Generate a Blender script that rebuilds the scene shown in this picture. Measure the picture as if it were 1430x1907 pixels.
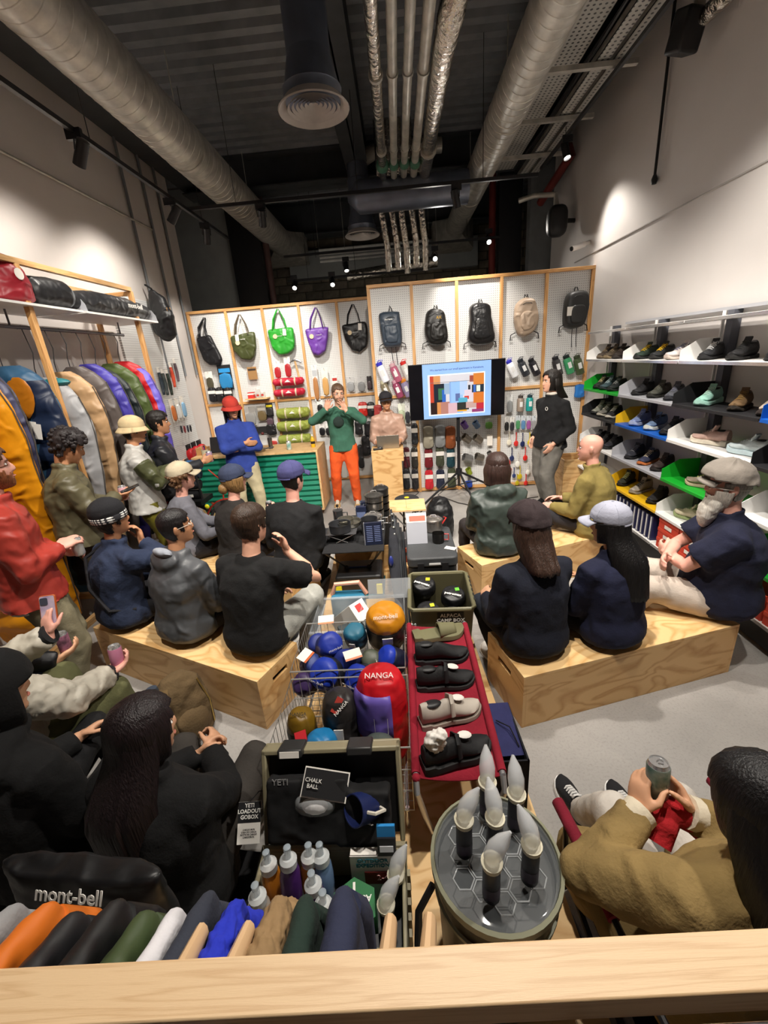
import bpy, bmesh, math, random
from math import sin, cos, pi, radians, degrees, sqrt, atan2, hypot, floor
from mathutils import Vector as V, Matrix as M, noise as mnoise
random.seed(7)
scene = bpy.context.scene
for o in list(bpy.data.objects): bpy.data.objects.remove(o)
COL = scene.collection

# ---------------------------------------------------------------- camera
H = 2.05; FPX = 789.4
PITCH = radians(20.0); YAW = radians(-3.18); ROLL = radians(4.476)
fw = V((sin(YAW)*cos(PITCH), cos(YAW)*cos(PITCH), -sin(PITCH)))
r0 = V((cos(YAW), -sin(YAW), 0)); d0 = fw.cross(r0)
rt = cos(ROLL)*r0 + sin(ROLL)*d0; dn = -sin(ROLL)*r0 + cos(ROLL)*d0
cam_d = bpy.data.cameras.new('camera'); cam = bpy.data.objects.new('camera', cam_d); COL.objects.link(cam)
cam_d.sensor_fit = 'HORIZONTAL'; cam_d.sensor_width = 36.0; cam_d.lens = FPX/1430*36.0
cam_d.clip_start = 0.03; cam_d.clip_end = 100
Rm = M((rt, -dn, -fw)).transposed()
cam.matrix_world = M.Translation((0, 0, H)) @ Rm.to_4x4()
scene.camera = cam
def at(x, y, Z=None, Y=None, X=None):
    "photo pixel -> point on the plane Z=, Y= or X= const"
    v = (x-715)*rt + (y-953.5)*dn + FPX*fw
    t = (Z-H)/v.z if Z is not None else (Y/v.y if Y is not None else X/v.x)
    return V((v.x*t, v.y*t, v.z*t+H))

# ---------------------------------------------------------------- world, exposure
wd = bpy.data.worlds.new('world'); scene.world = wd; wd.use_nodes = True
bg = wd.node_tree.nodes['Background']; bg.inputs[0].default_value = (1.0, 0.95, 0.9, 1); bg.inputs[1].default_value = 0.0   # closed interior: no sky reaches it
vs = scene.view_settings; vs.view_transform = 'Standard'; vs.look = 'None'; vs.exposure = 0.2; vs.gamma = 1.0; vs.use_curve_mapping = False
# track lamps: (head position, aim point, watts, cone in degrees); from OFF_FROM on unseen heads, added on invented tracks above the frame
OFF_FROM = 11
SPOTS = [
 ((-2.38,4.0,3.68),(-3.35,4.4,2.5),34,110), ((-2.38,5.45,3.66),(-3.35,5.6,2.6),36,110), ((-2.38,6.35,3.66),(-3.0,7.3,2.0),55,80),
 ((-1.53,6.0,3.70),(-2.0,7.4,2.0),90,75), ((0.81,6.0,3.70),(1.2,6.5,2.0),60,75),
 ((-1.82,8.8,3.40),(-1.8,7.5,2.4),30,90), ((-1.11,8.8,3.40),(-1.0,7.6,2.4),30,90), ((-0.83,8.8,3.62),(-0.6,8.0,2.2),30,90),
 ((0.79,8.8,3.66),(0.8,7.4,3.0),30,90), ((1.75,8.8,3.85),(1.7,7.4,3.0),30,90),
 ((2.2,6.4,4.20),(2.6,5.4,1.6),60,80),
 ((-0.9,2.6,3.9),(-1.3,4.6,0.6),170,105), ((0.9,2.6,3.9),(1.1,4.4,0.6),170,105), ((0.05,2.6,3.9),(0.0,5.7,0.9),150,80),
 ((1.5,2.6,3.9),(2.6,3.6,1.5),85,90), ((-1.6,1.4,3.9),(-2.5,3.4,1.0),110,100), ((1.55,1.4,3.9),(0.9,1.9,0.5),90,95), ((0.2,1.4,3.9),(0.05,1.2,0.3),120,115),
]
LIGHTK = 2.2
# ---------------------------------------------------------------- mesh helpers
class MB:
    def __init__(s): s.v = []; s.f = []
    def add(s, vs, fs):
        o = len(s.v); s.v += [tuple(p) for p in vs]; s.f += [tuple(i+o for i in f) for f in fs]; return s
    def box(s, c, d, R=None):
        c = V(c); x, y, z = d[0]/2, d[1]/2, d[2]/2
        ps = [V((i*x, j*y, k*z)) for k in (-1, 1) for j in (-1, 1) for i in (-1, 1)]
        if R is not None: ps = [R @ p for p in ps]
        return s.add([p+c for p in ps], [(0,2,3,1),(4,5,7,6),(0,1,5,4),(2,6,7,3),(0,4,6,2),(1,3,7,5)])
    def bb(s, x0, x1, y0, y1, z0, z1): return s.box(((x0+x1)/2,(y0+y1)/2,(z0+z1)/2),(x1-x0,y1-y0,z1-z0))
    def loft(s, rings, caps=True, closed=True):
        n = len(rings[0]); o = len(s.v); fs = []
        for r in rings: s.v += [tuple(p) for p in r]
        for k in range(len(rings)-1):
            for i in range(n if closed else n-1):
                j = (i+1) % n
                fs.append((o+k*n+i, o+k*n+j, o+(k+1)*n+j, o+(k+1)*n+i))
        if caps and closed:
            fs.append(tuple(o+i for i in reversed(range(n)))); e = o+(len(rings)-1)*n; fs.append(tuple(e+i for i in range(n)))
        s.f += fs; return s
    def tube(s, pts, r, n=8, caps=True, closed=False, sq=1.0):
        pts = [V(p) for p in pts]; N = len(pts)
        rr = r if isinstance(r, (list, tuple)) else [r]*N
        T = []
        for i in range(N):
            a = pts[i-1] if (i or closed) else pts[i]; b = pts[(i+1) % N] if (i < N-1 or closed) else pts[i]
            t = (b-a); T.append(t.normalized() if t.length > 1e-9 else V((0,0,1)))
        u = T[0].orthogonal().normalized() if abs(T[0].z) > .9 else T[0].cross(V((0,0,1))).normalized()
        rings = []
        for i in range(N):
            u = (u - T[i]*u.dot(T[i])); u = u.normalized() if u.length > 1e-9 else T[i].orthogonal().normalized()
            w = T[i].cross(u)
            rings.append([pts[i] + (u*cos(2*pi*k/n) + w*sin(2*pi*k/n)*sq)*rr[i] for k in range(n)])
        if closed: rings.append(rings[0]); caps = False
        return s.loft(rings, caps)
    def cyl(s, a, b, r, r2=None, n=16): return s.tube([a, b], [r, r if r2 is None else r2], n)
    def lathe(s, prof, n=20, c=(0,0,0), R=None, sx=1, sy=1, caps=True):
        c = V(c); rings = []
        for r, z in prof:
            ps = [V((r*sx*cos(2*pi*k/n), r*sy*sin(2*pi*k/n), z)) for k in range(n)]
            rings.append([(R @ p if R is not None else p)+c for p in ps])
        return s.loft(rings, caps)
    def ell(s, c, r, n=12, m=8, R=None, e=1.0):
        prof = []
        c = V(c); r = V(r) if not isinstance(r, (int, float)) else V((r, r, r)); rings = []
        for j in range(m+1):
            ph = -pi/2 + pi*j/m; cz = sin(ph); cr = max(cos(ph), .02)
            if e != 1: cz = math.copysign(abs(cz)**e, cz); cr = cr**e
            ring = []
            for k in range(n):
                a = 2*pi*k/n; cx, sy = cos(a), sin(a)
                if e != 1: cx = math.copysign(abs(cx)**e, cx); sy = math.copysign(abs(sy)**e, sy)
                p = V((cx*cr*r.x, sy*cr*r.y, cz*r.z)); ring.append((R @ p if R is not None else p)+c)
            rings.append(ring)
        return s.loft(rings)
    def prism(s, poly, a, b, ax='z'):
        "extrude a 2-D outline between a and b along an axis"
        def P(p, t): return {'z': (p[0], p[1], t), 'y': (p[0], t, p[1]), 'x': (t, p[0], p[1])}[ax]
        return s.loft([[P(p, a) for p in poly], [P(p, b) for p in poly]])
    def rbox(s, c, d, r=.02, n=4, R=None):
        "box with rounded vertical corners"
        x, y = d[0]/2-r, d[1]/2-r; poly = []
        for cx, cy, a0 in ((x,y,0),(-x,y,90),(-x,-y,180),(x,-y,270)):
            for k in range(n+1):
                a = radians(a0+90*k/n); poly.append(V((cx+r*cos(a), cy+r*sin(a), 0)))
        c = V(c); rings = []
        for z in (-d[2]/2, d[2]/2): rings.append([(R @ (p+V((0,0,z))) if R is not None else p+V((0,0,z)))+c for p in poly])
        return s.loft(rings)
    def xf(s, mat):
        s.v = [tuple(mat @ V(p)) for p in s.v]; return s
    def join(s, o, mat=None): return s.add([mat @ V(p) for p in o.v] if mat is not None else o.v, o.f)
def RZ(a): return M.Rotation(a, 3, 'Z')
def RX(a): return M.Rotation(a, 3, 'X')
def RY(a): return M.Rotation(a, 3, 'Y')
def T4(loc=(0,0,0), R=None):
    m = M.Translation(loc)
    return m @ R.to_4x4() if R is not None else m
def me_of(mb, name, smooth=38):
    me = bpy.data.meshes.new(name); me.from_pydata(mb.v, [], mb.f); me.update()
    bm = bmesh.new(); bm.from_mesh(me); bmesh.ops.recalc_face_normals(bm, faces=bm.faces); bm.to_mesh(me); bm.free()
    if smooth:
        me.polygons.foreach_set('use_smooth', [True]*len(me.polygons))
        try: me.set_sharp_from_angle(angle=radians(smooth))
        except Exception: pass
    return me
def obj(name, mb, mat, parent=None, smooth=38, bevel=0, sub=0, sol=0, kind=None, label=None):
    me = mb if isinstance(mb, bpy.types.Mesh) else me_of(mb, name, smooth)
    o = bpy.data.objects.new(name, me); COL.objects.link(o)
    if mat is not None:
        if len(me.materials) == 0: me.materials.append(None)
        o.material_slots[0].link = 'OBJECT'; o.material_slots[0].material = mat
    if parent is not None: o.parent = parent
    if sol: md = o.modifiers.new('thick', 'SOLIDIFY'); md.thickness = sol; md.offset = 0
    if bevel: md = o.modifiers.new('bevel', 'BEVEL'); md.width = bevel; md.segments = 2; md.limit_method = 'ANGLE'; md.angle_limit = radians(40)
    if sub: md = o.modifiers.new('sub', 'SUBSURF'); md.levels = sub; md.render_levels = sub
    if kind: o['kind'] = kind
    if label: o['label'] = label
    return o
def tag(o, label=None, cat=None, group=None, kind=None):
    if label: o['label'] = label
    if cat: o['category'] = cat
    if group: o['group'] = group
    if kind: o['kind'] = kind
    return o
def thing(name, label, cat, loc=(0,0,0), rz=0, group=None, R=None):
    o = bpy.data.objects.new(name, None); COL.objects.link(o); o.empty_display_size = .1
    o.location = loc; o.rotation_euler = (0, 0, rz) if R is None else R.to_euler()
    return tag(o, label, cat, group)
def struct(name, mb, mat, **k): return obj(name, mb, mat, kind='structure', **k)
def dup(root, loc=None, rz=None, label=None, group=None, R=None, parent=None, mats=None, scale=None):
    c = root.copy(); COL.objects.link(c); c.parent = parent
    if loc is not None: c.location = loc
    if R is not None: c.rotation_euler = R.to_euler()
    elif rz is not None: c.rotation_euler = (0, 0, rz)
    if label: c['label'] = label
    if group: c['group'] = group
    if scale: c.scale = scale
    nm = root.name.split('.')[0]
    if mats and nm in mats: c.material_slots[0].material = mats[nm]
    for ch in list(root.children): dup(ch, parent=c, mats=mats)
    return c
def text(s, size, mat, parent, loc, R, name='lettering', ext=.0008, bold=0, align='CENTER', sx=1):
    cu = bpy.data.curves.new(name, 'FONT'); cu.body = s; cu.size = size; cu.align_x = align; cu.align_y = 'CENTER'; cu.extrude = ext; cu.offset = bold; cu.resolution_u = 2
    t = bpy.data.objects.new(name, cu); COL.objects.link(t)
    dg = bpy.context.evaluated_depsgraph_get(); me = bpy.data.meshes.new_from_object(t.evaluated_get(dg))
    bpy.data.objects.remove(t); bpy.data.curves.remove(cu)
    o = obj(name, me, mat, parent)
    o.matrix_local = T4(loc, R) @ M.Diagonal((sx,1,1,1))
    return o
# text frames: facing -y (towards the camera), facing up, facing +x, facing -x
TF = M(((1,0,0),(0,0,-1),(0,1,0)))       # x right, up z, normal -y
TU = M.Identity(3)                        # lies flat, reads from -y side
# ---------------------------------------------------------------- materials
MATS = {}
def mat(name, c, rough=.6, metal=0, var=.12, vs=6, bump=0, bs=40, stretch=None, trans=0, emit=0, sheen=0, coat=0, alpha=1, ior=1.45, c2=None, c2s=8, bdist=.01):
    if name in MATS: return MATS[name]
    m = bpy.data.materials.new(name); MATS[name] = m; m.use_nodes = True
    nt = m.node_tree; N = nt.nodes; L = nt.links; b = N['Principled BSDF']
    c = tuple(c)
    b.inputs['Roughness'].default_value = rough; b.inputs['Metallic'].default_value = metal
    b.inputs['IOR'].default_value = ior
    if trans: b.inputs['Transmission Weight'].default_value = trans
    if sheen: b.inputs['Sheen Weight'].default_value = sheen; b.inputs['Sheen Roughness'].default_value = .5
    if coat: b.inputs['Coat Weight'].default_value = coat
    if alpha < 1: b.inputs['Alpha'].default_value = alpha
    tc = N.new('ShaderNodeTexCoord'); mp = N.new('ShaderNodeMapping'); L.new(tc.outputs['Object'], mp.inputs[0])
    if stretch: mp.inputs['Scale'].default_value = stretch
    nz = N.new('ShaderNodeTexNoise'); nz.inputs['Scale'].default_value = vs; nz.inputs['Detail'].default_value = 4; L.new(mp.outputs[0], nz.inputs[0])
    rp = N.new('ShaderNodeValToRGB'); L.new(nz.outputs[0], rp.inputs[0])
    lo = tuple(max(0, x*(1-var)) for x in c); hi = tuple(min(1, x*(1+var)) for x in c)
    if c2: lo, hi = c, tuple(c2); nz.inputs['Scale'].default_value = c2s
    rp.color_ramp.elements[0].position = .3; rp.color_ramp.elements[1].position = .7
    rp.color_ramp.elements[0].color = (*lo, 1); rp.color_ramp.elements[1].color = (*hi, 1)
    L.new(rp.outputs[0], b.inputs['Base Color'])
    if emit: L.new(rp.outputs[0], b.inputs['Emission Color']); b.inputs['Emission Strength'].default_value = emit
    if bump:
        n2 = N.new('ShaderNodeTexNoise'); n2.inputs['Scale'].default_value = bs; n2.inputs['Detail'].default_value = 3; L.new(mp.outputs[0], n2.inputs[0])
        bp = N.new('ShaderNodeBump'); bp.inputs['Strength'].default_value = bump; bp.inputs['Distance'].default_value = bdist
        L.new(n2.outputs[0], bp.inputs['Height']); L.new(bp.outputs[0], b.inputs['Normal'])
    return m
def hexc(h):
    h = h.lstrip('#'); r = [int(h[i:i+2], 16)/255 for i in (0, 2, 4)]
    return tuple(((x+.055)/1.055)**2.4 if x > .04045 else x/12.92 for x in r)
def folds(m, scale, strength, dist, fine, fs):
    "creases: ridged noise over a fine weave"
    nt = m.node_tree; N = nt.nodes; L = nt.links; b = N['Principled BSDF']
    tc = N.new('ShaderNodeTexCoord'); n1 = N.new('ShaderNodeTexNoise'); n1.noise_type = 'RIDGED_MULTIFRACTAL'; n1.inputs['Scale'].default_value = scale; n1.inputs['Detail'].default_value = 2.5; n1.inputs['Distortion'].default_value = .8; L.new(tc.outputs['Object'], n1.inputs[0])
    n2 = N.new('ShaderNodeTexNoise'); n2.inputs['Scale'].default_value = fs; L.new(tc.outputs['Object'], n2.inputs[0])
    b1 = N.new('ShaderNodeBump'); b1.inputs['Strength'].default_value = strength; b1.inputs['Distance'].default_value = dist; L.new(n1.outputs[0], b1.inputs['Height'])
    b2 = N.new('ShaderNodeBump'); b2.inputs['Strength'].default_value = fine; b2.inputs['Distance'].default_value = .004; L.new(n2.outputs[0], b2.inputs['Height']); L.new(b1.outputs[0], b2.inputs['Normal'])
    L.new(b2.outputs[0], b.inputs['Normal']); return m
def fab(h, rough=.9, bump=.5, bs=90, var=.15, sheen=0):
    k = 'fabric_'+h
    if k in MATS: return MATS[k]
    return folds(mat(k, hexc(h), rough, var=var, vs=9), 6, .62*bump/.5, .035, .4*bump/.5, bs)
def nyl(h, rough=.45, bump=.7, bs=14):
    k = 'nylon_'+h
    if k in MATS: return MATS[k]
    return folds(mat(k, hexc(h), rough, var=.12), 7.5, .85*bump/.7, .035, .1, 60)
def pla(h, rough=.4, var=.05): return mat('plastic_'+h, hexc(h), rough, var=var)
def met(h, rough=.3): return mat('metal_'+h, hexc(h), rough, metal=.82, var=.08)
def crd(h): return mat('card_'+h, hexc(h), .6, var=.04)
def wood(name, c1, c2, sc=1.0, stretch=(1,1,1), rough=.5, wave=0):
    if name in MATS: return MATS[name]
    m = bpy.data.materials.new(name); MATS[name] = m; m.use_nodes = True
    nt = m.node_tree; N = nt.nodes; L = nt.links; b = N['Principled BSDF']; b.inputs['Roughness'].default_value = rough
    tc = N.new('ShaderNodeTexCoord'); mp = N.new('ShaderNodeMapping'); mp.inputs['Scale'].default_value = stretch; L.new(tc.outputs['Object'], mp.inputs[0])
    n1 = N.new('ShaderNodeTexNoise'); n1.inputs['Scale'].default_value = 1.6*sc; n1.inputs['Detail'].default_value = 2; n1.inputs['Distortion'].default_value = .6; L.new(mp.outputs[0], n1.inputs[0])
    mt = N.new('ShaderNodeMath'); mt.operation = 'MULTIPLY'; mt.inputs[1].default_value = 14 if wave else 9; L.new(n1.outputs[0], mt.inputs[0])
    sn = N.new('ShaderNodeMath'); sn.operation = 'PINGPONG'; sn.inputs[1].default_value = 1; L.new(mt.outputs[0], sn.inputs[0])
    n2 = N.new('ShaderNodeTexNoise'); n2.inputs['Scale'].default_value = 30*sc; n2.inputs['Detail'].default_value = 5; L.new(mp.outputs[0], n2.inputs[0])
    ad = N.new('ShaderNodeMath'); ad.operation = 'MULTIPLY_ADD'; ad.inputs[1].default_value = .35; L.new(n2.outputs[0], ad.inputs[0]); L.new(sn.outputs[0], ad.inputs[2])
    rp = N.new('ShaderNodeValToRGB'); L.new(ad.outputs[0], rp.inputs[0])
    rp.color_ramp.elements[0].position = .1; rp.color_ramp.elements[0].color = (*hexc(c1), 1)
    rp.color_ramp.elements[1].position = .75; rp.color_ramp.elements[1].color = (*hexc(c2), 1)
    L.new(rp.outputs[0], b.inputs['Base Color'])
    bp = N.new('ShaderNodeBump'); bp.inputs['Strength'].default_value = .08; bp.inputs['Distance'].default_value = .004; L.new(n2.outputs[0], bp.inputs['Height']); L.new(bp.outputs[0], b.inputs['Normal'])
    return m
PLY = wood('plywood', 'bd8d54', 'dab27a', 1.1, (1, 1, 3.2), wave=1)
PLYT = wood('plywood_top', 'c89a5e', 'e2bd86', 1.0, (1, 2.6, 1), wave=1)
PLYE = wood('plywood_light', 'c39a64', 'dcb884', 2, (1, 6, 1))
FRAME = wood('frame_wood', 'b9814a', 'd6a468', 2.0, (8, 8, .6))
FRAMEH = wood('frame_wood_rail', 'b9814a', 'd6a468', 2.0, (.6, 8, 8))
FRAMEY = wood('rack_wood', 'b58a55', 'd0a671', 2.0, (8, .6, 8))
LEDGE = wood('ledge_wood', 'c6a37a', 'd6b78f', 6, (.35, 9, 9))
WHITE = mat('white_paint', (.72,.70,.67), .7, var=.03)
WHITES = mat('white_steel', (.78,.77,.75), .4, var=.02)
GREYS = mat('grey_steel', hexc('a9aab0'), .4, var=.03)
UPR = mat('upright_steel', hexc('54565e'), .5, var=.05)
CHROME = met('d8d8d8', .15)
GALV = mat('galvanised', hexc('bdb9b0'), .42, metal=.55, var=.22, vs=9, bump=.12, bs=7)
FOIL = mat('foil_wrap', hexc('cfc8bd'), .25, metal=1, var=.15, bump=.9, bs=18, bdist=.03)
BLACK = mat('black_plastic', (.012,.012,.013), .45, var=.1)
BLACKM = mat('black_metal', (.012,.012,.014), .4, var=.1)
RUB = mat('black_rubber', (.014,.014,.014), .75, var=.2)
PAPER = crd('e9e5dd'); INK = crd('1a1a1c'); WINK = crd('e8e6e0')
def glassy(name, c, rough=.08, alpha=.35):
    return mat('clear_'+name, hexc(c), rough, alpha=alpha, var=.03, coat=.4)
CLEAR = glassy('plastic', 'e6ebee', .1, .28)
# ---------------------------------------------------------------- structure
def dots(name, base, dot, pitch, rad, ax='xz', rough=.55):
    m = bpy.data.materials.new(name); MATS[name] = m; m.use_nodes = True
    nt = m.node_tree; N = nt.nodes; L = nt.links; b = N['Principled BSDF']; b.inputs['Roughness'].default_value = rough
    tc = N.new('ShaderNodeTexCoord'); sp = N.new('ShaderNodeSeparateXYZ'); L.new(tc.outputs['Object'], sp.inputs[0])
    sq = []
    for a in ax:
        d = N.new('ShaderNodeMath'); d.operation = 'DIVIDE'; d.inputs[1].default_value = pitch; L.new(sp.outputs['xyz'.index(a)], d.inputs[0])
        f = N.new('ShaderNodeMath'); f.operation = 'FRACT'; L.new(d.outputs[0], f.inputs[0])
        s = N.new('ShaderNodeMath'); s.operation = 'SUBTRACT'; s.inputs[1].default_value = .5; L.new(f.outputs[0], s.inputs[0])
        p = N.new('ShaderNodeMath'); p.operation = 'POWER'; p.inputs[1].default_value = 2; L.new(s.outputs[0], p.inputs[0]); sq.append(p)
    ad = N.new('ShaderNodeMath'); L.new(sq[0].outputs[0], ad.inputs[0]); L.new(sq[1].outputs[0], ad.inputs[1])
    lt = N.new('ShaderNodeMath'); lt.operation = 'LESS_THAN'; lt.inputs[1].default_value = (rad/pitch)**2; L.new(ad.outputs[0], lt.inputs[0])
    mx = N.new('ShaderNodeMix'); mx.data_type = 'RGBA'; mx.inputs[6].default_value = (*base, 1); mx.inputs[7].default_value = (*dot, 1); L.new(lt.outputs[0], mx.inputs[0])
    L.new(mx.outputs[2], b.inputs['Base Color'])
    return m
PEG = dots('pegboard', (.68,.68,.67), (.28,.28,.28), .028, .0052)
PEGX = dots('pegboard_side', (.68,.68,.67), (.28,.28,.28), .028, .0052, 'yz')
TRAYM = dots('perforated_steel', (.42,.41,.38), (.05,.05,.05), .05, .012, 'xy', .45)
def concrete():
    m = bpy.data.materials.new('concrete_floor'); m.use_nodes = True
    nt = m.node_tree; N = nt.nodes; L = nt.links; b = N['Principled BSDF']; b.inputs['Roughness'].default_value = .55
    tc = N.new('ShaderNodeTexCoord')
    n1 = N.new('ShaderNodeTexNoise'); n1.inputs['Scale'].default_value = 1.3; n1.inputs['Detail'].default_value = 6; L.new(tc.outputs['Object'], n1.inputs[0])
    n2 = N.new('ShaderNodeTexNoise'); n2.inputs['Scale'].default_value = 75; n2.inputs['Detail'].default_value = 6; n2.inputs['Roughness'].default_value = .7; L.new(tc.outputs['Object'], n2.inputs[0])
    vo = N.new('ShaderNodeTexVoronoi'); vo.inputs['Scale'].default_value = .9; L.new(tc.outputs['Object'], vo.inputs[0])
    r1 = N.new('ShaderNodeValToRGB'); L.new(n1.outputs[0], r1.inputs[0]); r1.color_ramp.elements[0].position = .35; r1.color_ramp.elements[1].position = .65
    r1.color_ramp.elements[0].color = (.30,.285,.265,1); r1.color_ramp.elements[1].color = (.43,.41,.385,1)
    r2 = N.new('ShaderNodeValToRGB'); L.new(n2.outputs[0], r2.inputs[0]); r2.color_ramp.elements[0].position = .30; r2.color_ramp.elements[1].position = .5
    r2.color_ramp.elements[0].color = (.78,.78,.78,1); r2.color_ramp.elements[1].color = (1,1,1,1)
    m1 = N.new('ShaderNodeMix'); m1.data_type = 'RGBA'; m1.blend_type = 'MULTIPLY'; m1.inputs[0].default_value = 1
    L.new(r1.outputs[0], m1.inputs[6]); L.new(r2.outputs[0], m1.inputs[7])
    hs = N.new('ShaderNodeValToRGB'); L.new(vo.outputs['Color'], hs.inputs[0]); hs.color_ramp.elements[0].color = (.86,.86,.87,1); hs.color_ramp.elements[1].color = (1,.99,.98,1)
    m2 = N.new('ShaderNodeMix'); m2.data_type = 'RGBA'; m2.blend_type = 'MULTIPLY'; m2.inputs[0].default_value = 1
    L.new(m1.outputs[2], m2.inputs[6]); L.new(hs.outputs[0], m2.inputs[7]); L.new(m2.outputs[2], b.inputs['Base Color'])
    bp = N.new('ShaderNodeBump'); bp.inputs['Strength'].default_value = .1; bp.inputs['Distance'].default_value = .003; L.new(n2.outputs[0], bp.inputs['Height']); L.new(bp.outputs[0], b.inputs['Normal'])
    return m
XL, XR, YT, YLO, ZC = -3.38, 2.69, 6.45, 7.44, 5.2
WALLM = mat('plaster_wall', hexc('cbc4bf'), .85, var=.03, vs=2, bump=.05, bs=60)
WALLR = mat('plaster_wall_right', hexc('cdc8c5'), .85, var=.03, vs=2, bump=.05, bs=60)
TEAL = mat('rear_wall_paint', hexc('9a9d9c'), .8, var=.06)
STEELD = mat('dark_steel_beam', hexc('3a3d40'), .6, var=.15)
struct('floor', MB().bb(-6, 6, -3, 13, -.1, 0), concrete())
struct('wall_left', MB().bb(XL-.15, XL, -3, 7.75, 0, ZC), WALLM)
struct('wall_right', MB().bb(XR, XR+.15, -3, 8.3, 0, ZC), WALLR)
struct('wall_near', MB().bb(XL-.15, XR+.15, -3.15, -3, 0, ZC), WALLM)
BRICK = mat('old_brick', hexc('6f6656'), .9, var=.35, vs=5, bump=.6, bs=12)
bw = struct('wall_far', MB().bb(-6, 6, 11.6, 11.75, 0, 5.2), mat('brick_mortar', hexc('59564c'), .95, var=.2))
bme = me_of(MB().box((0,0,0), (.40,.06,.16)), 'brick'); bmats = [mat('brick_%d' % i, hexc(h), .9, var=.25, vs=9, bump=.5, bs=14) for i, h in enumerate(('6e675a','7d7262','5f5a50','746a5f'))]
for r in range(12):
    for k in range(17):
        b_ = obj('brick', bme, random.choice(bmats), bw); b_.location = (-3.4+k*.42+(r % 2)*.21, 11.58+random.uniform(-.012,.012), 3.05+r*.18); b_.scale.x = random.uniform(.92, 1.0)
struct('wall_recess', MB().bb(-6, -3.0, 9.2, 9.35, 0, 5.2), TEAL)
struct('trim_1', MB().bb(-3.0, -2.42, 9.1, 9.4, 0, 5.2), BLACKM)
struct('trim_2', MB().bb(1.95, 2.35, 8.9, 9.1, 0, 5.2), BLACKM)
struct('trim_3', MB().bb(2.35, 3.2, 8.4, 8.6, 0, 5.2), mat('grey_column', hexc('6d6f70'), .7))
struct('trim_4', MB().bb(XR-.012, XR, 3.0, 7.2, 3.145, 3.155), mat('panel_joint', hexc('a9a4a0'), .8))
struct('wall_upper', MB().bb(-2.4, 2.0, 11.3, 11.45, 3.9, 4.5), TEAL)
# corrugated steel deck, ribs across the room
deck = MB(); prof = []; y = -3.2
while y < 11.7:
    prof += [(y, ZC), (y+.10, ZC), (y+.13, ZC+.07), (y+.20, ZC+.07)]; y += .23
deck.add([(x, p, z) for x in (-6, 6) for p, z in prof], [(i, i+1, len(prof)+i+1, len(prof)+i) for i in range(len(prof)-1)])
struct('ceiling', deck, mat('deck_steel', hexc('83868a'), .55, metal=.15, var=.15), smooth=0, sol=.004)
def beam(name, x0, x1, y0, y1, z0, z1, along):
    b = MB(); t = .02
    b.bb(x0, x1, y0, y1, z0, z0+t); b.bb(x0, x1, y0, y1, z1-t, z1)
    if along == 'y': b.bb((x0+x1)/2-t/2, (x0+x1)/2+t/2, y0, y1, z0, z1)
    else: b.bb(x0, x1, (y0+y1)/2-t/2, (y0+y1)/2+t/2, z0, z1)
    return struct(name, b, STEELD, smooth=0)
beam('trim_5', -3.37, -2.95, -3, 11.5, 4.86, 5.2, 'y'); beam('trim_6', 2.3, 2.68, -3, 8.3, 4.9, 5.2, 'y')
beam('trim_7', -.62, -.28, -3, 11.5, 4.85, 5.2, 'y'); beam('trim_8', -3.3, 2.6, 8.1, 8.5, 4.75, 5.2, 'x')
beam('trim_9', -3.3, 2.6, 10.4, 10.8, 4.6, 5.2, 'x')
# display walls: pegboard bays in a timber frame
def display_wall(name, xs, y, z1, zm, rails_at):
    root = struct(name, MB().bb(xs[0], xs[-1], y+.05, y+.10, 0, z1), WHITE)
    w = .042
    for i, x in enumerate(xs):
        x0 = x - w/2 if 0 < i < len(xs)-1 else (x if i == 0 else x-w)
        obj('post', MB().bb(x0, x0+w, y, y+.05, 0, z1-w), FRAME, root, bevel=.003)
    obj('rail', MB().bb(xs[0], xs[-1], y-.001, y+.051, z1-w, z1), FRAMEH, root, bevel=.003)
    for i in range(len(xs)-1):
        a = xs[i]+(w if i == 0 else w/2); b = xs[i+1]-(w if i == len(xs)-2 else w/2)
        for z in [zm] + rails_at: obj('rail', MB().bb(a, b, y+.002, y+.05, z-w/2, z+w/2), FRAMEH, root, bevel=.003)
        obj('pegboard_panel', MB().bb(a, b, y+.035, y+.052, zm+w/2, z1-w), PEG, root)
        obj('pegboard_panel', MB().bb(a, b, y+.035, y+.052, .06, zm-w/2), PEG, root)
    return root
XT = [-.36, .247, .859, 1.465, 2.065, 2.69]
XLO = [-3.36, -2.72, -2.12, -1.53, -.914, -.33]
display_wall('wall_back', XT, YT, 2.985, 1.49, [.035])
display_wall('wall_back_set', XLO, YLO, 2.97, 1.485, [.035])
struct('wall_return', MB().bb(-.36, -.33, YT+.1, YLO+.1, 0, 2.97), WHITE)

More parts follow.
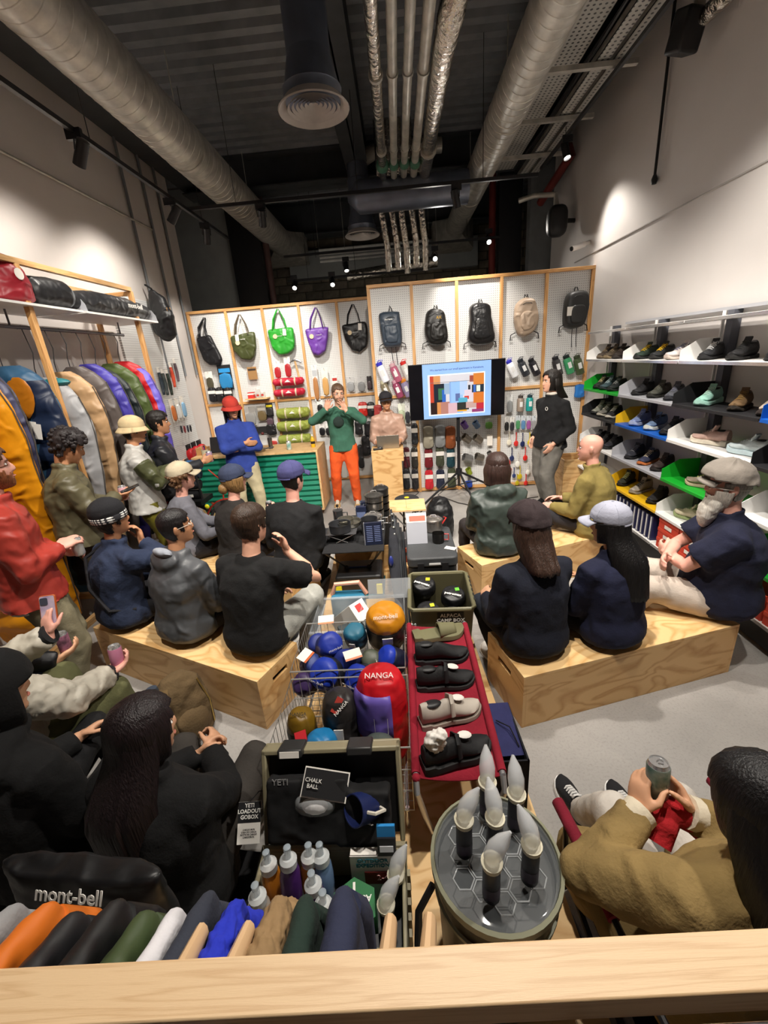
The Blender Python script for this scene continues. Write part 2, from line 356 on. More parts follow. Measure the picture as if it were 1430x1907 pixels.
# ---------------------------------------------------------------- ceiling services
def duct(name, label, x, z, r, y0, y1, pitch=.12):
    prof = []; y = y0
    while y < y1:
        prof += [(r, y), (r, y+pitch*.86), (r*1.012, y+pitch*.9), (r*1.012, y+pitch*.96)]; y += pitch
    t = thing(name, label, 'duct', (x, y0, z))
    R = RX(-pi/2)
    obj('spiral_tube', MB().lathe([(a, b-y0) for a, b in prof], 32, (0,0,0), R), GALV, t, smooth=25)
    e = y1-y0
    for yy in (e*.25, e*.55, e*.8):
        obj('hanger_rod', MB().cyl((0, yy, r), (0, yy, 5.2-z), .006, n=6), GALV, t)
        obj('strap', MB().lathe([(r*1.03, yy-.015), (r*1.03, yy+.015)], 32, (0,0,0), R), GALV, t)
    # square adapter at the far end
    n = 32; ring0 = [V((r*1.01*cos(2*pi*k/n), e, r*1.01*sin(2*pi*k/n))) for k in range(n)]; ring1 = []
    for k in range(n):
        a = 2*pi*k/n; c, s_ = cos(a), sin(a); q = max(abs(c), abs(s_)); ring1.append(V((c/q*.42, e+.38, s_/q*.27-.05)))
    obj('square_adapter', MB().loft([ring0, ring1, [p+V((0,.35,0)) for p in ring1]]), GALV, t, smooth=30)
    return t
duct('spiral_duct', 'long galvanised spiral duct running above the hanging sleeping bags', -2.22, 4.4, .235, .6, 9.9)
duct('spiral_duct', 'galvanised spiral duct running beside the perforated cable trays', 1.32, 4.4, .19, .6, 10.0)
def diffuser(x, y, z, label, dirx):
    t = thing('air_diffuser', label, 'vent', (x, y, z))
    obj('drop_duct', MB().lathe([(.16,.30),(.165,.33),(.17,.75),(.16,.76),(.16,1.0)], 28), mat('blue_grey_duct', hexc('6d7484'), .4, metal=.7), t)
    obj('cone', MB().lathe([(.225,.06),(.225,.12),(.23,.13),(.215,.14),(.165,.34),(.165,.36)], 28), mat('blue_grey_duct', (0,0,0)), t)
    obj('branch', MB().tube([(0,0,.85),(.08*dirx,0,1.02),(.3*dirx,.02,1.1),(1.3*dirx,.05,1.1)], [.15,.12,.1,.1], 16), GALV, t)
    rim = MB().lathe([(.215,.05),(.275,.0),(.28,.01),(.225,.07)], 36, caps=False)
    obj('rim', rim, mat('diffuser_white', hexc('b9b2ac'), .6), t)
    for k in range(6):
        r = .205-.034*k
        obj('ring_blade', MB().lathe([(r,.012+.006*k),(r-.018,.03+.006*k),(r-.016,.032+.006*k),(r+.002,.014+.006*k)], 36, caps=False), mat('diffuser_white', (0,0,0)), t)
    obj('throat', MB().lathe([(.215,.075),(.001,.08)], 28, caps=False), BLACK, t)
    return t
p = at(585, 208, Z=3.9); diffuser(p.x, p.y, 3.9, 'round ceiling diffuser with concentric rings on a blue-grey drop duct', 1)
p = at(675, 440, Z=3.9); diffuser(p.x, p.y, 3.9, 'far round diffuser hanging in front of the brick wall', 1)
def pipe(label, pts, r, m=GALV, name='service_pipe', n=12, bands=0, group=None, hang=False):
    t = thing(name, label, 'pipe', pts[0], group=group); a = V(pts[0])
    obj('pipe_run', MB().tube([V(q)-a for q in pts], r, n), m, t, smooth=60)
    if hang:
        for q in (pts[0], pts[-1]): obj('hanger_rod', MB().cyl(V(q)-a, V((q[0],q[1],5.2))-a, .005, n=5), GALV, t)
    for i in range(len(pts)-1):
        p0, p1 = V(pts[i])-a, V(pts[i+1])-a; L_ = (p1-p0).length; k = int(L_/1.2) if bands else 0
        for j in range(k):
            c = p0.lerp(p1, (j+.6)/(k+.2)); d = (p1-p0).normalized()*.02
            obj('clamp', MB().cyl(c-d, c+d, (r if isinstance(r, float) else r[i])*1.25, n=n), GALV, t)
    return t
for ang_, rr, lab in ((-1.0,.05,'first'),(2.6,.04,'second'),(5.9,.04,'third'),(9.2,.045,'fourth')):
    X = math.tan(radians(ang_))*2.25
    pipe('straight silver insulated pipe, %s of four side by side counted from the round diffuser' % lab, [(X, 1.0, 4.3), (X, 6.9, 4.3)], rr, FOIL if rr > .045 else GALV, bands=1, group='parallel silver pipes')
    obj('valve', MB().tube([(0,5.4,0),(0,5.44,.0),(0,5.5,.0),(0,5.54,0)], [rr*1.05,rr*1.6,rr*1.6,rr*1.05], 12), mat('green_valve', hexc('3d6a55'), .5), bpy.data.objects[[o.name for o in COL.objects if o.name.startswith('service_pipe')][-1]])
X = math.tan(radians(12.8))*2.25
pipe('foil-wrapped flexible duct bending down from the galvanised spiral duct', [(1.25,3.75,4.5),(.75,3.8,4.5),(.58,3.9,4.45),(.53,4.1,4.32),(X,4.4,4.3),(X,5.4,4.3),(X,6.9,4.3)], [.09,.1,.1,.1,.09,.08,.08], FOIL, 'foil_duct', bands=1)
pipe('wide flat-lying cross duct below the silver pipes', [(-.55,7.0,4.15),(-.4,7.0,4.15),(1.1,7.0,4.15)], [.05,.2,.2], mat('blue_grey_duct', (0,0,0)), 'cross_duct', 20)
for i, (x, z) in enumerate(((-.1,3.95),(.05,4.0),(.2,3.9),(.35,4.0),(.5,3.92))):
    pipe('short silver pipe drop with elbow, number %s in the cluster behind the cross duct' % ('one','two','three','four','five')[i], [(x,7.6,5.22),(x,7.6,z+.1),(x+.05,7.7,z-.25),(x+.05,7.8,z-.6)], .05, FOIL, group='pipe drops')
pipe('horizontal foil pipe low behind the screen wall', [(-.9,9.6,3.62),(.9,9.6,3.75)], .1, FOIL, hang=True)
for k in range(4): pipe('thin pale conduit in the bundle beside the far diffuser, %s from the top' % ('first','second','third','fourth')[k], [(-1.5,10.2,4.25-.07*k),(.8,10.2,4.25-.07*k)], .025, mat('pale_conduit', hexc('cfcfcc'), .4), 'conduit', 8, group='conduit bundle', hang=(k == 0 or True))
pipe('foil-wrapped branch pipe crossing above the cable tray', [(1.35,4.6,4.75),(1.7,4.5,4.75),(2.5,4.4,4.75)], .1, FOIL, 'foil_duct')
pipe('foil pipe cut off against the bare wall above the shoe shelves', [(2.62,3.4,4.35),(2.6,4.0,4.35),(2.5,4.75,4.35)], .06, FOIL, 'foil_duct')
pipe('dark red sprinkler pipe bending at the wall top', [(2.55,7.6,4.9),(2.58,7.3,4.5),(2.45,8.2,4.2)], .06, mat('red_pipe', hexc('6b241f'), .5))
pipe('dark red riser pipe behind the screen wall', [(1.85,9.0,5.0),(1.85,9.0,.0)], .06, mat('red_pipe', (0,0,0)))
pipe('brown riser pipe behind the tote bags', [(-2.3,9.0,5.0),(-2.3,9.0,.0)], .06, mat('brown_pipe', hexc('4a3330'), .5))
for k, yy in enumerate((6.45, 6.95, 7.35)):
    pipe('thin grey conduit dropping down the plaster wall, %s from the corner' % ('third','second','first')[k], [(XL+.03,yy,4.9),(XL+.03,yy,2.0)], .018, mat('grey_conduit', hexc('74777a'), .5), 'conduit', 8, group='wall conduits')
pipe('silver conduit along the plaster wall under the track', [(XL+.04,1.5,3.98),(XL+.04,6.9,3.98)], .014, GALV, 'conduit', 8)
tr = thing('cable_tray', 'perforated steel cable tray slung under the deck by the bare wall', 'cable tray', (0,0,0))
for x0, x1, zz in ((1.62,1.95,4.62),(2.02,2.14,4.5),(2.18,2.3,4.5)):
    obj('tray_strip', MB().bb(x0, x1, 1.0, 8.0, zz, zz+.006), TRAYM, tr); obj('tray_lip', MB().bb(x0, x0+.006, 1.0, 8.0, zz, zz+.06), GALV, tr)
for k in range(7): obj('bracket', MB().bb(1.55, 2.4, 1.4+k*.95, 1.45+k*.95, 4.44, 4.48), GALV, tr)
cab = MB()
for k in range(6): cab.tube([(1.98+random.uniform(-.02,.03), 1.0+q*.7, 4.55+random.uniform(0,.03)) for q in range(11)], .01, 6)
obj('cables', cab, BLACK, tr)
# lighting tracks and heads
def track(label, a, b):
    a, b = V(a), V(b); t = thing('light_track', label, 'light track', a); d = b-a
    Rr = M.Rotation(atan2(d.y, d.x), 3, 'Z')
    obj('rail', MB().box((d*.5), (d.length, .035, .035), Rr), BLACKM, t)
    for k in (.15, .5, .85): obj('suspension_rod', MB().cyl(d*k, d*k+V((0,0,5.2-a.z)), .004, n=5), BLACKM, t)
    return t
track('black light track running along above the hanging sleeping bags', (-2.38,1.2,3.86), (-2.38,7.2,3.86))
track('black light track crossing the room under both spiral ducts', (-2.45,6.0,3.9), (1.75,6.0,3.9))
track('rear black light track in front of the square duct adapters', (-1.95,8.8,3.82), (1.95,8.8,3.98))
track('lowest rear light track just over the timber frame top', (-1.95,8.9,3.52), (.6,8.9,3.52))
track('black light track along the cable tray by the bare wall', (2.2,1.2,4.4), (2.2,7.4,4.4))
track('invented black light track, out of view over the wooden benches', (-2.3,2.6,4.09), (1.9,2.6,4.09))  # invented track, unseen, carries added heads
track('invented black light track, out of view above the cargo box', (-2.3,1.4,4.09), (1.9,1.4,4.09))  # second invented track above the frame for the added heads
LENS = mat('lamp_lens', (1,.95,.86), .3, emit=14, var=0)
HEADPOS = ['first on the track above the sleeping bags','second on the track above the sleeping bags','third on the track above the sleeping bags','hung below the long spiral duct end','hung on the cross track near the screen',
 'lit in the rear over the tote bags','second rear lit one over the tote bags','lit rear one near the timber step','lit above the charcoal backpack','lit above the beige backpack','by the bare wall and red sprinkler pipe',
 'added out of view over the benches beside the counter','added out of view over the benches beside the shoe shelves','added out of view, aimed at the lectern','added out of view, facing the shoe shelves','added out of view, facing the standing listeners','added out of view over the bearded man','added out of view over the camp cot']
for i, (p, q, w, cone) in enumerate(SPOTS):
    p, q = V(p), V(q); d = (q-p).normalized()
    t = thing('track_spotlight', 'black cylindrical track spotlight '+HEADPOS[i], 'spotlight', p, group='track spotlights')
    R = d.to_track_quat('-Z', 'Y').to_matrix()
    obj('lamp_body', MB().lathe([(.02,.14),(.042,.13),(.045,.0),(.045,-.05),(.04,-.05),(.038,-.02)], 18, (0,0,0), R, caps=True), BLACKM, t)
    obj('lens' if i < OFF_FROM else 'lens_offscreen', MB().lathe([(.036,-.03),(.036,-.034)], 18, (0,0,0), R), LENS, t)
    top = .14 if i not in (5,6,7,8,9) else .12
    obj('yoke', MB().tube([R @ V((.05,0,.05)), R @ V((.055,0,.09))+V((0,0,.03)), V((0,0,.12)), R @ V((-.055,0,.09))+V((0,0,.03)), R @ V((-.05,0,.05))], .006, 6), BLACKM, t)
    obj('track_adapter', MB().bb(-.06,.06,-.018,.018,.12,.19), BLACKM, t)
    L_ = bpy.data.lights.new('track_lamp', 'SPOT'); L_.energy = w*LIGHTK; L_.spot_size = radians(cone); L_.spot_blend = .7; L_.shadow_soft_size = .05; L_.color = (1, .93, .84)
    lo = bpy.data.objects.new('track_lamp' if i < OFF_FROM else 'track_lamp_offscreen', L_); L_.name = lo.name; COL.objects.link(lo); lo.parent = t; lo.matrix_local = T4(d*.07, R)  # offscreen ones are unseen lamps added above the frame
# wall speaker, camera, hanging cord
s = thing('wall_speaker', 'black rounded loudspeaker on a bent wall arm', 'speaker', at(1037,412,X=2.42))
obj('cabinet', MB().ell((0,0,0), (.14,.11,.2), 16, 10, e=.6), BLACK, s); obj('arm', MB().tube([(.02,.08,.18),(0,.12,.36),(-.25,.3,.42),(-.45,.4,.4)], .035, 10), GALV, s)
obj('wall_plate', MB().tube([(.1,0,0),(.27,.05,0)], .03, 8), BLACK, s)
s = thing('security_camera', 'small white security camera above the timber frame corner', 'camera', at(1085,455,X=2.6))
obj('housing', MB().cyl((.02,0,0), (-.16,-.05,-.05), .04, .035), WHITES, s); obj('mount', MB().cyl((.02,0,.0), (.09,0,.02), .025), WHITES, s); obj('lens', MB().cyl((-.16,-.05,-.05), (-.17,-.053,-.053), .028), BLACK, s)
a, b = at(1250,60,X=2.655), at(1218,338,X=2.66)
s = thing('hanging_cable', 'black cable hanging down the bare wall with a plug end', 'cable', a)
obj('cord', MB().tube([(0,0,.4),(0,0,0),(b-a)*.6,(b-a)*.97], .014, 8), BLACK, s); obj('plug', MB().tube([(b-a)*.95,(b-a)*.985,(b-a)*1.02], [.016,.03,.022], 10), BLACK, s)
s = thing('ceiling_speaker', 'dark box speaker mounted near the foil pipe end', 'speaker', (2.45,4.55,4.3))
obj('cabinet', MB().box((0,0,0), (.2,.16,.26), RZ(.3) @ RX(.3)), BLACK, s, bevel=.02); obj('bracket', MB().bb(.04,.1,-.03,.03,.05,.55), GALV, s)
# ---------------------------------------------------------------- shoes
def lerp(a, b, t): return a+(b-a)*t
def interp(tab, t):
    if t <= tab[0][0]: return tab[0][1]
    for (a, x), (b, y) in zip(tab, tab[1:]):
        if t <= b:
            u = (t-a)/(b-a); return x+(y-x)*u
    return tab[-1][1]
def shoe_meshes(L=.285, chunky=1.0, low=False):
    "toe at +y, heel at -y, outsole at z=0"
    W = [(0,.028),(.05,.034),(.25,.036),(.45,.036),(.7,.048),(.85,.045),(.95,.032),(1,.014)]
    Ht = [(0,.112),(.08,.116),(.2,.1),(.32,.096),(.42,.108),(.55,.092),(.75,.062),(.9,.05),(1,.032)]
    if low: Ht = [(a, z*.78 if a < .5 else z*.9) for a, z in Ht]
    n = 14; sole = []; up = []; st = 22
    th = .026*chunky
    for i in range(st+1):
        t = i/st; y = -L/2+L*t; w = interp(W, t); toe = max(0, (t-.8))**2*.5
        ring = []
        for k in range(n):
            a = 2*pi*k/n; cx = math.copysign(abs(cos(a))**.55, cos(a)); cz = math.copysign(abs(sin(a))**.6, sin(a))
            fl = 1.08 if cz < 0 else 1.0
            ring.append(V((cx*(w+.006*chunky)*fl, y*1.03, th/2*(1+cz)+toe+(.008*chunky if cz > 0 and t < .15 else 0))))
        sole.append(ring)
        h = interp(Ht, t); ru = []
        for k in range(n):
            a = 2*pi*k/n; c, s_ = cos(a), sin(a); taper = 1-.45*max(0, s_)**1.3 if t > .35 else 1-.3*max(0, s_)
            ru.append(V((math.copysign(abs(c)**.8, c)*w*taper*1.02, y*.985, th*.7+toe+(h-th*.3)*(.5+.5*s_))))
        up.append(ru)
    S = me_of(MB().loft(sole), 'sole', 45); U = me_of(MB().loft(up), 'upper', 60)
    top = lambda t: th*.7+interp(Ht, t)-th*.3
    ln = MB().ell((0, -L*.30, top(.2)+.001), (.024, L*.155, .009), 14, 6, RX(-.06))
    lc = MB()
    for j in range(5):
        t = .44+.065*j; y = -L/2+L*t; z = top(t)
        lc.tube([(-.021, y-.006, z-.008), (-.01, y, z+.003), (.01, y, z+.003), (.02, y-.006, z-.006)], .0048, 5)
    lc.tube([(0,-L*.07,top(.43)+.004),(.018,-L*.10,top(.42)+.012),(.026,-L*.06,top(.45)+.002)], .003, 5); lc.tube([(0,-L*.07,top(.43)+.004),(-.018,-L*.10,top(.42)+.012),(-.026,-L*.06,top(.45)+.002)], .003, 5)
    tg = MB().box((0, -L*.105, top(.4)+.01), (.045, .012, .055), RX(.5))
    return dict(sole=S, upper=U, lining=me_of(ln, 'lining'), laces=me_of(lc, 'laces'), tongue=me_of(tg, 'tongue'))
SHOE = shoe_meshes(); SHOEC = shoe_meshes(.29, 1.5)
def shoe_parts(parent, um, sm, lm, M4=None, meshes=SHOE, lining=None, plain=False):
    for k, mm in (('sole', sm), ('upper', um), ('lining', lining or BLACK), ('laces', lm), ('tongue', um)):
        if plain and k in ('laces','tongue'): continue
        o = obj(k, meshes[k], mm, parent)
        if M4 is not None: o.matrix_local = M4
# ---------------------------------------------------------------- people
SK = {'fair': mat('skin_fair', hexc('d9a48a'), .55, var=.08, vs=14), 'pink': mat('skin_pink', hexc('e0a593'), .5, var=.08, vs=14), 'tan': mat('skin_tan', hexc('c08a66'), .55, var=.08, vs=14), 'light': mat('skin_light', hexc('d3a07e'), .55, var=.08, vs=14)}
EYEW = mat('eye_white', (.75,.72,.68), .3, var=.02); IRIS = mat('eye_iris', (.02,.012,.008), .2)
def hairm(h, var=.5): return mat('hair_'+h, hexc(h), .45, var=var, vs=5, stretch=(34,34,1.6), bump=.55, bs=6, bdist=.008)
CT = {}
def ctex(sc, kind='CLOUDS'):
    k = (round(sc, 3), kind)
    if k not in CT:
        t = bpy.data.textures.new('folds', kind); t.noise_scale = sc
        if kind == 'CLOUDS': t.noise_depth = 3
        if kind == 'MUSGRAVE': t.musgrave_type = 'RIDGED_MULTIFRACTAL'; t.octaves = 2.2; t.noise_intensity = .5; t.offset = 1.0; t.gain = 1.2
        CT[k] = t
    return CT[k]
def fused(name, mb, m, parent, vox, smooth=4, disp=0, dsc=.08, label=None, ridge=None):
    "overlapping closed pieces fused into one continuous surface"
    o = obj(name, mb, m, parent, label=label)
    md = o.modifiers.new('fuse', 'REMESH'); md.mode = 'VOXEL'; md.voxel_size = vox; md.use_smooth_shade = True
    if smooth: s = o.modifiers.new('relax', 'SMOOTH'); s.iterations = smooth; s.factor = .5
    if disp:
        d = o.modifiers.new('folds', 'DISPLACE'); d.texture = ctex(dsc); d.strength = disp; d.mid_level = .5; d.texture_coords = 'LOCAL'
        if ridge: d = o.modifiers.new('creases', 'DISPLACE'); d.texture = ctex(ridge[0], 'MUSGRAVE'); d.strength = ridge[1]; d.mid_level = .6; d.texture_coords = 'LOCAL'
    return o
HZ = [(-.122,.012,.062,.026),(-.114,.030,.083,.008),(-.098,.044,.089,-.02),(-.075,.057,.091,-.048),(-.05,.066,.092,-.068),(-.02,.072,.092,-.084),(.012,.0745,.092,-.094),(.045,.0745,.093,-.097),(.075,.068,.084,-.09),(.098,.054,.064,-.072),(.113,.034,.036,-.045),(.12,.012,.005,-.018)]
def hprof(z):
    for a, b in zip(HZ, HZ[1:]):
        if z <= b[0]:
            u = max(0, (z-a[0])/(b[0]-a[0])); return [a[i]+(b[i]-a[i])*u for i in (1,2,3)]
    return HZ[-1][1:]
def g(x, s): return math.exp(-(x/s)**2)
def head_pt(z, th, off=0, feat=True):
    w, yf, yb = hprof(z); c, s = cos(th), sin(th)
    x = w*math.copysign(abs(c)**.92, c); mid = 0.0
    y = (yf if s > 0 else -yb)*math.copysign(abs(s)**(.85 if s > 0 else .95), s)
    if feat and s > 0:
        y += .027*g(x, .013)*(1/(1+math.exp(-(-z+.004)/.008)))*g(max(0, -.034-z), .008)
        y += .006*g(z-.026, .012)*g(abs(x)-.03, .026) - .010*g(z-.006, .013)*g(abs(x)-.031, .015)
        y += .007*g(z+.064, .011)*g(x, .024) + .006*g(z+.104, .014)*g(x, .02) - .003*g(z+.052, .004)*g(x, .02) - .004*g(z+.082, .008)*g(x, .03)
        x += math.copysign(.004*g(z+.028, .02)*g(abs(x)-.05, .02), x)
    p = V((x, y, z))
    if off:
        nrm = V((x/.075**2, y/.095**2, z/.12**2)); nrm.normalize(); p += nrm*off
    return p
def head_mb(nz=30, nt=44):
    mb = MB(); mb.loft([[head_pt(-.122+.242*i/nz, 2*pi*k/nt) for k in range(nt)] for i in range(nz+1)])
    for sx in (-1, 1): mb.ell((.077*sx, -.012, -.004), (.010, .020, .033), 10, 8, RZ(.35*sx) @ RY(.15*sx))
    return mb
HEAD = head_mb()
def shell(keep, off, nz=34, nt=52, zlo=-.12, zhi=.119):
    mb = MB(); pts = {}; 
    for i in range(nz+1):
        z = zlo+(zhi-zlo)*i/nz
        for k in range(nt):
            th = 2*pi*k/nt; pts[i,k] = head_pt(z, th, off(z, th) if callable(off) else off, False)
    idx = {}; fs = []
    def vid(i, k):
        k %= nt
        if (i,k) not in idx: idx[i,k] = len(mb.v); mb.v.append(tuple(pts[i,k]))
        return idx[i,k]
    for i in range(nz):
        for k in range(nt):
            z = zlo+(zhi-zlo)*(i+.5)/nz; th = 2*pi*(k+.5)/nt
            if keep(z, th): fs.append((vid(i,k), vid(i,k+1), vid(i+1,k+1), vid(i+1,k)))
    fs.append(tuple(vid(nz, k) for k in range(nt))); mb.f += fs
    return mb
def front(th): return sin(th)       # 1 at the face, -1 at the back
def ik(a, b, l1, l2, pole):
    a, b, pole = V(a), V(b), V(pole); d = b-a; L = d.length; mx = (l1+l2)*.995
    if L > mx: b = a+d*(mx/L); d = b-a; L = mx
    x = (l1*l1-l2*l2+L*L)/(2*L); h = sqrt(max(0, l1*l1-x*x)); dn_ = d/L
    pp = pole-dn_*pole.dot(dn_); pp = pp.normalized() if pp.length > 1e-6 else V((0,0,1))
    return a+dn_*x+pp*h, b
def hand_mb(mb, w, d, n, side, curl=.5, s=1.0, spread=.0, thumb=.5):
    "w wrist, d finger direction, n palm facing, side: thumb direction sign along d x n"
    d = V(d).normalized(); n = V(n); n = (n-d*n.dot(d)).normalized(); sd = d.cross(n)*side
    R = M((sd, d, n)).transposed()
    mb.ell(V(w)+d*.048*s, V((.042,.052,.0165))*s, 12, 8, R, .75)
    mb.tube([V(w)-d*.03*s, V(w)+d*.025*s], [.025*s,.027*s], 10, sq=.75)
    for i, (ox, ln) in enumerate(((.030,.070),(.0105,.079),(-.009,.074),(-.028,.058))):
        p = V(w)+d*(.088-.004*abs(i-1))*s+sd*ox*s; a = curl*.55; pts = [p-d*.02*s, p]
        dd = d+sd*spread*(ox/.03)
        for fr in (.44,.31,.25):
            v = dd*cos(a)+n*sin(a); p = p+v.normalized()*ln*fr*s; pts.append(p); a += curl*.75
        mb.tube(pts, [.0098*s,.0098*s,.0092*s,.0085*s,.0068*s], 8)
        mb.ell(pts[-1], .0066*s, 8, 5)
    p = V(w)+d*.022*s+sd*.028*s; v1 = (d*.62+sd*.66+n*thumb*.9).normalized(); v2 = (d*.85+sd*.2*(1-curl)+n*thumb*(.6+curl*.5)).normalized()
    q = p+v1*.042*s; r = q+v2*.032*s; e = r+(v2*.8+n*.2*curl)*.024*s
    mb.tube([p-v1*.015*s, p, q, r, e], [.012*s,.0145*s,.0115*s,.0105*s,.0075*s], 8); mb.ell(e, .0074*s, 8, 5)
    return V(w)+d*.07*s+n*.035*s
def person(label, loc, rz, h=1.75, seat=None, lean=.06, side=0, slouch=.02, head=(0,0,0), tw=0, hands=None, hpose=None, feet=None, knees=None,
           top=None, bulk=1.0, sleeve='long', hem=None, hood=None, collar=None, neckr=1.0, under=None, belly=0, disp=.012, dsc=.09,
           legs=None, lbulk=1.0, shoe=None, shoesole=None, skin='fair', hair=None, hat=None, beard=None, glasses=None, face=True, vox=.0078, cuff=None, elbows=None, shw=1.0, spine=1.0, cat='person', coat=None, crease=.011):
    s = h/1.75; t = thing('person', label, cat, loc, rz)
    skin = SK[skin]
    pz = (seat+.108*s) if seat is not None else .93*s
    P = V((0,0,pz)); u = V((side, sin(lean), cos(lean))).normalized(); SPN = .5*s*spine
    N_ = P+u*SPN; Mid = P+u*SPN*.5+V((0,-slouch,0))
    def sp(q):
        if q < 0: return P+(V((0,0,1)) if seat is None else u)*q*SPN
        return P*(1-q)**2+Mid*2*q*(1-q)+N_*q*q + (Mid-(P+N_)/2)*q*(1-q)*1.2
    ax = V((cos(tw), sin(tw), 0)); fy = V((-sin(tw), cos(tw), 0))
    def ring(c, a, b, q, n=20, e=.85):
        axx = V((1,0,0)).lerp(ax, max(0, min(1, q))).normalized(); f = V((-axx.y, axx.x, 0))
        up = u if q >= 0 else (V((0,0,1)) if seat is None else u)
        f = (f-up*f.dot(up)).normalized(); axx = (axx-up*axx.dot(up)).normalized(); r = []
        for k in range(n):
            th = 2*pi*k/n; cx = math.copysign(abs(cos(th))**e, cos(th)); sy = math.copysign(abs(sin(th))**e, sin(th))
            r.append(c+axx*a*cx+f*(b*sy))
        return r
    sh = [N_+ax*(sx*.172*s*shw)-u*.088*s for sx in (-1,1)]
    hands = hands or [(-.2,.12,pz-.02),(.2,.12,pz-.02)]
    hpose = hpose or [{}, {}]
    elbows = elbows or [(-.32,-.45,-.8),(.32,-.45,-.8)]
    el = []; wr = []
    for i in (0,1):
        e_, w_ = ik(sh[i], V(hands[i]), .285*s, .255*s, elbows[i]); el.append(e_); wr.append(w_)
    # ---- head frame
    yaw, pit, tilt = head
    nb = N_+u*.01; nt_ = nb+(u*.7+V((0,.18,.5))).normalized()*.085*s
    HR = RZ(yaw+tw) @ RX(pit) @ RY(tilt)
    hc = nt_+HR @ V((0,.018*s,.088*s)); HM = T4(hc, HR) @ M.Scale(s, 4)
    body = MB(); body.join(HEAD, HM)
    body.tube([nb-u*.06*s, nb, nt_, hc+HR @ V((0,-.028,-.03))*s], [.062*s,.054*s,.052*s,.055*s], 16)
    body.loft([ring(sp(q), a*s, b*s, q) for q, a, b in ((.45,.12,.09),(.7,.135,.095),(.84,.12,.085),(.93,.085,.07),(1.02,.055,.05))])
    for i, sx in ((0,-1),(1,1)):
        body.tube([sh[i]-ax*sx*.06*s, sh[i], sh[i].lerp(el[i], .5), el[i], el[i].lerp(wr[i], .35), wr[i]], [x*s for x in (.05,.05,.045,.04,.038,.027)], 12)
        hp = hpose[i]
        fd = hp.get('d', (wr[i]-el[i]).normalized()); pn = hp.get('n', (-sx*.6, .2, -.6))
        sd_ = hp.get('side', None)
        if sd_ is None:
            c = V(fd).normalized().cross(V(pn)); sd_ = 1 if c.dot(V((-sx*.5, .4, .75))) > 0 else -1
        hand_mb(body, wr[i], fd, pn, sd_, hp.get('curl', .55), s*hp.get('s', 1), hp.get('spread', 0), hp.get('thumb', .5))
    fused('body', body, skin, t, vox, 1)
    # ---- upper garment
    if top is not None:
        hem_q = hem if hem is not None else (-.24 if seat is None else -.17)
        b_ = bulk; tb = MB(); T_ = []
        base = [(hem_q,.204,.150),(hem_q*.5,.192,.146),(0,.178,.138),(.2,.166,.128),(.42,.172,.132),(.62,.182,.136),(.78,.168,.122),(.88,.140,.102),(.95,.108,.084),(1.0,.082,.072),(1.03,.07,.066)]
        if seat is not None: base[0] = (hem_q,.165,.135); base[1] = (hem_q*.5,.19,.155); base[2] = (.05,.188,.152)
        for q, a, b in base:
            k = b_ if q < .95 else 1+(b_-1)*.4
            yo = belly*g(q-.2, .25)
            T_.append([p+fy*yo*.5 for p in ring(sp(q), a*s*k*(1 if q < .6 else shw), (b*s*k)+yo*.5, q)])
        tb.loft(T_)
        for i, sx in ((0,-1),(1,1)):
            a0 = sh[i]-ax*sx*.085*s+u*.012*s; R_ = [.068,.074,.068,.062,.056,.05,.046]
            if sleeve == 'long':
                w2 = el[i].lerp(wr[i], .97)
                tb.tube([a0, sh[i]+ax*sx*.008, sh[i].lerp(el[i], .45), el[i]-(el[i]-sh[i]).normalized()*.03, el[i]+(wr[i]-el[i]).normalized()*.035, el[i].lerp(wr[i], .6), w2], [x*s*(1+(b_-1)*1.3) for x in R_], 14)
                tb.ell(el[i], .062*s*(1+(b_-1)*1.3), 10, 7)
            else:
                e2 = sh[i].lerp(el[i], .72)
                tb.tube([a0, sh[i]+ax*sx*.008, sh[i].lerp(el[i], .4), e2], [x*s*b_ for x in (.075,.08,.078,.076)], 14)
        if collar: 
            tb.tube([N_+u*.035*s+ax*cos(2*pi*k/16)*.066*s*neckr+fy*(sin(2*pi*k/16)*.064+.008)*s*neckr+u*(.012*s if sin(2*pi*k/16) < 0 else -.012*s) for k in range(16)], collar*s, 8, closed=True)
        if hood:
            tb.ell(N_-fy*.085*s-u*.01*s, V((.125,.065,.075))*s*hood, 14, 10, RX(-.5)); tb.tube([N_+u*.02*s+ax*cos(a)*.085*s+fy*(sin(a)*.075)*s for a in [radians(150+240*k/12) for k in range(13)]], .03*s*hood, 8)
        fused(top[0], tb, top[1], t, .0128, 5, disp*1.3, dsc, ridge=(.16, crease))
        if sleeve == 'long' and cuff:
            for i in (0,1): obj('cuff', MB().tube([el[i].lerp(wr[i], .88), el[i].lerp(wr[i], 1.04)], .043*s*(1+(b_-1)*.8), 12), cuff, t)
        if under: 
            ub = MB().loft([ring(sp(q), a*s, b*s, q) for q, a, b in ((hem_q-.06,.176,.134),(hem_q-.05,.18,.138),(hem_q+.04,.18,.138),(.0,.165,.125))]); obj('undershirt', ub, under, t)
    # ---- legs
    hip = [P+V((sx*.088*s, .01, -.02*s)) for sx in (-1,1)]
    if feet is None: feet = [(-.11,.02,0),(.11,.02,0)] if seat is None else [(-.13,.5,0),(.13,.5,0)]
    knees = knees or ([(-.1,1,0),(.1,1,0)] if seat is None else [(-.25,.6,1),(.25,.6,1)])
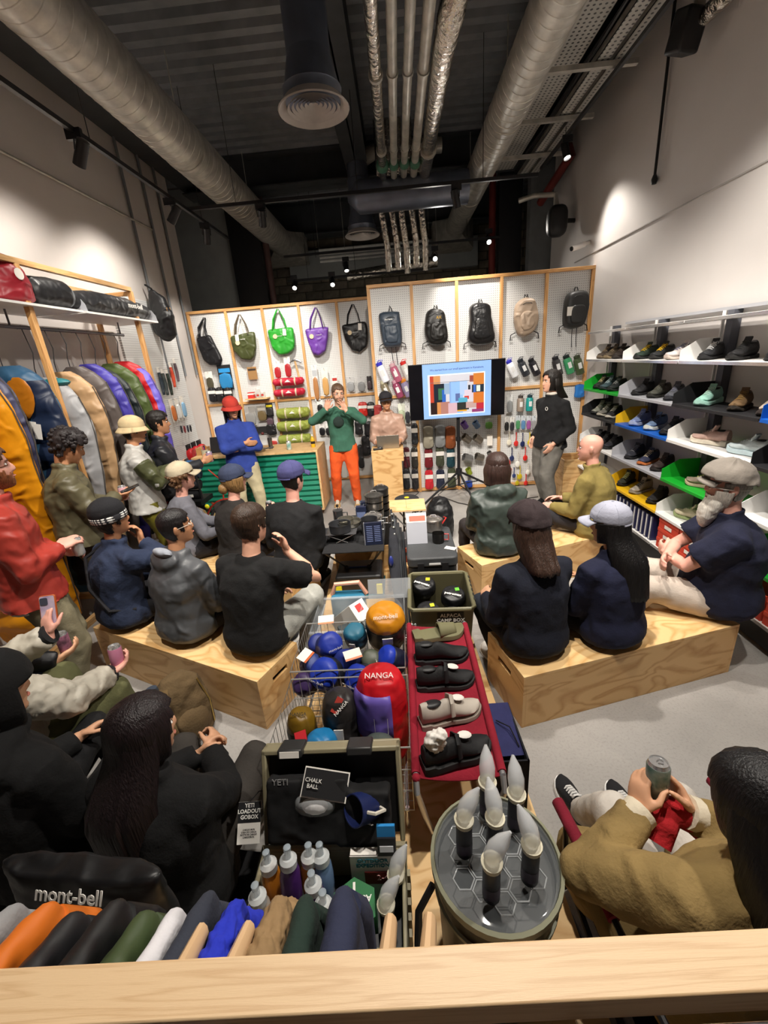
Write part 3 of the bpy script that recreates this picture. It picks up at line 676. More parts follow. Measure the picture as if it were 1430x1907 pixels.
    if legs is not None:
        lb = MB(); ka = []
        lb.loft([ring(sp(q), a*s*(1+(lbulk-1)*.5), b*s*(1+(lbulk-1)*.5), q) for q, a, b in ((-.22,.11,.1),(-.16,.155,.128),(-.05,.168,.132),(.04,.158,.122),(.08,.15,.115))])
        for i, sx in ((0,-1),(1,1)):
            ank = V(feet[i])+V((0,-.03,.085*s)); kn, an = ik(hip[i], ank, .425*s, .43*s, knees[i]); ka.append((kn, an))
            lb.tube([hip[i]-V((0,0,.0)), hip[i].lerp(kn, .25), hip[i].lerp(kn, .65), kn-(kn-hip[i]).normalized()*.03, kn+(an-kn).normalized()*.04, kn.lerp(an, .45), kn.lerp(an, .8), kn.lerp(an, .99)], [x*s*lbulk for x in (.098,.1,.084,.074,.07,.066,.058,.056)], 14)
            lb.ell(kn, .074*s*lbulk, 10, 8)
        fused('trousers', lb, legs, t, .0155, 4, .014, .1, ridge=(.18, .011))
        if shoe is not None:
            for i in (0,1):
                kn, an = ka[i]; fdir = V((an.x-hip[i].x*1.0, .35 if seat is None else .3, 0)); a = atan2(-fdir.x*.35, 1)
                sh_ = obj('shoe', SHOE['upper'], shoe, t); Mx = T4((an.x, an.y+.075*s, an.z-.085*s), RZ(a)) @ M.Scale(s, 4); sh_.matrix_local = Mx
                o2 = obj('sole', SHOE['sole'], shoesole or WHITES, sh_); o3 = obj('laces', SHOE['laces'], shoesole or WHITES, sh_)
    # ---- face
    if face:
        for sx in (-1,1):
            o = obj('eye', MB().ell(HM @ V((.031*sx, .0805, .006)), V((.014,.008,.008))*s, 10, 6, HR), EYEW, t); obj('iris', MB().ell(HM @ V((.031*sx, .0865, .006)), V((.0062,.003,.0066))*s, 8, 6, HR), IRIS, o)
            br = MB().tube([HM @ head_pt(.024, pi/2-sx*a, .002) for a in (.16,.34,.56)], [.003*s,.0045*s,.002*s], 6); obj('eyebrow', br, hair[1] if hair else hairm('2a2420'), t)
        obj('lips', MB().tube([HM @ (head_pt(-.064, pi/2-a, .0015)) for a in (-.26,-.12,0,.12,.26)], [.002*s,.0045*s,.005*s,.0045*s,.002*s], 6), mat('lips', hexc('b06f60'), .5), t)
    if beard:
        st, bm = beard
        kp = lambda z, th: z < -.046+.014*mnoise.noise(V((th*3,0,0)))+(.03 if abs(cos(th)) > .75 else 0) and sin(th) > -.15 and not (abs(z+.064) < .008 and sin(th) > .93)
        o = obj('beard', shell(kp, lambda z, th: (.0025 if st == 'short' else .012), zhi=.0).xf(HM), bm, t, sol=.004*s)
        if st == 'long':
            bb_ = MB(); 
            for k in range(9): pass
            rings = []
            for q, w, d, yy in ((-.045,.066,.045,.05),(-.09,.07,.06,.065),(-.14,.068,.06,.085),(-.19,.058,.05,.095),(-.235,.04,.036,.1),(-.265,.015,.012,.1)):
                rings.append([HM @ V((w*cos(a)*(1+.05*mnoise.noise(V((cos(a)*3, sin(a)*3, q*20)))), yy-.02+d*sin(a), q)) for a in [2*pi*k/18 for k in range(18)]])
            bb_.loft(rings); fused('beard', bb_, bm, t, .008, 3, .012, .025)
    if glasses:
        gb = MB()
        for sx in (-1,1):
            gb.tube([HM @ V((.033*sx+.023*cos(a), .102-.15*(.023*cos(a)*sx+.01)**1 if 0 else .1005-.008*abs(cos(a)), .004+.019*sin(a))) for a in [2*pi*k/16 for k in range(16)]], .0018*s, 5, closed=True)
            gb.tube([HM @ V((.056*sx,.093,.008)), HM @ V((.08*sx,.04,.01)), HM @ V((.083*sx,-.02,.006))], .0017*s, 5)
        gb.tube([HM @ V((-.01,.1,.008)), HM @ V((.01,.1,.008))], .0017*s, 5)
        obj('glasses', gb, glasses, t)
    # ---- hair
    if hair:
        st, hm = hair[0], hair[1]
        def wob(p, a=.004, f=60): return a*mnoise.noise(V(p)*f)
        if st in ('short', 'crop', 'curly'):
            tk = {'short': .016, 'crop': .007, 'curly': .03}[st]
            cut = .034 if hat else 1
            kp = lambda z, th: z < cut and z > (.060 if front(th) > .72 else (.036 if front(th) > .35 else (.004-.02*(cos(th*40) > .3) if front(th) > -.2 else -.066)))+.012*mnoise.noise(V((th*5, .3, 0)))
            o = obj('hair', shell(kp, lambda z, th: tk*(.6+.5*max(0, z)/.12)+tk*.35*mnoise.noise(V((cos(th)*4, sin(th)*4, z*40)))).xf(HM), hm, t, sol=.008*s)
            if st == 'curly':
                cb = MB(); random.seed(5)
                for k in range(90):
                    th = random.uniform(0, 2*pi); z = random.uniform(-.06, .117)
                    if not kp(z, th): continue
                    cb.ell(HM @ head_pt(z, th, .03, False), random.uniform(.012,.02)*s, 7, 5)
                obj('curls', cb, hm, o, kind='stuff')
        elif st in ('bob', 'long', 'tail', 'bun'):
            cut = .034 if hat else 1
            kp = lambda z, th: z < cut and z > (.080 if front(th) > .72 else (.05 if front(th) > .55 else (.0 if front(th) > .42 else -.09)))
            o = obj('hair', shell(kp, lambda z, th: .016+.004*mnoise.noise(V((cos(th)*5, sin(th)*5, z*20)))).xf(HM), hm, t, sol=.012*s)
            L_ = hair[2] if len(hair) > 2 else .2
            if st in ('bob', 'long'):
                rings = []; nn = 34; nj = 12
                backy = lambda zz: (sp(max(0, min(1, (zz-P.z)/max(.01, (N_-P).z)))).y-.150*s*(1+(bulk-1)*.9)-.012)
                for j in range(nj+1):
                    q = j/nj; z = .05-(L_+.05)*q; ring_ = []
                    for k in range(nn):
                        v = k/(nn-1); th = radians(178+184*v) if st == 'long' else radians(158+224*v)
                        b0 = head_pt(max(z, .0), th, .011+.011*min(1, q*3), False); nz_ = mnoise.noise(V((th*8, q*1.2, 0)))
                        fl = 1+.10*sin(min(1, q*1.3)*pi)
                        if st == 'bob': fl += .10*q
                        w0 = HM @ V((b0.x*fl+.006*nz_, b0.y*fl+.006*nz_, max(z, -.055)))
                        if z < -.055:
                            dz = (-.055-z)*s; w0.z -= dz; tq = min(1, dz/(.14*s))
                            if st == 'long':
                                sidew = 1-.12*q; w0.x = hc.x+(w0.x-hc.x)*sidew
                                if front(th) < .2: w0.y = lerp(w0.y, min(w0.y, backy(w0.z)-.01*nz_), tq*(.35+.65*max(0, -front(th))))
                            w0.z += .02*mnoise.noise(V((th*10, 3, 0)))*q
                        ring_.append(w0)
                    rings.append(ring_)
                obj('hair_length', MB().loft(rings, caps=False, closed=False), hm, o, sol=.014*s)
            elif st == 'tail':
                a = HM @ V((0,-.105,-.02)); obj('hair_tail', MB().tube([a, a+V((0,-.05,-.04))*s, a+V((.01,-.05,-.14))*s, a+V((.0,-.03,-L_))*s], [.03*s,.042*s,.045*s,.012*s], 12), hm, o)
            elif st == 'bun':
                a = HM @ V((0,-.11,-.05)); obj('hair_bun', MB().ell(a, V((.045,.04,.05))*s, 12, 8), hm, o)
    # ---- hats
    if hat:
        st, hm = hat[0], hat[1]
        if st in ('cap', 'flat'):
            tilt_ = .0
            kp = lambda z, th: z > .036-.014*(-front(th))
            bl = 1.0 if st == 'cap' else 1.35
            off = lambda z, th: .020+(.018*max(0, (z-.03)/.09) if st == 'cap' else .02+.02*front(th)*g(z-.07, .05)+.008*mnoise.noise(V((cos(th)*4, sin(th)*4, z*25))))
            o = obj('hat', shell(kp, off).xf(HM), hm, t, sol=.005*s)
            br = []; 
            for j in range(6):
                q = j/5; row = []
                for k in range(15):
                    a = radians(28+124*k/14); b0 = head_pt(.036, a, .019, False); ext = (.075 if st == 'cap' else .05)*q*sin(a)**.6
                    row.append(HM @ V((b0.x*(1+.12*q), b0.y+ext, .040+.006*q-.028*q*(abs(cos(a))**2)-.018*q*q)))
                br.append(row)
            obj('brim', MB().loft(br, False, False), hat[2] if len(hat) > 2 else hm, o, sol=.004*s)
            if st == 'cap':
                obj('button', MB().ell(HM @ V((0,-.008,.158)), .008*s, 8, 5), hm, o)
                for k in range(6):
                    th = radians(30+60*k)
                    obj('seam', MB().tube([HM @ head_pt(.04+.075*j/8, th, .0215+.018*max(0, (.01+.075*j/8)/.09)+.0015, False) for j in range(9)], .0014*s, 4), hm, o)
                obj('back_strap', MB().tube([HM @ head_pt(.026, th, .021, False) for th in [radians(230+80*k/10) for k in range(11)]], .007*s, 6), hm, o)
        elif st == 'bucket':
            o = obj('hat', shell(lambda z, th: z > .03, lambda z, th: .016+.012*(z-.03)/.09).xf(HM), hm, t, sol=.005*s)
            rows = []
            for j in range(5):
                q = j/4; rows.append([HM @ (head_pt(.034, 2*pi*k/36, .016, False)*1.0+V((cos(2*pi*k/36)*.034*q, sin(2*pi*k/36)*.038*q, -.046*q+.006*sin(4*pi*k/36)*q))) for k in range(36)])
            rows = [r+[r[0]] for r in rows]
            obj('brim', MB().loft(rows, False, False), hm, o, sol=.004*s)
        elif st == 'beanie':
            o = obj('hat', shell(lambda z, th: z > .012, lambda z, th: .014+.035*max(0, (z-.02)/.1)**1.5).xf(HM), hm, t, sol=.006*s)
            if len(hat) > 2:
                rows = [[HM @ head_pt(z, 2*pi*k/48, .022, False) for k in range(49)] for z in (.012,.028,.044,.06)]
                obj('patterned_band', MB().loft(rows, False, False), hat[2], o, sol=.004*s)
    return dict(root=t, wr=wr, el=el, HM=HM, HR=HR, N=N_, sp=sp, s=s, P=P)
def can(label, world, R=None, body='pink', group=None):
    t = thing('drink_can', label, 'can', world, R=R if R is not None else M.Identity(3), group=group)
    obj('can_body', MB().lathe([(.024,-.061),(.031,-.054),(.0325,-.05),(.0325,.046),(.031,.05)], 20), body, t); obj('can_top', MB().lathe([(.0315,.048),(.0265,.06),(.027,.0615),(.0255,.0615),(.0245,.057),(.001,.057)], 20), met('cfcfcf', .25), t)
    obj('pull_tab', MB().tube([(-.004,.004,.059),(.008,.01,.06),(.014,0,.06),(.008,-.01,.06),(-.004,-.004,.059)], .0016, 5), met('cfcfcf', .25), t)
    return t
# ---------------------------------------------------------------- people in the room
def fz(dx, dy): return atan2(-dx, dy)
def wpt(pr, p): return pr['root'].matrix_basis @ V(p)
def loc2(x, y, rz, q):
    "world point -> a person's local frame"
    dx, dy = q[0]-x, q[1]-y; c, s = cos(-rz), sin(-rz); return (dx*c-dy*s, dx*s+dy*c, q[2])
DK = hairm('1b1613'); BR = hairm('3a2c22'); BLD = hairm('8a6a42'); GRY = hairm('8f8a84')
SHB = fab('1c1c1f'); SHW = fab('cfcac2'); SHT = fab('a58a5f')
# 1 red hat, blue overshirt, arms crossed at the counter
a = fz(.5,-.86)
P1 = person('standing person in cobalt blue overshirt and red bucket hat leaning on the green counter', (-2.1,5.36,0), a, 1.74, lean=-.04, slouch=.0, head=(.12,-.16,.08), hands=[(.03,.2,1.12),(-.05,.23,1.18)], elbows=[(-1,.1,-.7),(1,.1,-.7)], hpose=[dict(d=(1,-.05,-.05),n=(0,-1,0),curl=.35),dict(d=(-1,-.05,-.2),n=(0,-1,.1),curl=.35)],
  top=('shirt', fab('2a3f8e', bump=.4)), bulk=1.12, hem=-.42, collar=.016, legs=fab('b3a888'), lbulk=1.12, shoe=SHB, skin='tan', hair=('long', DK, .22), hat=('bucket', fab('b8392e')), glasses=met('8a7a55'), feet=[(-.14,.2,0),(.12,.1,0)])
# 2 presenter, green sweater
P2 = person('standing presenter in forest green sweater and orange trousers with both hands raised', (-.84,5.98,0), fz(.08,-1), 1.78, lean=.0, head=(.25,-.12,0), hands=[(-.10,.27,1.43),(.15,.24,1.46)], elbows=[(-1,-.1,-.7),(1,-.1,-.7)], hpose=[dict(d=(.35,.1,.9),n=(.4,.9,.1),curl=.35,spread=.35),dict(d=(-.25,.2,.9),n=(-.3,.9,.1),curl=.35,spread=.35)],
  top=('sweater', fab('35604e')), bulk=1.03, hem=-.19, legs=fab('d9561f', bump=.6), lbulk=1.1, shoe=SHT, skin='fair', hair=('crop', hairm('5b4535')), beard=('short', hairm('8f6c55')), feet=[(-.13,.06,0),(.17,-.02,0)])
t = P2['root']; obj('chest_print', MB().ell((.02,.142,1.27), (.075,.02,.07), 18, 6, RX(.1)), fab('1d2a26'), t)
# 3 at the laptop
P3 = person('person in black cap and blush rain jacket typing at the plywood lectern', (-.19,6.14,0), fz(.02,-1), 1.60, lean=.12, head=(.1,.02,.05), hands=[(-.16,.30,.96),(.16,.30,.96)], hpose=[dict(d=(.3,.9,-.1),n=(0,0,-1),curl=.5),dict(d=(-.3,.9,-.1),n=(0,0,-1),curl=.5)],
  top=('rain_jacket', nyl('b3917f')), bulk=1.18, hem=-.3, collar=.02, hood=.8, legs=fab('5a4a42'), lbulk=1.1, shoe=SHB, skin='tan', hair=('short', DK), hat=('cap', fab('232126')), glasses=met('4a3a30'))
# 4 listener by the shelves
P4 = person('standing person in black pullover jacket and wide grey trousers beside the shoe shelves', (1.86,5.38,0), fz(-.88,-.35), 1.77, lean=.0, head=(-.2,.02,0), hands=[(-.2,.12,.92),(.22,.08,.93)], hpose=[dict(d=(.2,.5,-.8),n=(1,0,0),curl=.4),dict(d=(-.2,.5,-.8),n=(-1,0,0),curl=.4)],
  top=('jacket', fab('101012')), bulk=1.15, hem=-.2, collar=.02, legs=fab('6b6862'), lbulk=1.35, shoe=SHB, shoesole=BLACK, skin='fair', hair=('long', DK, .2), feet=[(-.12,.05,0),(.13,-.08,0)])
t = P4['root']; obj('neck_scarf', MB().tube([P4['N']+V((cos(2*pi*k/14)*.062, .01+sin(2*pi*k/14)*.06, .045)) for k in range(14)], .018, 8, closed=True), fab('c9c2b6'), t)
obj('chest_badge', MB().tube([(-.09+.02*cos(2*pi*k/12), .158, 1.33+.02*sin(2*pi*k/12)) for k in range(12)], .003, 4, closed=True), WINK, t)
# 5 red jacket
x, y = -2.27, 2.17; a = fz(.75,.66)
P5 = person('standing bearded person in brick red shell jacket and khaki trousers holding a can', (x,y,0), a, 1.78, lean=-.02, head=(.05,.06,0), hands=[(-.16,.2,1.02),(.03,.19,1.12)], elbows=[(-.8,-.4,-.5),(.8,-.5,-.5)], hpose=[dict(d=(.4,.8,.0),n=(.7,-.2,-.3),curl=.8),dict(d=(-.35,.9,.12),n=(-.6,.2,-.7),curl=.55)],
  top=('shell_jacket', nyl('a83a30')), crease=.016, bulk=1.15, hem=-.2, collar=.022, hood=.9, under=fab('d6d2ca'), legs=fab('7f7860'), lbulk=1.15, shoe=SHB, skin='pink', hair=('short', hairm('5a3a28')), beard=('short', hairm('8a5434')), vox=.006)
hp = P5['wr'][1]; can('silver can held by the person in the brick red jacket', wpt(P5, hp+V((-.05,.09,-.04))), body=mat('can_silver', hexc('c9c9c6'), .35, metal=.5))
# 6 olive jacket, phone
x, y = -2.62, 3.08; a = fz(.8,.6)
P6 = person('standing curly-haired person in olive bomber looking down at a phone', (x,y,0), a, 1.74, lean=.05, head=(.05,-.45,0), hands=[(-.04,.27,1.1),(.07,.31,1.16)], elbows=[(-.8,-.4,-.6),(.8,-.4,-.6)], hpose=[dict(d=(.3,.9,.1),n=(.3,0,.9),curl=.6),dict(d=(0,1,.05),n=(-.2,0,1),curl=.55)],
  top=('bomber_jacket', nyl('5d5842')), crease=.018, bulk=1.25, hem=-.18, collar=.025, legs=fab('4c4437'), lbulk=1.15, shoe=SHB, skin='tan', hair=('curly', hairm('262122')))
hp = P6['wr'][1]; t = tag(obj('phone', MB().rbox((0,0,0), (.07,.145,.009), .01), BLACK, bevel=.002), 'dark phone held flat by the curly-haired person in olive', 'phone'); t.location = wpt(P6, hp+V((0,.1,.035))); t.rotation_euler = (.25,0,a)
hp = P6['wr'][0]; can('pale pink can held under the phone by the curly-haired person', wpt(P6, hp+V((.02,.09,.05))), body=mat('can_palepink', hexc('d3a6b0'), .4))
# 7 bucket hat
x, y = -2.58, 3.95; a = fz(.85,.5)
P7 = person('standing person in beige bucket hat and white-and-olive windbreaker using a phone', (x,y,0), a, 1.71, lean=.02, head=(-.05,-.06,0), hands=[(-.03,.26,1.15),(.06,.29,1.18)], elbows=[(-.8,-.4,-.6),(.8,-.4,-.6)], hpose=[dict(d=(.2,.9,.15),n=(.3,0,.9),curl=.6),dict(d=(-.1,.95,.1),n=(-.2,0,1),curl=.6)],
  top=('windbreaker', nyl('b9b7b2')), bulk=1.16, hem=-.24, collar=.024, legs=nyl('6a6420'), lbulk=1.25, shoe=SHB, skin='tan', hair=('short', DK), hat=('bucket', fab('c7b28a')), glasses=met('8a8a8a'))
t = P7['root']
for i in (0,1):
    s_, e_, w_ = P7['sp'](.9)+V(((i*2-1)*.17,0,0)), P7['el'][i], P7['wr'][i]
    fused('sleeve', MB().tube([s_.lerp(e_,.25), s_.lerp(e_,.6), e_, e_.lerp(w_,.5), e_.lerp(w_,.96)], [.09,.088,.082,.072,.058], 14), nyl('4d5034'), t, .011, 3, .014, .06)
hp = P7['wr'][1]; t = tag(obj('phone', MB().rbox((0,0,0), (.07,.145,.009), .01), BLACK, bevel=.002), 'black phone in the hands of the person in the bucket hat', 'phone'); t.location = wpt(P7, hp+V((-.01,.1,.035))); t.rotation_euler = (.3,0,a)
# 8 dark jacket with can
x, y = -2.58, 4.42; a = fz(.85,.45)
P8 = person('standing person with swept dark hair in charcoal jacket holding a can', (x,y,0), a, 1.71, lean=.02, head=(.0,.0,0), hands=[(-.2,.15,.95),(.12,.38,1.12)], hpose=[dict(curl=.6),dict(d=(-.1,.9,.3),n=(-.9,.1,.1),curl=.85)],
  top=('jacket', nyl('26272c')), bulk=1.14, hem=-.2, collar=.026, legs=fab('24242a'), lbulk=1.1, shoe=SHB, skin='tan', hair=('short', DK))
hp = P8['wr'][1]; can('lilac can held upright by the person in charcoal', wpt(P8, hp+V((-.045,.08,.04))), body=mat('can_lilac', hexc('a48aa0'), .4))
# 9-11 on the middle bench
S_ = .36
P9 = person('seated person in beige cap and grey sweatshirt with legs stretched out', (-2.14,3.7,0), fz(.8,.6), 1.74, seat=S_, lean=.12, slouch=.03, head=(-.05,.05,0), hands=[(.05,.42,.62),(.22,.4,.62)], hpose=[dict(d=(.8,.4,-.1),n=(0,-.2,-1),curl=.5),dict(d=(-.3,.8,-.3),n=(0,-.2,-1),curl=.5)],
  top=('sweatshirt', fab('6c6c74')), bulk=1.06, legs=fab('26252a'), lbulk=1.05, shoe=SHW, skin='pink', hair=('curly', hairm('6a4c33')), hat=('cap', fab('c3b69c')), glasses=met('777777'), feet=[(-.12,.62,0),(.15,.66,0)])
P10 = person('seated person in navy cap with a low bun and dark brown coat', (-1.55,3.51,0), fz(.5,.86), 1.70, seat=S_, lean=.1, slouch=.03, head=(-.35,.04,0), hands=[(-.1,.32,.6),(.13,.33,.72)], hpose=[dict(curl=.6),dict(d=(.1,.5,.8),n=(-.9,.1,.1),curl=.85)],
  top=('coat', fab('221e1c')), bulk=1.12, hem=-.2, legs=fab('29262a'), shoe=SHB, skin='pink', hair=('bun', BLD), hat=('cap', fab('323a52')))
hp = P10['wr'][1]; can('black can held up by the person with the low bun', wpt(P10, hp+V((-.045,.03,.07))), body=mat('can_black', hexc('2b2524'), .4))
P11 = person('seated person in indigo cap and black sweater by the bench end', (-.95,3.28,0), fz(.25,.97), 1.78, seat=S_, lean=.1, slouch=.03, head=(-.25,.02,0), hands=[(-.16,.28,.6),(.04,.28,.6)], top=('sweater', fab('0e0e10')), bulk=1.12, legs=fab('1f1e22'), lbulk=1.05, shoe=SHB, shoesole=WHITES, skin='pink', hair=('crop', DK), hat=('cap', fab('3d3d68')), feet=[(-.24,.40,0),(-.03,.42,0)])
# 12-14 on the near bench
P12 = person('seated person in patterned black beanie and navy fleece with hand on chin', (-2.09,2.62,0), fz(.55,.83), 1.72, seat=S_, lean=.1, slouch=.03, head=(-.2,.1,.1), hands=[(-.1,.32,.6),(.06,.21,.93)], elbows=[(-.7,-.5,-.6),(.9,.1,-.7)], hpose=[dict(curl=.6),dict(d=(-.2,.1,1),n=(-.1,-1,.1),curl=.9)],
  top=('fleece', fab('222c44', bump=.8, bs=60)), bulk=1.18, collar=.026, legs=fab('1d1c20'), shoe=SHB, skin='tan', hair=('short', DK), hat=('beanie', fab('17171b'), dots('beanie_pattern', (.02,.02,.025), (.75,.75,.72), .016, .0055, 'xz', .9)))
t = P12['root']; obj('shoulder_strap', MB().tube([P12['sp'](.93)+V((-.13,.02,.03)), P12['sp'](.8)+V((-.13,-.125,.03)), P12['sp'](.5)+V((0,-.175,0)), P12['sp'](.2)+V((.14,-.14,0)), P12['sp'](.12)+V((.2,0,.0))], .012, 6), fab('1b1a1e'), t)
P13 = person('seated person in graphite hooded jacket and clear glasses', (-1.53,2.42,0), fz(.5,.86), 1.70, seat=S_, lean=.1, slouch=.03, head=(-.35,.06,0), hands=[(-.12,.36,.58),(.14,.36,.58)],
  top=('jacket', nyl('4b4d50')), bulk=1.2, hood=1.15, legs=fab('232226'), shoe=SHB, skin='tan', hair=('crop', hairm('171314')), glasses=mat('clear_frame', hexc('cfc6b8'), .3))
obj('hood_lining', MB().ell(P13['N']+V((.02,-.10,.055)), (.085,.045,.03), 14, 8, RX(-.5)), fab('8e929b'), P13['root'])
P14 = person('seated person in black t-shirt and pale jeans with hand on cheek', (-.99,2.25,0), fz(.35,.93), 1.78, seat=S_, lean=.16, slouch=.03, head=(-.1,-.02,-.05), hands=[(-.1,.3,.58),(.12,.27,.93)], elbows=[(-.7,-.5,-.6),(.9,.2,-.8)], hpose=[dict(curl=.6),dict(d=(-.15,-.05,1),n=(-.5,-.8,0),curl=.7)],
  top=('t_shirt', fab('0c0c0d')), sleeve='short', bulk=1.12, legs=fab('a3a39c', bump=.7), lbulk=1.15, shoe=SHB, skin='fair', hair=('short', hairm('33241a')), feet=[(-.16,.40,0),(.09,.38,0)], knees=[(-.2,.6,1),(.2,.6,1)])
# 15-16 on the far right bench
P15 = person('seated person with brown bob in dark green hooded raincoat', (.80,3.45,0), fz(-.1,1), 1.66, seat=S_, lean=.08, slouch=.02, head=(.15,0,0), hands=[(-.14,.36,.58),(.12,.36,.58)], top=('raincoat', nyl('343d38')), crease=.018, bulk=1.26, hem=-.2, hood=1.15, legs=fab('2b2524'), shoe=SHB, skin='light', hair=('bob', hairm('33221d'), .15), feet=[(-.2,.5,0),(.1,.55,0)])
P16 = person('seated bald person in olive corduroy blazer', (1.75,3.76,0), fz(-.75,.65), 1.76, seat=S_, lean=.1, slouch=.03, head=(.2,.02,0), hands=[(-.12,.36,.58),(.12,.36,.6)], top=('blazer', fab('83743f', bump=.4)), bulk=1.17, hem=-.25, collar=.02, legs=fab('252327'), shoe=SHB, shoesole=BLACK, skin='pink', feet=[(-.1,.5,0),(.12,.5,0)])
# 17-19 on the near right bench
P17 = person('seated person in dark brown baker cap and navy cardigan with wavy hair', (.71,2.12,0), fz(-.28,.96), 1.66, seat=S_, lean=.1, slouch=.03, head=(-.05,-.1,0), hands=[(-.15,.3,.58),(.12,.34,.58)], top=('cardigan', fab('0d1120')), bulk=1.1, legs=fab('1a1f2a'), shoe=SHW, skin='light', hair=('long', hairm('3b2a22'), .22), hat=('flat', fab('2b2022')), feet=[(-.06,.34,0),(.12,.48,0)])
P18 = person('seated person in pale grey cap and indigo work jacket with long black hair', (1.18,2.18,0), fz(-.4,.92), 1.58, seat=S_, lean=.1, slouch=.02, head=(.55,-.05,0), hands=[(-.12,.32,.58),(.12,.34,.58)], top=('work_jacket', fab('121630')), bulk=1.16, legs=fab('1b1b22'), shoe=SHB, skin='tan', hair=('long', hairm('0e0c0d'), .42, -.15), hat=('cap', fab('9d9fae')), collar=.018)
P19 = person('seated person with long white beard, flat cap and navy short-sleeved shirt', (2.0,2.45,0), fz(-.87,.42), 1.82, seat=S_, lean=.08, slouch=.03, head=(.0,.03,0), hands=[(.1,.32,.66),(-.08,.34,.7)], elbows=[(-1,.3,-.5),(1,.3,-.5)], hpose=[dict(d=(.9,.3,0),n=(0,-1,0),curl=.5),dict(d=(-.9,.3,0),n=(0,-1,0),curl=.5)],
  top=('shirt', fab('14172e')), sleeve='short', bulk=1.27, belly=.09, collar=.018, legs=fab('b9aca0'), lbulk=1.22, shoe=SHB, skin='pink', hair=('crop', GRY), hat=('flat', fab('7b746c')), beard=('long', hairm('d6d0c6', .2)), glasses=met('b0a79a'), feet=[(-.12,.62,0),(.12,.66,0)])
# 20 tan coat in the camp chair
x, y = .80, .72; a = fz(-.12,1)
P20 = person('seated person in tan field coat with long black hair holding a can', (x,y,0), a, 1.64, seat=.26, lean=-.1, slouch=.01, head=(.12,-.3,0), hands=[loc2(x,y,a,(.655,.92,.69)), loc2(x,y,a,(.80,.92,.69))], elbows=[(-1,-.2,-.4),(1,-.2,-.5)], hpose=[dict(d=(.25,.5,.7),n=(.9,.2,-.2),curl=.75),dict(d=(-.2,.55,.7),n=(-.9,.1,0),curl=.75)],
  top=('coat', fab('8a7346', bump=.8)), crease=.022, bulk=1.26, hem=-.3, collar=.03, cuff=fab('d6cbb4'), legs=fab('d3ccc2'), lbulk=1.1, shoe=SHB, skin='light', hair=('long', hairm('0c0b0d'), .34, -.1), vox=.006, feet=[(-.02,.66,0),(.2,.6,0)], knees=[(.0,.5,1),(.2,.5,1)])
fused('coat_skirt', MB().ell((-.17,.16,.36), (.11,.24,.11), 14, 10).ell((-.22,.3,.3), (.07,.14,.14), 12, 8).ell((.15,.14,.36), (.12,.22,.11), 14, 10), fab('8a7346', bump=.8), P20['root'], .012, 4, .02, .08, ridge=(.16,.015))
hp = (P20['wr'][0]+P20['wr'][1])*.5; can('silver and teal can held by the person in the tan coat', wpt(P20, hp+V((.0,.045,.085))), R=RX(-.15), body=mat('can_printed', hexc('9aa39d'), .35, metal=.3, c2=hexc('3f6a63'), c2s=30))
obj('red_scarf', MB().tube([(-.09,.17,.62),(-.03,.22,.68),(.05,.2,.66),(.09,.15,.6)], [.04,.05,.05,.03], 12), fab('a8131c', bump=1, bs=80), P20['root'])
# 21 white puffer with phone and pink can
x, y = -1.93, 1.42; a = fz(.3,.95)
P21 = person('seated person in cream puffer jacket and olive trousers filming with a phone', (x,y,0), a, 1.72, seat=.34, lean=-.02, slouch=.0, head=(.1,.25,0), hands=[loc2(x,y,a,(-1.87,1.78,.84)), loc2(x,y,a,(-1.60,1.74,.60))], elbows=[(-.9,-.2,-.6),(.9,-.2,-.6)], hpose=[dict(d=(-.25,.3,.9),n=(0,.9,-.2),curl=.5),dict(d=(.3,.8,.25),n=(-.3,-.2,.9),curl=.75)],
  top=('puffer_jacket', nyl('b8b2a4', .5)), bulk=1.34, hem=-.2, collar=.035, disp=.03, dsc=.05, cuff=fab('1a1a1c'), legs=fab('5f603f'), lbulk=1.25, shoe=SHB, skin='pink', hair=('short', DK), feet=[(-.15,.5,0),(.22,.52,0)], vox=.006)
hp = P21['wr'][0]
ph = thing('phone', 'orange-rimmed phone held up by the person in the cream puffer', 'phone', wpt(P21, hp+V((-.02,.05,.11))), R=RZ(a+.5) @ RX(-.35))
obj('case', MB().rbox((0,0,0), (.078,.158,.011), .012, R=RX(pi/2)), pla('b45a2c'), ph, bevel=.002); obj('back', MB().rbox((0,-.006,0), (.07,.15,.002), .01, R=RX(pi/2)), mat('phone_print', hexc('8f7f9f'), .3, c2=hexc('c9b8c4'), c2s=20), ph)
obj('camera_block', MB().rbox((-.014,-.008,.048), (.036,.038,.004), .008, R=RX(pi/2)), pla('3c3f4c'), ph)
hp = P21['wr'][1]; can('pink can held on the knee by the person in the cream puffer', wpt(P21, hp+V((.0,.07,.07))), R=RX(-.1), body=mat('can_pink', hexc('b5748f'), .4))
# 24 behind the puffer
x, y = -2.5, 1.64; a = fz(.35,.93)
P24 = person('seated person in black jacket and dark jeans holding a pink can with black print', (x,y,0), a, 1.74, seat=.34, lean=.0, head=(0,0,0), hands=[(-.1,.3,.55), loc2(x,y,a,(-1.97,1.93,.56))], hpose=[dict(curl=.5),dict(d=(.2,.85,.2),n=(-.6,0,.7),curl=.75)], top=('jacket', nyl('15161a')), bulk=1.2, legs=fab('232836'), lbulk=1.15, feet=[(-.1,.3,0),(.14,.34,0)], shoe=SHB, skin='light', hair=('short', DK))
hp = P24['wr'][1]; can('pink can with black print resting by the dark jeans', wpt(P24, hp+V((-.0,.06,.08))), body=mat('can_pink_print', hexc('b5748f'), .4, c2=hexc('2a2428'), c2s=26))
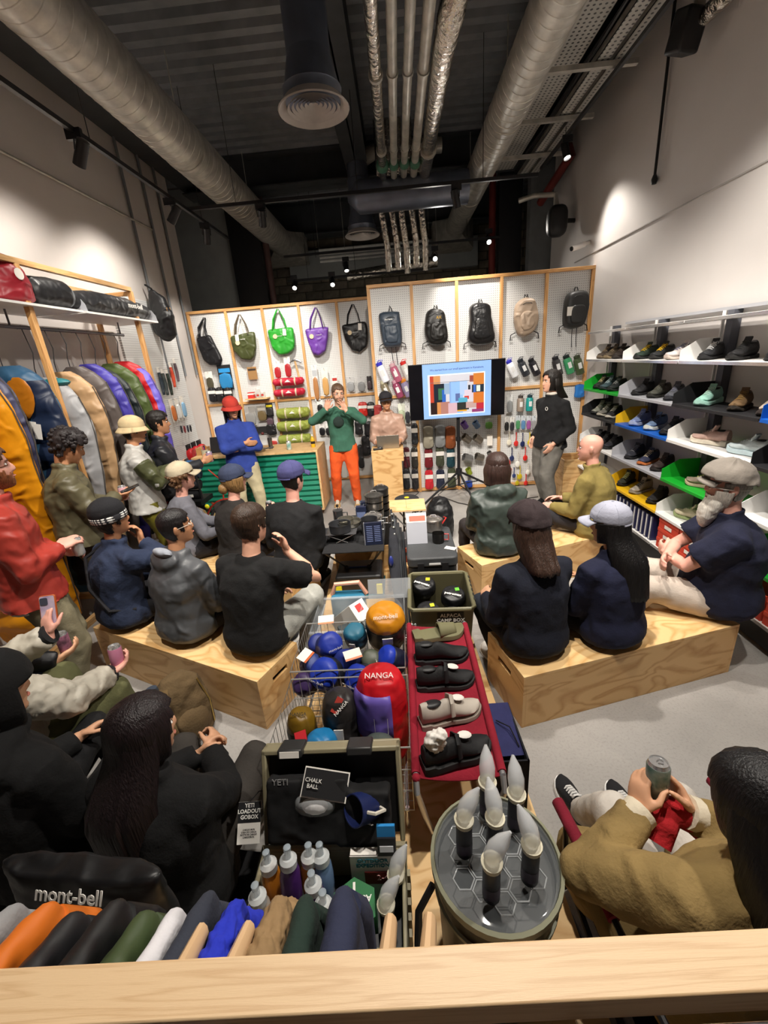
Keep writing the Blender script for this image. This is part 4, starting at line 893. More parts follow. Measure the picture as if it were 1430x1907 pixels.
# 22 black hood, 23 long-haired person in black
P22 = person('seated person wrapped in a black hooded coat beside the cream puffer', (-1.5,1.08,0), fz(.3,.95), 1.72, seat=.28, lean=.02, head=(-.3,-.05,0), hands=[(-.12,.3,.55),(.14,.3,.55)], top=('hooded_coat', fab('0b0b0c')), bulk=1.2, hem=-.3, collar=.045, hood=1.5, legs=fab('141416'), shoe=SHB, skin='light', hair=('long', DK, .1), hat=('beanie', fab('111113')))
obj('hood', shell(lambda z, th: z > .03 or front(th) < .5, .038).xf(P22['HM']), fab('0b0b0c'), P22['root'], sol=.012)
x, y = -.92, 1.0; a = fz(.22,.97)
P23 = person('seated person with long dark hair and black oversized coat, hands clasped', (x,y,0), a, 1.64, seat=.22, lean=.0, slouch=.0, head=(-.45,-.1,0), hands=[loc2(x,y,a,(-.955,1.33,.5)), loc2(x,y,a,(-.90,1.35,.5))], elbows=[(-.9,-.3,-.5),(.9,-.3,-.5)], hpose=[dict(d=(.35,.8,.2),n=(.8,0,-.3),curl=1.1),dict(d=(-.35,.8,.2),n=(-.8,0,-.3),curl=1.1)],
  top=('coat', fab('0c0c0d')), bulk=1.2, hem=-.3, collar=.03, legs=fab('3a3632'), lbulk=1.1, shoe=SHB, skin='light', hair=('long', hairm('1d1416'), .5, -.12), feet=[(-.2,.40,0),(.03,.42,0)])
# ---------------------------------------------------------------- benches
def bench(label, corner, axis, L=1.5, D=.4, Hh=.36, slots=(0,)):
    "corner: near end of the rear edge; axis: unit direction of the long edge; depth is to the right-hand normal"
    ax = V((*axis, 0)).normalized(); a = atan2(ax.y, ax.x)
    t = thing('plywood_bench', label, 'bench', (*corner, 0), a, group='plywood box benches')
    k = .018
    obj('top', MB().bb(0, L, 0, D, Hh-k, Hh), PLYT, t, bevel=.002)
    obj('side_panel', MB().bb(k, L-k, 0, k, 0, Hh-k), PLY, t, bevel=.002); obj('side_panel', MB().bb(k, L-k, D-k, D, 0, Hh-k), PLY, t, bevel=.002)
    for e in (0, 1):
        # end panel with a hand slot cut through it
        x0, x1 = (0, k) if e == 0 else (L-k, L); y0, y1, z0, z1 = D*.32, D*.68, Hh*.70, Hh*.80
        b = MB().bb(x0,x1,0,y0,0,Hh-k).bb(x0,x1,y1,D,0,Hh-k).bb(x0,x1,y0,y1,0,z0).bb(x0,x1,y0,y1,z1,Hh-k)
        obj('end_panel', b, PLY, t)
    return t
def unit(a, b):
    v = V(b)-V(a); return v.normalized()
# near left bench: rear edge runs from its right-hand end away to the left
bl = V((-.911,1.923)); al = unit(bl, (-2.333,2.552)); e2 = bl+al*1.55
bench('plywood box bench under the three people in beanie, hood and black t-shirt', e2, -al, 1.55, .38)
bl = V((-.979,3.015)); al = V((-.925,.38)).normalized(); e2 = bl+al*1.5
bench('plywood box bench under the three people in baseball caps by the counter', e2, -al, 1.5, .42)
bench('plywood box bench under the bearded man and the two people in navy', (.587,1.876), unit((.587,1.876),(1.991,2.257)), 1.46, .43)
bench('plywood box bench under the green raincoat and the olive blazer', (.603,3.194), V((.94,.36)).normalized(), 1.5, .42)
# ---------------------------------------------------------------- counter
c = thing('shop_counter', 'plywood counter clad in green corrugated steel on castors', 'counter', (-2.9,5.65,0))
W_ = 1.75; Ht_ = .945
obj('top', MB().bb(0, W_, -.02, .62, Ht_-.03, Ht_), PLYE, c, bevel=.003)
obj('side_panel', MB().bb(W_-.025, W_, -.02, .62, .1, Ht_-.03), PLYE, c, bevel=.002); obj('side_panel', MB().bb(0, .025, -.02, .62, .1, Ht_-.03), PLYE, c, bevel=.002)
obj('base_board', MB().bb(0, W_, -.02, .62, .085, .105), PLYE, c)
cr = MB(); nz = 96; vs_ = []
for i in range(nz+1):
    z = .108+(Ht_-.14)*i/nz; yv = .012+.014*sin(2*pi*(z-.108)/.0755)
    vs_ += [(.027, yv, z), (W_-.027, yv, z)]
cr.add(vs_, [(2*i, 2*i+1, 2*i+3, 2*i+2) for i in range(nz)])
obj('corrugated_front', cr, mat('green_paint', hexc('14795e'), .35, var=.05, coat=.3), c, smooth=80)
sc_ = me_of(MB().ell((0,0,0), (.006,.004,.006), 8, 5), 'screw')
for k in range(18):
    o = obj('screw', sc_, CHROME, c); o.location = (.2+.31*(k % 6)+.03*(k//6), -.004, .26+.22*(k//6))
for x in (.1, W_-.1):
    for y in (.05, .55):
        w = obj('castor', MB().cyl((x-.012,y,.035),(x+.012,y,.035),.035), RUB, c); obj('fork', MB().bb(x-.02,x+.02,y-.02,y+.02,.05,.086), CHROME, w)
def onc(x, y): return (-2.9+x, 5.65+y, Ht_)
can('white and teal can standing on the counter', V(onc(1.34,.12))+V((0,0,.061)), body=mat('can_teal', hexc('e6e2d8'), .4, c2=hexc('3f8f86'), c2s=14))
t = thing('drink_bottle', 'yellow bottle standing on the counter end', 'bottle', onc(1.66,.2))
obj('bottle_body', MB().lathe([(.028,0),(.03,.01),(.03,.10),(.02,.13),(.012,.145),(.012,.16)], 16), pla('d9a81f'), t); obj('cap', MB().lathe([(.014,.155),(.014,.175)], 12), WHITES, t); obj('label', MB().lathe([(.0305,.05),(.0305,.085)], 16, caps=False), pla('2a2420'), t)
t = thing('frying_pan', 'steel skillet lying on the counter', 'pan', onc(.92,.12)); obj('pan_body', MB().lathe([(.07,.002),(.09,.04),(.094,.042),(.088,.036),(.07,.006)], 24), met('8d8880'), t); obj('handle', MB().tube([(.09,0,.04),(.2,.03,.05)], .009, 8), BLACK, t)
t = thing('coffee_grinder', 'hand grinder with dark red crank on the counter', 'grinder', onc(1.03,.3)); obj('grinder_body', MB().lathe([(.03,0),(.03,.12),(.034,.13),(.03,.16)], 16), met('6a6a6c'), t); obj('crank', MB().tube([(0,0,.16),(0,0,.2),(-.08,-.02,.21)], .006, 6), met('888888'), t); obj('knob', MB().ell((-.08,-.02,.225), (.022,.022,.02), 10, 7), pla('5a1c1c'), t)
t = thing('pen_cup', 'clear cup of coloured pens on the counter by the tablet', 'cup', onc(.17,.08)); obj('cup_body', MB().lathe([(.045,0),(.048,.09),(.046,.09),(.043,.004)], 18), pla('c9c3a6'), t)
for k in range(9): obj('pen', MB().cyl((random.uniform(-.02,.02),random.uniform(-.02,.02),.02), (random.uniform(-.05,.05),random.uniform(-.04,.04),.15), .007, n=6), pla(random.choice(['b8402e','d98a2c','4a4a86','2b2b2b','c65a7a'])), t)
t = thing('tablet_stand', 'black tablet propped on the counter behind the red hat', 'tablet', onc(.38,.15)); obj('tablet', MB().box((0,0,.13), (.3,.015,.22), RX(-.3)), BLACK, t, bevel=.004); obj('stand', MB().box((0,.05,.06), (.12,.1,.02), RX(.9)), BLACK, t)
t = thing('card_terminal', 'small black card terminal at the counter edge', 'card reader', onc(.55,.03)); obj('terminal_body', MB().box((0,0,.03), (.09,.16,.04), RX(.2)), BLACK, t, bevel=.006); obj('screen', MB().box((0,.03,.058), (.07,.06,.002), RX(.2)), pla('2c3438', .15), t)
t = thing('cardboard_tray', 'small cardboard tray next to the pen cup', 'box', onc(.05,.2)); obj('tray', MB().bb(-.04,.1,-.05,.1,0,.1), crd('b58a58'), t)
t = thing('gas_lantern', 'small red and dark stove burner behind the crossed arms', 'stove', onc(.82,.32)); obj('canister', MB().lathe([(.05,0),(.055,.05),(.03,.075)], 16), pla('3b3f3a'), t); obj('burner', MB().lathe([(.02,.075),(.035,.11),(.02,.12)], 14), pla('a11f24'), t)
# ---------------------------------------------------------------- lectern
l = thing('plywood_lectern', 'plywood box lectern with a notched corner', 'lectern', (-.42,5.62,0))
obj('front_panel', MB().prism([(0,0),(.40,0),(.40,.72),(.43,.72),(.43,.86),(0,.86)], 0, .018, 'y'), PLY, l); obj('side_panel', MB().bb(0,.018,.018,.34,0,.86), PLY, l); obj('side_panel', MB().bb(.382,.40,.018,.34,0,.86), PLY, l)
obj('top', MB().bb(-.002,.432,-.002,.36,.86,.878), PLYT, l, bevel=.002)
t = thing('laptop', 'silver laptop open on the lectern, lid towards the room', 'laptop', (-.19,5.80,.878))
obj('base', MB().box((0,.03,.009), (.30,.21,.016)), met('9a948a', .4), t, bevel=.003); obj('lid', MB().box((0,-.10,.095), (.30,.008,.19), RX(.22)), met('9a948a', .4), t, bevel=.003); obj('keyboard', MB().box((0,.045,.0175), (.25,.11,.002)), BLACK, t)
t = thing('remote', 'black remote lying on the lectern edge beside the laptop', 'remote', (-.33,5.68,.878)); obj('remote_body', MB().box((0,0,.012), (.13,.04,.024), RZ(.15)), BLACK, t, bevel=.006); obj('button', MB().ell((.03,.005,.025), (.012,.012,.004), 8, 5), GREYS, t)
t = thing('power_cable', 'thin black cable dropping from the lectern to the floor', 'cable', (0,0,0)); obj('cord', MB().tube([(-.05,5.85,.88),(.02,5.84,.8),(.1,5.9,.4),(.2,6.1,.1),(.15,6.25,.01),(0.05,6.3,.01)], .006, 6), BLACK, t)
# ---------------------------------------------------------------- screen on tripod
tv = thing('presentation_screen', 'large flat screen on a tripod showing a blue slide with a shop photo', 'screen', (.777,5.95,0))
obj('bezel', MB().bb(-.642,.642,0,.045,1.195,1.925), BLACK, tv, bevel=.004); obj('panel', MB().bb(-.635,.635,-.002,.002,1.203,1.917), mat('screen_black', (.004,.004,.006), .15), tv)
def glow(h, e=1.0): return mat('screen_%s' % h, tuple(x*.4 for x in hexc(h)), .3, emit=e*1.9, var=.03)
def slide(name, x0, x1, z0, z1, h, d, e=1.0, parent=tv): return obj(name, MB().bb(x0, x1, -d, -d+.0004, z0, z1), glow(h, e), parent)
slide('slide', -.455, .455, 1.203, 1.917, '8fb4ea', .0030)
slide('photo_border', -.385, .375, 1.245, 1.78, 'e6f1fb', .0036); slide('photo_ceiling', -.36, .36, 1.26, 1.765, 'c9c6cc', .0042)
# flat colour patches of the projected photograph
patches = [(-.36,-.30,1.40,1.765,'b5402c'),(-.36,-.25,1.26,1.42,'2b1c1a'),(-.31,-.22,1.60,1.765,'c98a54'),(-.31,-.17,1.42,1.66,'1e2430'),(-.25,-.17,1.45,1.60,'3a6a4a'),(-.2,-.15,1.42,1.58,'2f5fb0'),(-.27,-.22,1.26,1.42,'c7864e'),(-.22,-.1,1.26,1.42,'a8766a'),(-.17,-.09,1.52,1.66,'8ea6c0'),(-.10,-.02,1.40,1.68,'7f9fd0'),(-.08,.08,1.26,1.68,'8db4ec'),(-.12,.0,1.26,1.40,'c9a7b0'),(-.02,.04,1.42,1.52,'5a6a9a'),(.04,.14,1.50,1.68,'a9bfe0'),(.10,.22,1.46,1.56,'d0c0cc'),(.10,.16,1.44,1.48,'c63a30'),(.02,.14,1.36,1.46,'4f9fb8'),(.0,.16,1.30,1.40,'2c2f2a'),(.0,.13,1.28,1.30,'d79a2c'),(.12,.26,1.32,1.40,'b99a94'),(.20,.36,1.26,1.30,'8a3a6a'),(.22,.36,1.38,1.52,'c8702c'),(.22,.36,1.60,1.765,'c97a34'),(.20,.36,1.52,1.62,'26303a'),(.26,.31,1.53,1.61,'d6e0d0'),(.22,.25,1.52,1.62,'3a66b8'),(.26,.36,1.30,1.38,'b52c3a'),(.17,.22,1.66,1.74,'9a4a38'),(.15,.18,1.56,1.62,'2c2c34'),(-.36,.22,1.675,1.68,'6f7076')]
for i, (x0, x1, z0, z1, h) in enumerate(patches): slide('photo_patch', x0, x1, z0, z1, h, .0046+.00012*i, 1.0)
text('We started from our small apartment in Kamakura', .034, mat('slide_text', hexc('33477f'), .5, emit=.6), tv, (.0, -.0036, 1.838), TF, 'slide_text', bold=.0006, ext=.0003)
obj('pole', MB().cyl((.02,.06,.42),(.02,.06,1.55), .022, n=12), BLACKM, tv); obj('mount', MB().bb(-.2,.24,.04,.07,1.4,1.7), BLACKM, tv); obj('collar', MB().cyl((.02,.06,.38),(.02,.06,.46), .045, n=12), BLACKM, tv); obj('clamp', MB().cyl((.02,.06,.86),(.02,.06,.92), .034, n=12), BLACKM, tv)
for q in ((-.62,-.4),(.20,-.75),(.66,.38)):
    lg = obj('leg', MB().tube([(.02,.06,.42),(q[0],q[1],.015)], .016, 8), BLACKM, tv); obj('foot', MB().ell((q[0],q[1],.018), .02, 8, 6), RUB, lg); obj('brace', MB().tube([(.02,.06,.22),(.02+(q[0]-.02)*.5,.06+(q[1]-.06)*.5,.215)], .008, 6), BLACKM, tv)
obj('centre_tube', MB().cyl((.02,.06,.2),(.02,.06,.42), .016, n=10), BLACKM, tv)
t = thing('power_cable', 'black cable with a switch box lying on the floor behind the raincoat bench', 'cable', (0,0,0)); obj('cord', MB().tube([(1.9,5.85,.012),(1.5,5.75,.012),(1.25,5.9,.012),(.95,5.62,.012),(.75,5.8,.012),(.5,6.2,.012),(.78,6.05,.3),(.8,6.03,1.2)], .006, 6), BLACK, t); obj('switch_box', MB().box((.95,5.62,.02), (.1,.05,.03), RZ(.4)), BLACK, t, bevel=.005)
# ---------------------------------------------------------------- right wall: shoe shelving
XF = 2.30
SHY = [(5.57,4.69),(4.69,3.76),(3.76,2.83),(2.83,1.9),(1.9,1.0)]          # bays, far to near
ZS = [.213,.531,.855,1.205,1.505,1.847,2.15]
sh = thing('shoe_shelving', 'wall-mounted steel shoe shelving with coloured shelves along the bare wall', 'shelving', (XF, 1.0, 0))
def sl(v): return v-V((XF,1.0,0))
BLUE = pla('1159b8'); GREEN = pla('189c2c'); YEL = pla('e2b21a'); BLKS = mat('black_steel', (.015,.015,.017), .5); LBL = pla('b9c9dc')
for yy in (5.62,4.66,3.72,2.80,1.87,1.0):
    obj('upright', MB().bb(.32,.385,yy-1.0-.035,yy-1.0+.035,.02,2.2), UPR, sh); obj('slot_strip', MB().bb(.30,.32,yy-1.0+.05,yy-1.0+.062,.02,2.2), WHITES, sh)
obj('back_rail', MB().bb(.34,.386,0,4.4,2.2,2.225), GREYS, sh)
colr = {0:[WHITES]*5, 1:[YEL,WHITES,WHITES,GREEN,WHITES], 2:[GREYS,GREEN,GREYS,BLUE,GREYS], 3:[BLKS,BLUE,WHITES,BLKS,WHITES], 4:[GREEN,GREYS,BLKS,BLUE,GREYS], 5:[WHITES]*5, 6:[WHITES]*5}
colr[2] = [WHITES,GREYS,GREEN,WHITES,GREYS]; colr[1] = [WHITES,YEL,WHITES,GREEN,WHITES]; colr[3] = [BLKS,BLUE,WHITES,BLKS,WHITES]
for r, z in enumerate(ZS):
    for b, (y1, y0) in enumerate(SHY):
        a = y0-1.0; e = y1-1.0
        s_ = obj('shelf', MB().bb(0,.34,a+.004,e-.004,z-.018,z), colr[r][b], sh, bevel=.002)
        obj('shelf_lip', MB().bb(-.004,.0,a+.006,e-.006,z-.024,z-.002), CHROME if r in (0,5,6) else colr[r][b], s_)
        if 0 < r < 6:
            m_ = colr[r][b] if not (r == 3 and b == 1) else YEL
            obj('divider', MB().prism([(0,0),(.34,0),(.34,.16),(.14,.16),(0,.08)], e-.008, e-.004, 'y').xf(T4((0,0,z))), m_, s_)
obj('kick_board', MB().bb(.05,.3,0,4.57,.02,.19), BLKS, sh)
for yy in (.5,2.05,3.3,4.4):
    obj('leg', MB().bb(.0,.06,yy-.03,yy+.03,.05,.19), CHROME, sh); obj('foot', MB().lathe([(.035,0),(.035,.02),(.012,.03),(.012,.06)], 12, (.03,yy,0)), CHROME, sh)
# shoes: (row, y along the shelf, upper, sole, laces, turned, chunky, words)
def hx(h): return mat('shoe_'+h, hexc(h), .7, var=.12, vs=20, bump=.3, bs=60)
LIST = [
 (5,5.40,'4a4038','6a5c48','8a7a60',0,0,'brown trail shoe'),(5,5.22,'554a3c','7a6a50','8a7a60',0,0,'olive brown trail shoe'),(5,5.04,'332b26','2a2420','4a4038',0,0,'dark brown low boot'),
 (5,4.55,'2b3a30','1f2020','c9a51c',0,0,'green and yellow hiking shoe'),(5,4.28,'26282a','1c1c1c','e0b81c',0,0,'black hiking boot with yellow laces'),(5,4.00,'c9c0bc','b8aaa0','77788a',.15,0,'pale pink knit shoe'),
 (5,3.62,'26272a','1d1d1f','c9c9c9',0,0,'black shoe with white panel laces'),(5,3.30,'1c1c1e','161616','2a2a2a',0,0,'all-black hiking shoe'),(5,2.98,'1f2022','161616','333333',0,0,'black trail runner on the top shelf'),
 (4,5.44,'2a2f2a','1e1e1e','c4b98a',0,0,'black shoe with cream laces'),(4,5.25,'3f5258','20262a','b9ccd0',0,0,'slate blue trail shoe'),(4,5.06,'26292a','1e1e1e','8a8a8a',0,0,'charcoal trail shoe'),
 (4,4.52,'2a2a2d','1b1b1c','2a2a2d',0,0,'black shoe half behind the divider'),(4,4.24,'46473f','23231f','6a6a60',0,0,'dark olive trail shoe'),(4,4.00,'55575e','2a2b30','77798a',0,0,'slate grey trail shoe'),
 (4,3.56,'8fc0b2','9ac8bb','b8dccf',0,1,'mint green running shoe'),(4,3.22,'6a5338','2c2620','8a6c3c',0,0,'brown leather shoe'),(4,2.95,'a89a8c','3a3230','cfc5b8',0,1,'taupe boot with pale laces'),
 (3,5.42,'8a8a80','1f1f1f','d8d4c4',0,0,'cream and black trail shoe'),(3,5.24,'6f6d66','a8a294','c9c4b4',0,0,'grey and cream trail shoe'),(3,5.06,'2a2a2e','b9b4a8','dcd8cc',0,0,'black shoe with white swoop'),
 (3,4.50,'7f8fb8','9aa6c4','c3cce0',0,1,'periwinkle running shoe'),(3,4.22,'6f86a8','cfd2c9','33363c',0,1,'blue and bone running shoe'),(3,3.96,'26262a','1c1c1e','4a4a4a',0,0,'black trail shoe on the blue shelf'),
 (3,3.46,'c9a89c','d8cfbd','c9b8ae',-1.35,1,'salmon and cream thick-soled runner'),(3,3.06,'c5d2d4','b9cbd0','e2eaea',-1.35,1,'pale ice-blue thick-soled runner'),
 (2,5.40,'2a2a2c','1b1b1c','8a8a8a',0,0,'black shoe nearest the frame corner'),(2,5.2,'232326','1a1a1b','5a5a5a',0,0,'black low shoe behind the bald head'),(2,5.02,'2a2a30','1a1a1b','444444',0,0,'dark grey shoe behind the bald head'),
 (2,4.52,'33343c','1d1d20','7a7a80',0,0,'charcoal boot on the grey shelf'),(2,4.26,'3c3f55','c4703a','d9c9a8',0,0,'navy shoe with orange toe'),(2,4.02,'3a2e2c','241d1c','55433e',0,0,'dark brown shoe at the shelf end'),
 (2,3.42,'8f7f70','9a8c72','c0c07a',-1.1,0,'taupe hiking shoe with lime laces on the green shelf'),
 (1,4.62,'33362c','1c1c1c','d3dc9a',0,0,'black shoe with pale lime laces on the yellow shelf'),(1,4.32,'a39a8e','8a8378','44423e',.0,0,'stone grey slip-on on the yellow shelf'),(1,4.02,'2a2a2c','1f1f20','3a3a3a',0,0,'black slip-on on the yellow shelf'),
 (1,3.52,'cfc4a8','8f9c6c','e2dcc8',-1.2,0,'cream hiking shoe with green sole'),
 (2,2.45,'c9c9c4','b8b8b2','e0e0e0',-1.2,1,'white runner behind the navy shirt'),
]
protos = {}
for r, yy, u_, so, la, turn, ch, words in LIST:
    t = thing('display_shoe', words+' on the wall shelving', 'shoe', (XF+.16, yy, ZS[r]), pi/2+turn+random.uniform(-.12,.12)+(.55 if not turn else 0), group='shoes on the wall shelves')
    shoe_parts(t, hx(u_), hx(so), hx(la), meshes=SHOEC if ch else SHOE)
# shoe boxes on the lowest shelf
for k in range(12):
    y = 4.66-.075*k; t = thing('shoe_box', 'upright navy and white shoe box, number %s from the raincoat bench side' % ('one','two','three','four','five','six','seven','eight','nine','ten','eleven','twelve')[k], 'box', (XF+.17, y, ZS[0]), group='navy boxes on the bottom shelf')
    obj('carton', MB().bb(-.15,.15,-.033,.02,0,.24), pla('23244a'), t); obj('white_end', MB().bb(-.152,-.15,-.012,.004,.01,.23), WHITES, t)
n_ = 0
for (y0, lev) in ((3.55,3),(3.25,3),(2.62,2),(2.32,2),(2.02,2)):
    for k in range(lev):
        n_ += 1; t = thing('shoe_box', 'flat red-orange shoe box, %s in the %s stack from the navy boxes' % (('lowest','second up','third up')[k], {3.55:'first',3.25:'second',2.62:'third',2.32:'fourth',2.02:'fifth'}[y0]), 'box', (XF+.17, y0, ZS[0]+.095*k), group='red-orange shoe boxes')
        obj('carton', MB().bb(-.16,.15,-.14,.14,0,.07), crd('c8402c'), t); obj('lid', MB().bb(-.163,.153,-.143,.143,.065,.094), crd('d34a33'), t); obj('size_label', MB().bb(-.1645,-.163,-.05,.05,.02,.05), PAPER, t)
t = thing('floor_sign', 'yellow folding sign leaning behind the bald man', 'sign', (2.2,6.25,0), R=RZ(.3) @ RX(-.12)); obj('board', MB().prism([(-.11,0),(.11,0),(.09,.62),(.05,.66),(-.05,.66),(-.09,.62)], 0, .02, 'y'), pla('d8b417'), t); obj('print', MB().bb(-.06,.06,-.002,0,.3,.42), INK, t)
t = thing('storage_crate', 'plywood crate standing by the shelving end behind the bald man', 'crate', (2.32,5.75,0)); obj('side', MB().bb(-.2,.2,-.2,-.182,0,.6), PLY, t); obj('side', MB().bb(-.2,-.182,-.18,.2,0,.6), PLY, t); obj('side', MB().bb(.182,.2,-.18,.2,0,.6), PLY, t); obj('side', MB().bb(-.2,.2,.182,.2,0,.6), PLY, t); obj('bottom', MB().bb(-.18,.18,-.18,.18,.0,.015), PLY, t)

# ---------------------------------------------------------------- left wall: timber rack with sleeping bags
XRK = -2.88; YR0, YR1 = 1.0, 5.12
rk = thing('garment_rack', 'tall timber wall rack with white shelf and steel hanging rail', 'rack', (XRK, YR0, 0))
w = .045
for yy in (0.0, 1.3, 2.62, YR1-YR0):
    for xx in (0, -.44): obj('post', MB().bb(xx-w/2,xx+w/2,yy-w/2,yy+w/2,.06,2.93), FRAME, rk, bevel=.003)
    obj('base_rail', MB().bb(-.46,.03,yy-w/2,yy+w/2,.0,.06), FRAMEH, rk); obj('cross_rail', MB().bb(-.42,-.02,yy-w/2,yy+w/2,2.89,2.93), FRAMEH, rk)
for xx in (0, -.44): obj('long_rail', MB().bb(xx-w/2,xx+w/2,.0,YR1-YR0,2.93,2.97), FRAMEY, rk)
obj('long_rail', MB().bb(-w/2,w/2,0,YR1-YR0,.0,.055), FRAMEY, rk)
obj('white_shelf', MB().bb(-.43,.07,-.02,3.16,2.63,2.648), WHITES, rk); obj('white_shelf', MB().bb(-.43,.07,3.2,YR1-YR0+.32,2.63,2.648), WHITES, rk)
for yy in (3.22,YR1-YR0+.31): obj('bookend', MB().prism([(-.2,0),(.07,0),(.06,.06),(.02,.12),(-.08,.14),(-.2,.14)], yy-.002, yy+.002, 'y').xf(T4((0,0,2.648))), GREYS, rk)
obj('hanging_rail', MB().cyl((-.2,0,2.5),(-.2,YR1-YR0,2.5), .0145, n=12), met('6a6a6e', .35), rk)
for yy in (.05,1.3,2.62,YR1-YR0-.05): obj('rail_bracket', MB().tube([(-.2,yy,2.5),(-.2,yy,2.64)], .008, 6), met('6a6a6e', .35), rk)
# sleeping bags
def sleeping_bag(y, m1, label, hw=.30, thick=.085, z0=.14, zt=2.2, lean=0, tilt=0, m2=None, band=None, baff=.16, dx=0, quilt=.35):
    t = thing('sleeping_bag', label, 'sleeping bag', (XRK-.17+dx, y, 0), lean, group='sleeping bags on hangers', R=RX(tilt))
    prof = [(z0,.35),(z0+.04,.52),(z0+.25,.62),(.8,.8),(1.3,.95),(1.7,1.0),(zt-.35,.96),(zt-.15,.8),(zt-.05,.5),(zt,.2)]
    rings = []; n = 28; zz = z0; zs = []
    while zz < zt: zs.append(zz); zz += baff/5
    zs.append(zt)
    for z in zs:
        k = interp(prof, z)*hw; ph = (z-z0)/baff*pi; pf = (1-quilt)+quilt*abs(sin(ph)); ring = []
        for i in range(n):
            a = 2*pi*i/n; c = math.copysign(abs(cos(a))**.8, cos(a)); s_ = sin(a); wr_ = .012*mnoise.noise(V((a*2, z*5, y*7)))
            ring.append(V((c*k*(.985+.015*pf)+wr_+.03*sin(z*2.2+y), s_*thick*pf*(1 if z > .3 else .6)*(1+.6*wr_/.012*.3), z)))
        rings.append(ring)
    b = obj('bag_shell', MB().loft(rings), m1, t, smooth=75)
    if m2 is not None:      # inner side panel / second colour along the front edge
        r2 = [[V((p.x*1.012+.004, p.y*1.03, p.z)) for p in r[22:]+r[:1]] if band == 'near' else [V((p.x*1.02+.003, p.y*1.03, p.z)) for p in r[25:]+r[:4]] for r in rings[2:-3]]
        obj('side_panel', MB().loft(r2, False, False), m2, t, smooth=75)
    zp = [r[0] for r in rings[2:-3]]; obj('zip', MB().tube([p+V((.004,-.004,0)) for p in zp[::3]], .005, 5), fab('4a4642'), t)
    hk = MB().tube([(.17-.2+.0-dx,0,zt-.03),(-.03-dx,0,zt+.08),(.0-dx,0,zt+.2),(-.03-dx,0,2.5+.016),(-.065-dx,0,2.49)], .004, 6); obj('hanger_hook', hk, met('4a4a4c', .4), t)
    obj('hanger_arm', MB().tube([(-.2,0,zt-.12),(-.03,0,zt-.02),(.14,0,zt-.12)], .006, 6), met('4a4a4c', .4), t)
    return t
ORG = nyl('e09414', .4)
sleeping_bag(2.72, ORG, 'orange sleeping bag hung first, behind the brick red jacket', .32, .10, tilt=.06)
sleeping_bag(3.12, ORG, 'long orange sleeping bag hung between its twin and the slate purple one', .34, .10, .10, 2.24, tilt=.09, quilt=.12)
sleeping_bag(3.10, nyl('454763'), 'slate purple sleeping bag between the orange and blue ones', .28, .08)
sleeping_bag(3.42, nyl('2c5270'), 'steel blue quilted sleeping bag with orange lining and paper tags', .31, .11, .2, 2.2, m2=nyl('16233c'), band='near', baff=.2)
t_ = [o for o in COL.objects if o.name.startswith('sleeping_bag')][-1]
obj('orange_lining', MB().ell((.10,-.104,1.95), (.12,.016,.17), 16, 8, RY(.35)), nyl('b06a12'), t_)
for k, (xx, zz) in enumerate(((.16,1.72),(.2,1.70))): obj('paper_tag', MB().box((xx,-.14-.01*k,zz), (.055,.003,.12), RY(.2)), PAPER, t_)
sleeping_bag(3.72, nyl('9a9a9c'), 'silver grey quilted down quilt with teal hem', .30, .09, .3, 2.1, baff=.28)
t_ = [o for o in COL.objects if o.name.startswith('sleeping_bag')][-1]; obj('teal_hem', MB().ell((0,0,2.05), (.24,.1,.05), 16, 8), nyl('1d6a70'), t_)
sleeping_bag(3.96, nyl('b08e68'), 'sand beige sleeping bag beside the silver quilt', .29, .07, .3, 2.14)
sleeping_bag(4.14, nyl('5b5350'), 'taupe brown sleeping bag with square baffles', .31, .08, .2, 2.18, baff=.24)
sleeping_bag(4.34, nyl('423a96'), 'indigo violet sleeping bag beside the taupe one', .31, .07, .2, 2.2)
sleeping_bag(4.52, nyl('232a2c'), 'black-green sleeping bag partly hidden by the olive one', .29, .05, .3, 2.14)
sleeping_bag(4.70, nyl('4c5a30'), 'olive green sleeping bag beside the red and violet one', .31, .08, .25, 2.2)
sleeping_bag(4.93, nyl('b81620'), 'red sleeping bag with violet edge hung last on the rail', .32, .08, .15, 2.22, m2=nyl('6a5ac4'), band='edge')
# stuff on the white shelf
t = thing('stuff_sack', 'crimson stuff sack with round white tag on the shelf', 'bag', (XRK-.12, 3.60, 2.648)); fused('sack', MB().lathe([(.1,0),(.165,.03),(.17,.14),(.15,.24),(.1,.33),(.04,.36)], 20, sy=1.05), nyl('8e1c28'), t, .012, 3, .02, .07); o = obj('round_tag', MB().cyl((.17,-.03,.2),(.175,-.03,.2), .04, n=18), PAPER, t)
t = thing('stuff_sack', 'black stuff sack with grey end cap lying on the shelf', 'bag', (XRK-.08, 3.98, 2.648)); fused('sack', MB().tube([(-.02,-.25,.12),(0,-.2,.12),(.02,0,.125),(.03,.12,.12),(.04,.17,.12)], [.06,.115,.125,.122,.07], 18), nyl('1b1b1d'), t, .012, 3, .012, .07); obj('end_cap', MB().tube([(.035,.13,.12),(.045,.175,.12)], [.112,.085], 18), nyl('6f7478'), t); obj('print', MB().box((.11,.13,.15), (.004,.06,.05), RZ(.7)), pla('7fa8c8'), t)
t = thing('tent_bag', 'long black tent bag with printed white logo on the shelf', 'bag', (XRK-.05, 4.78, 2.655)); fused('bag_body', MB().tube([(0,-.66,.10),(0,-.6,.09),(.01,-.3,.1),(.01,.2,.1),(0,.6,.085),(0,.64,.08)], [.05,.08,.105,.105,.085,.04], 16), nyl('262628'), t, .012, 3, .014, .08)
text('mont-bell', .07, WINK, t, (.117,.26,.115), RZ(pi/2) @ RX(pi/2), 'logo', bold=.001)
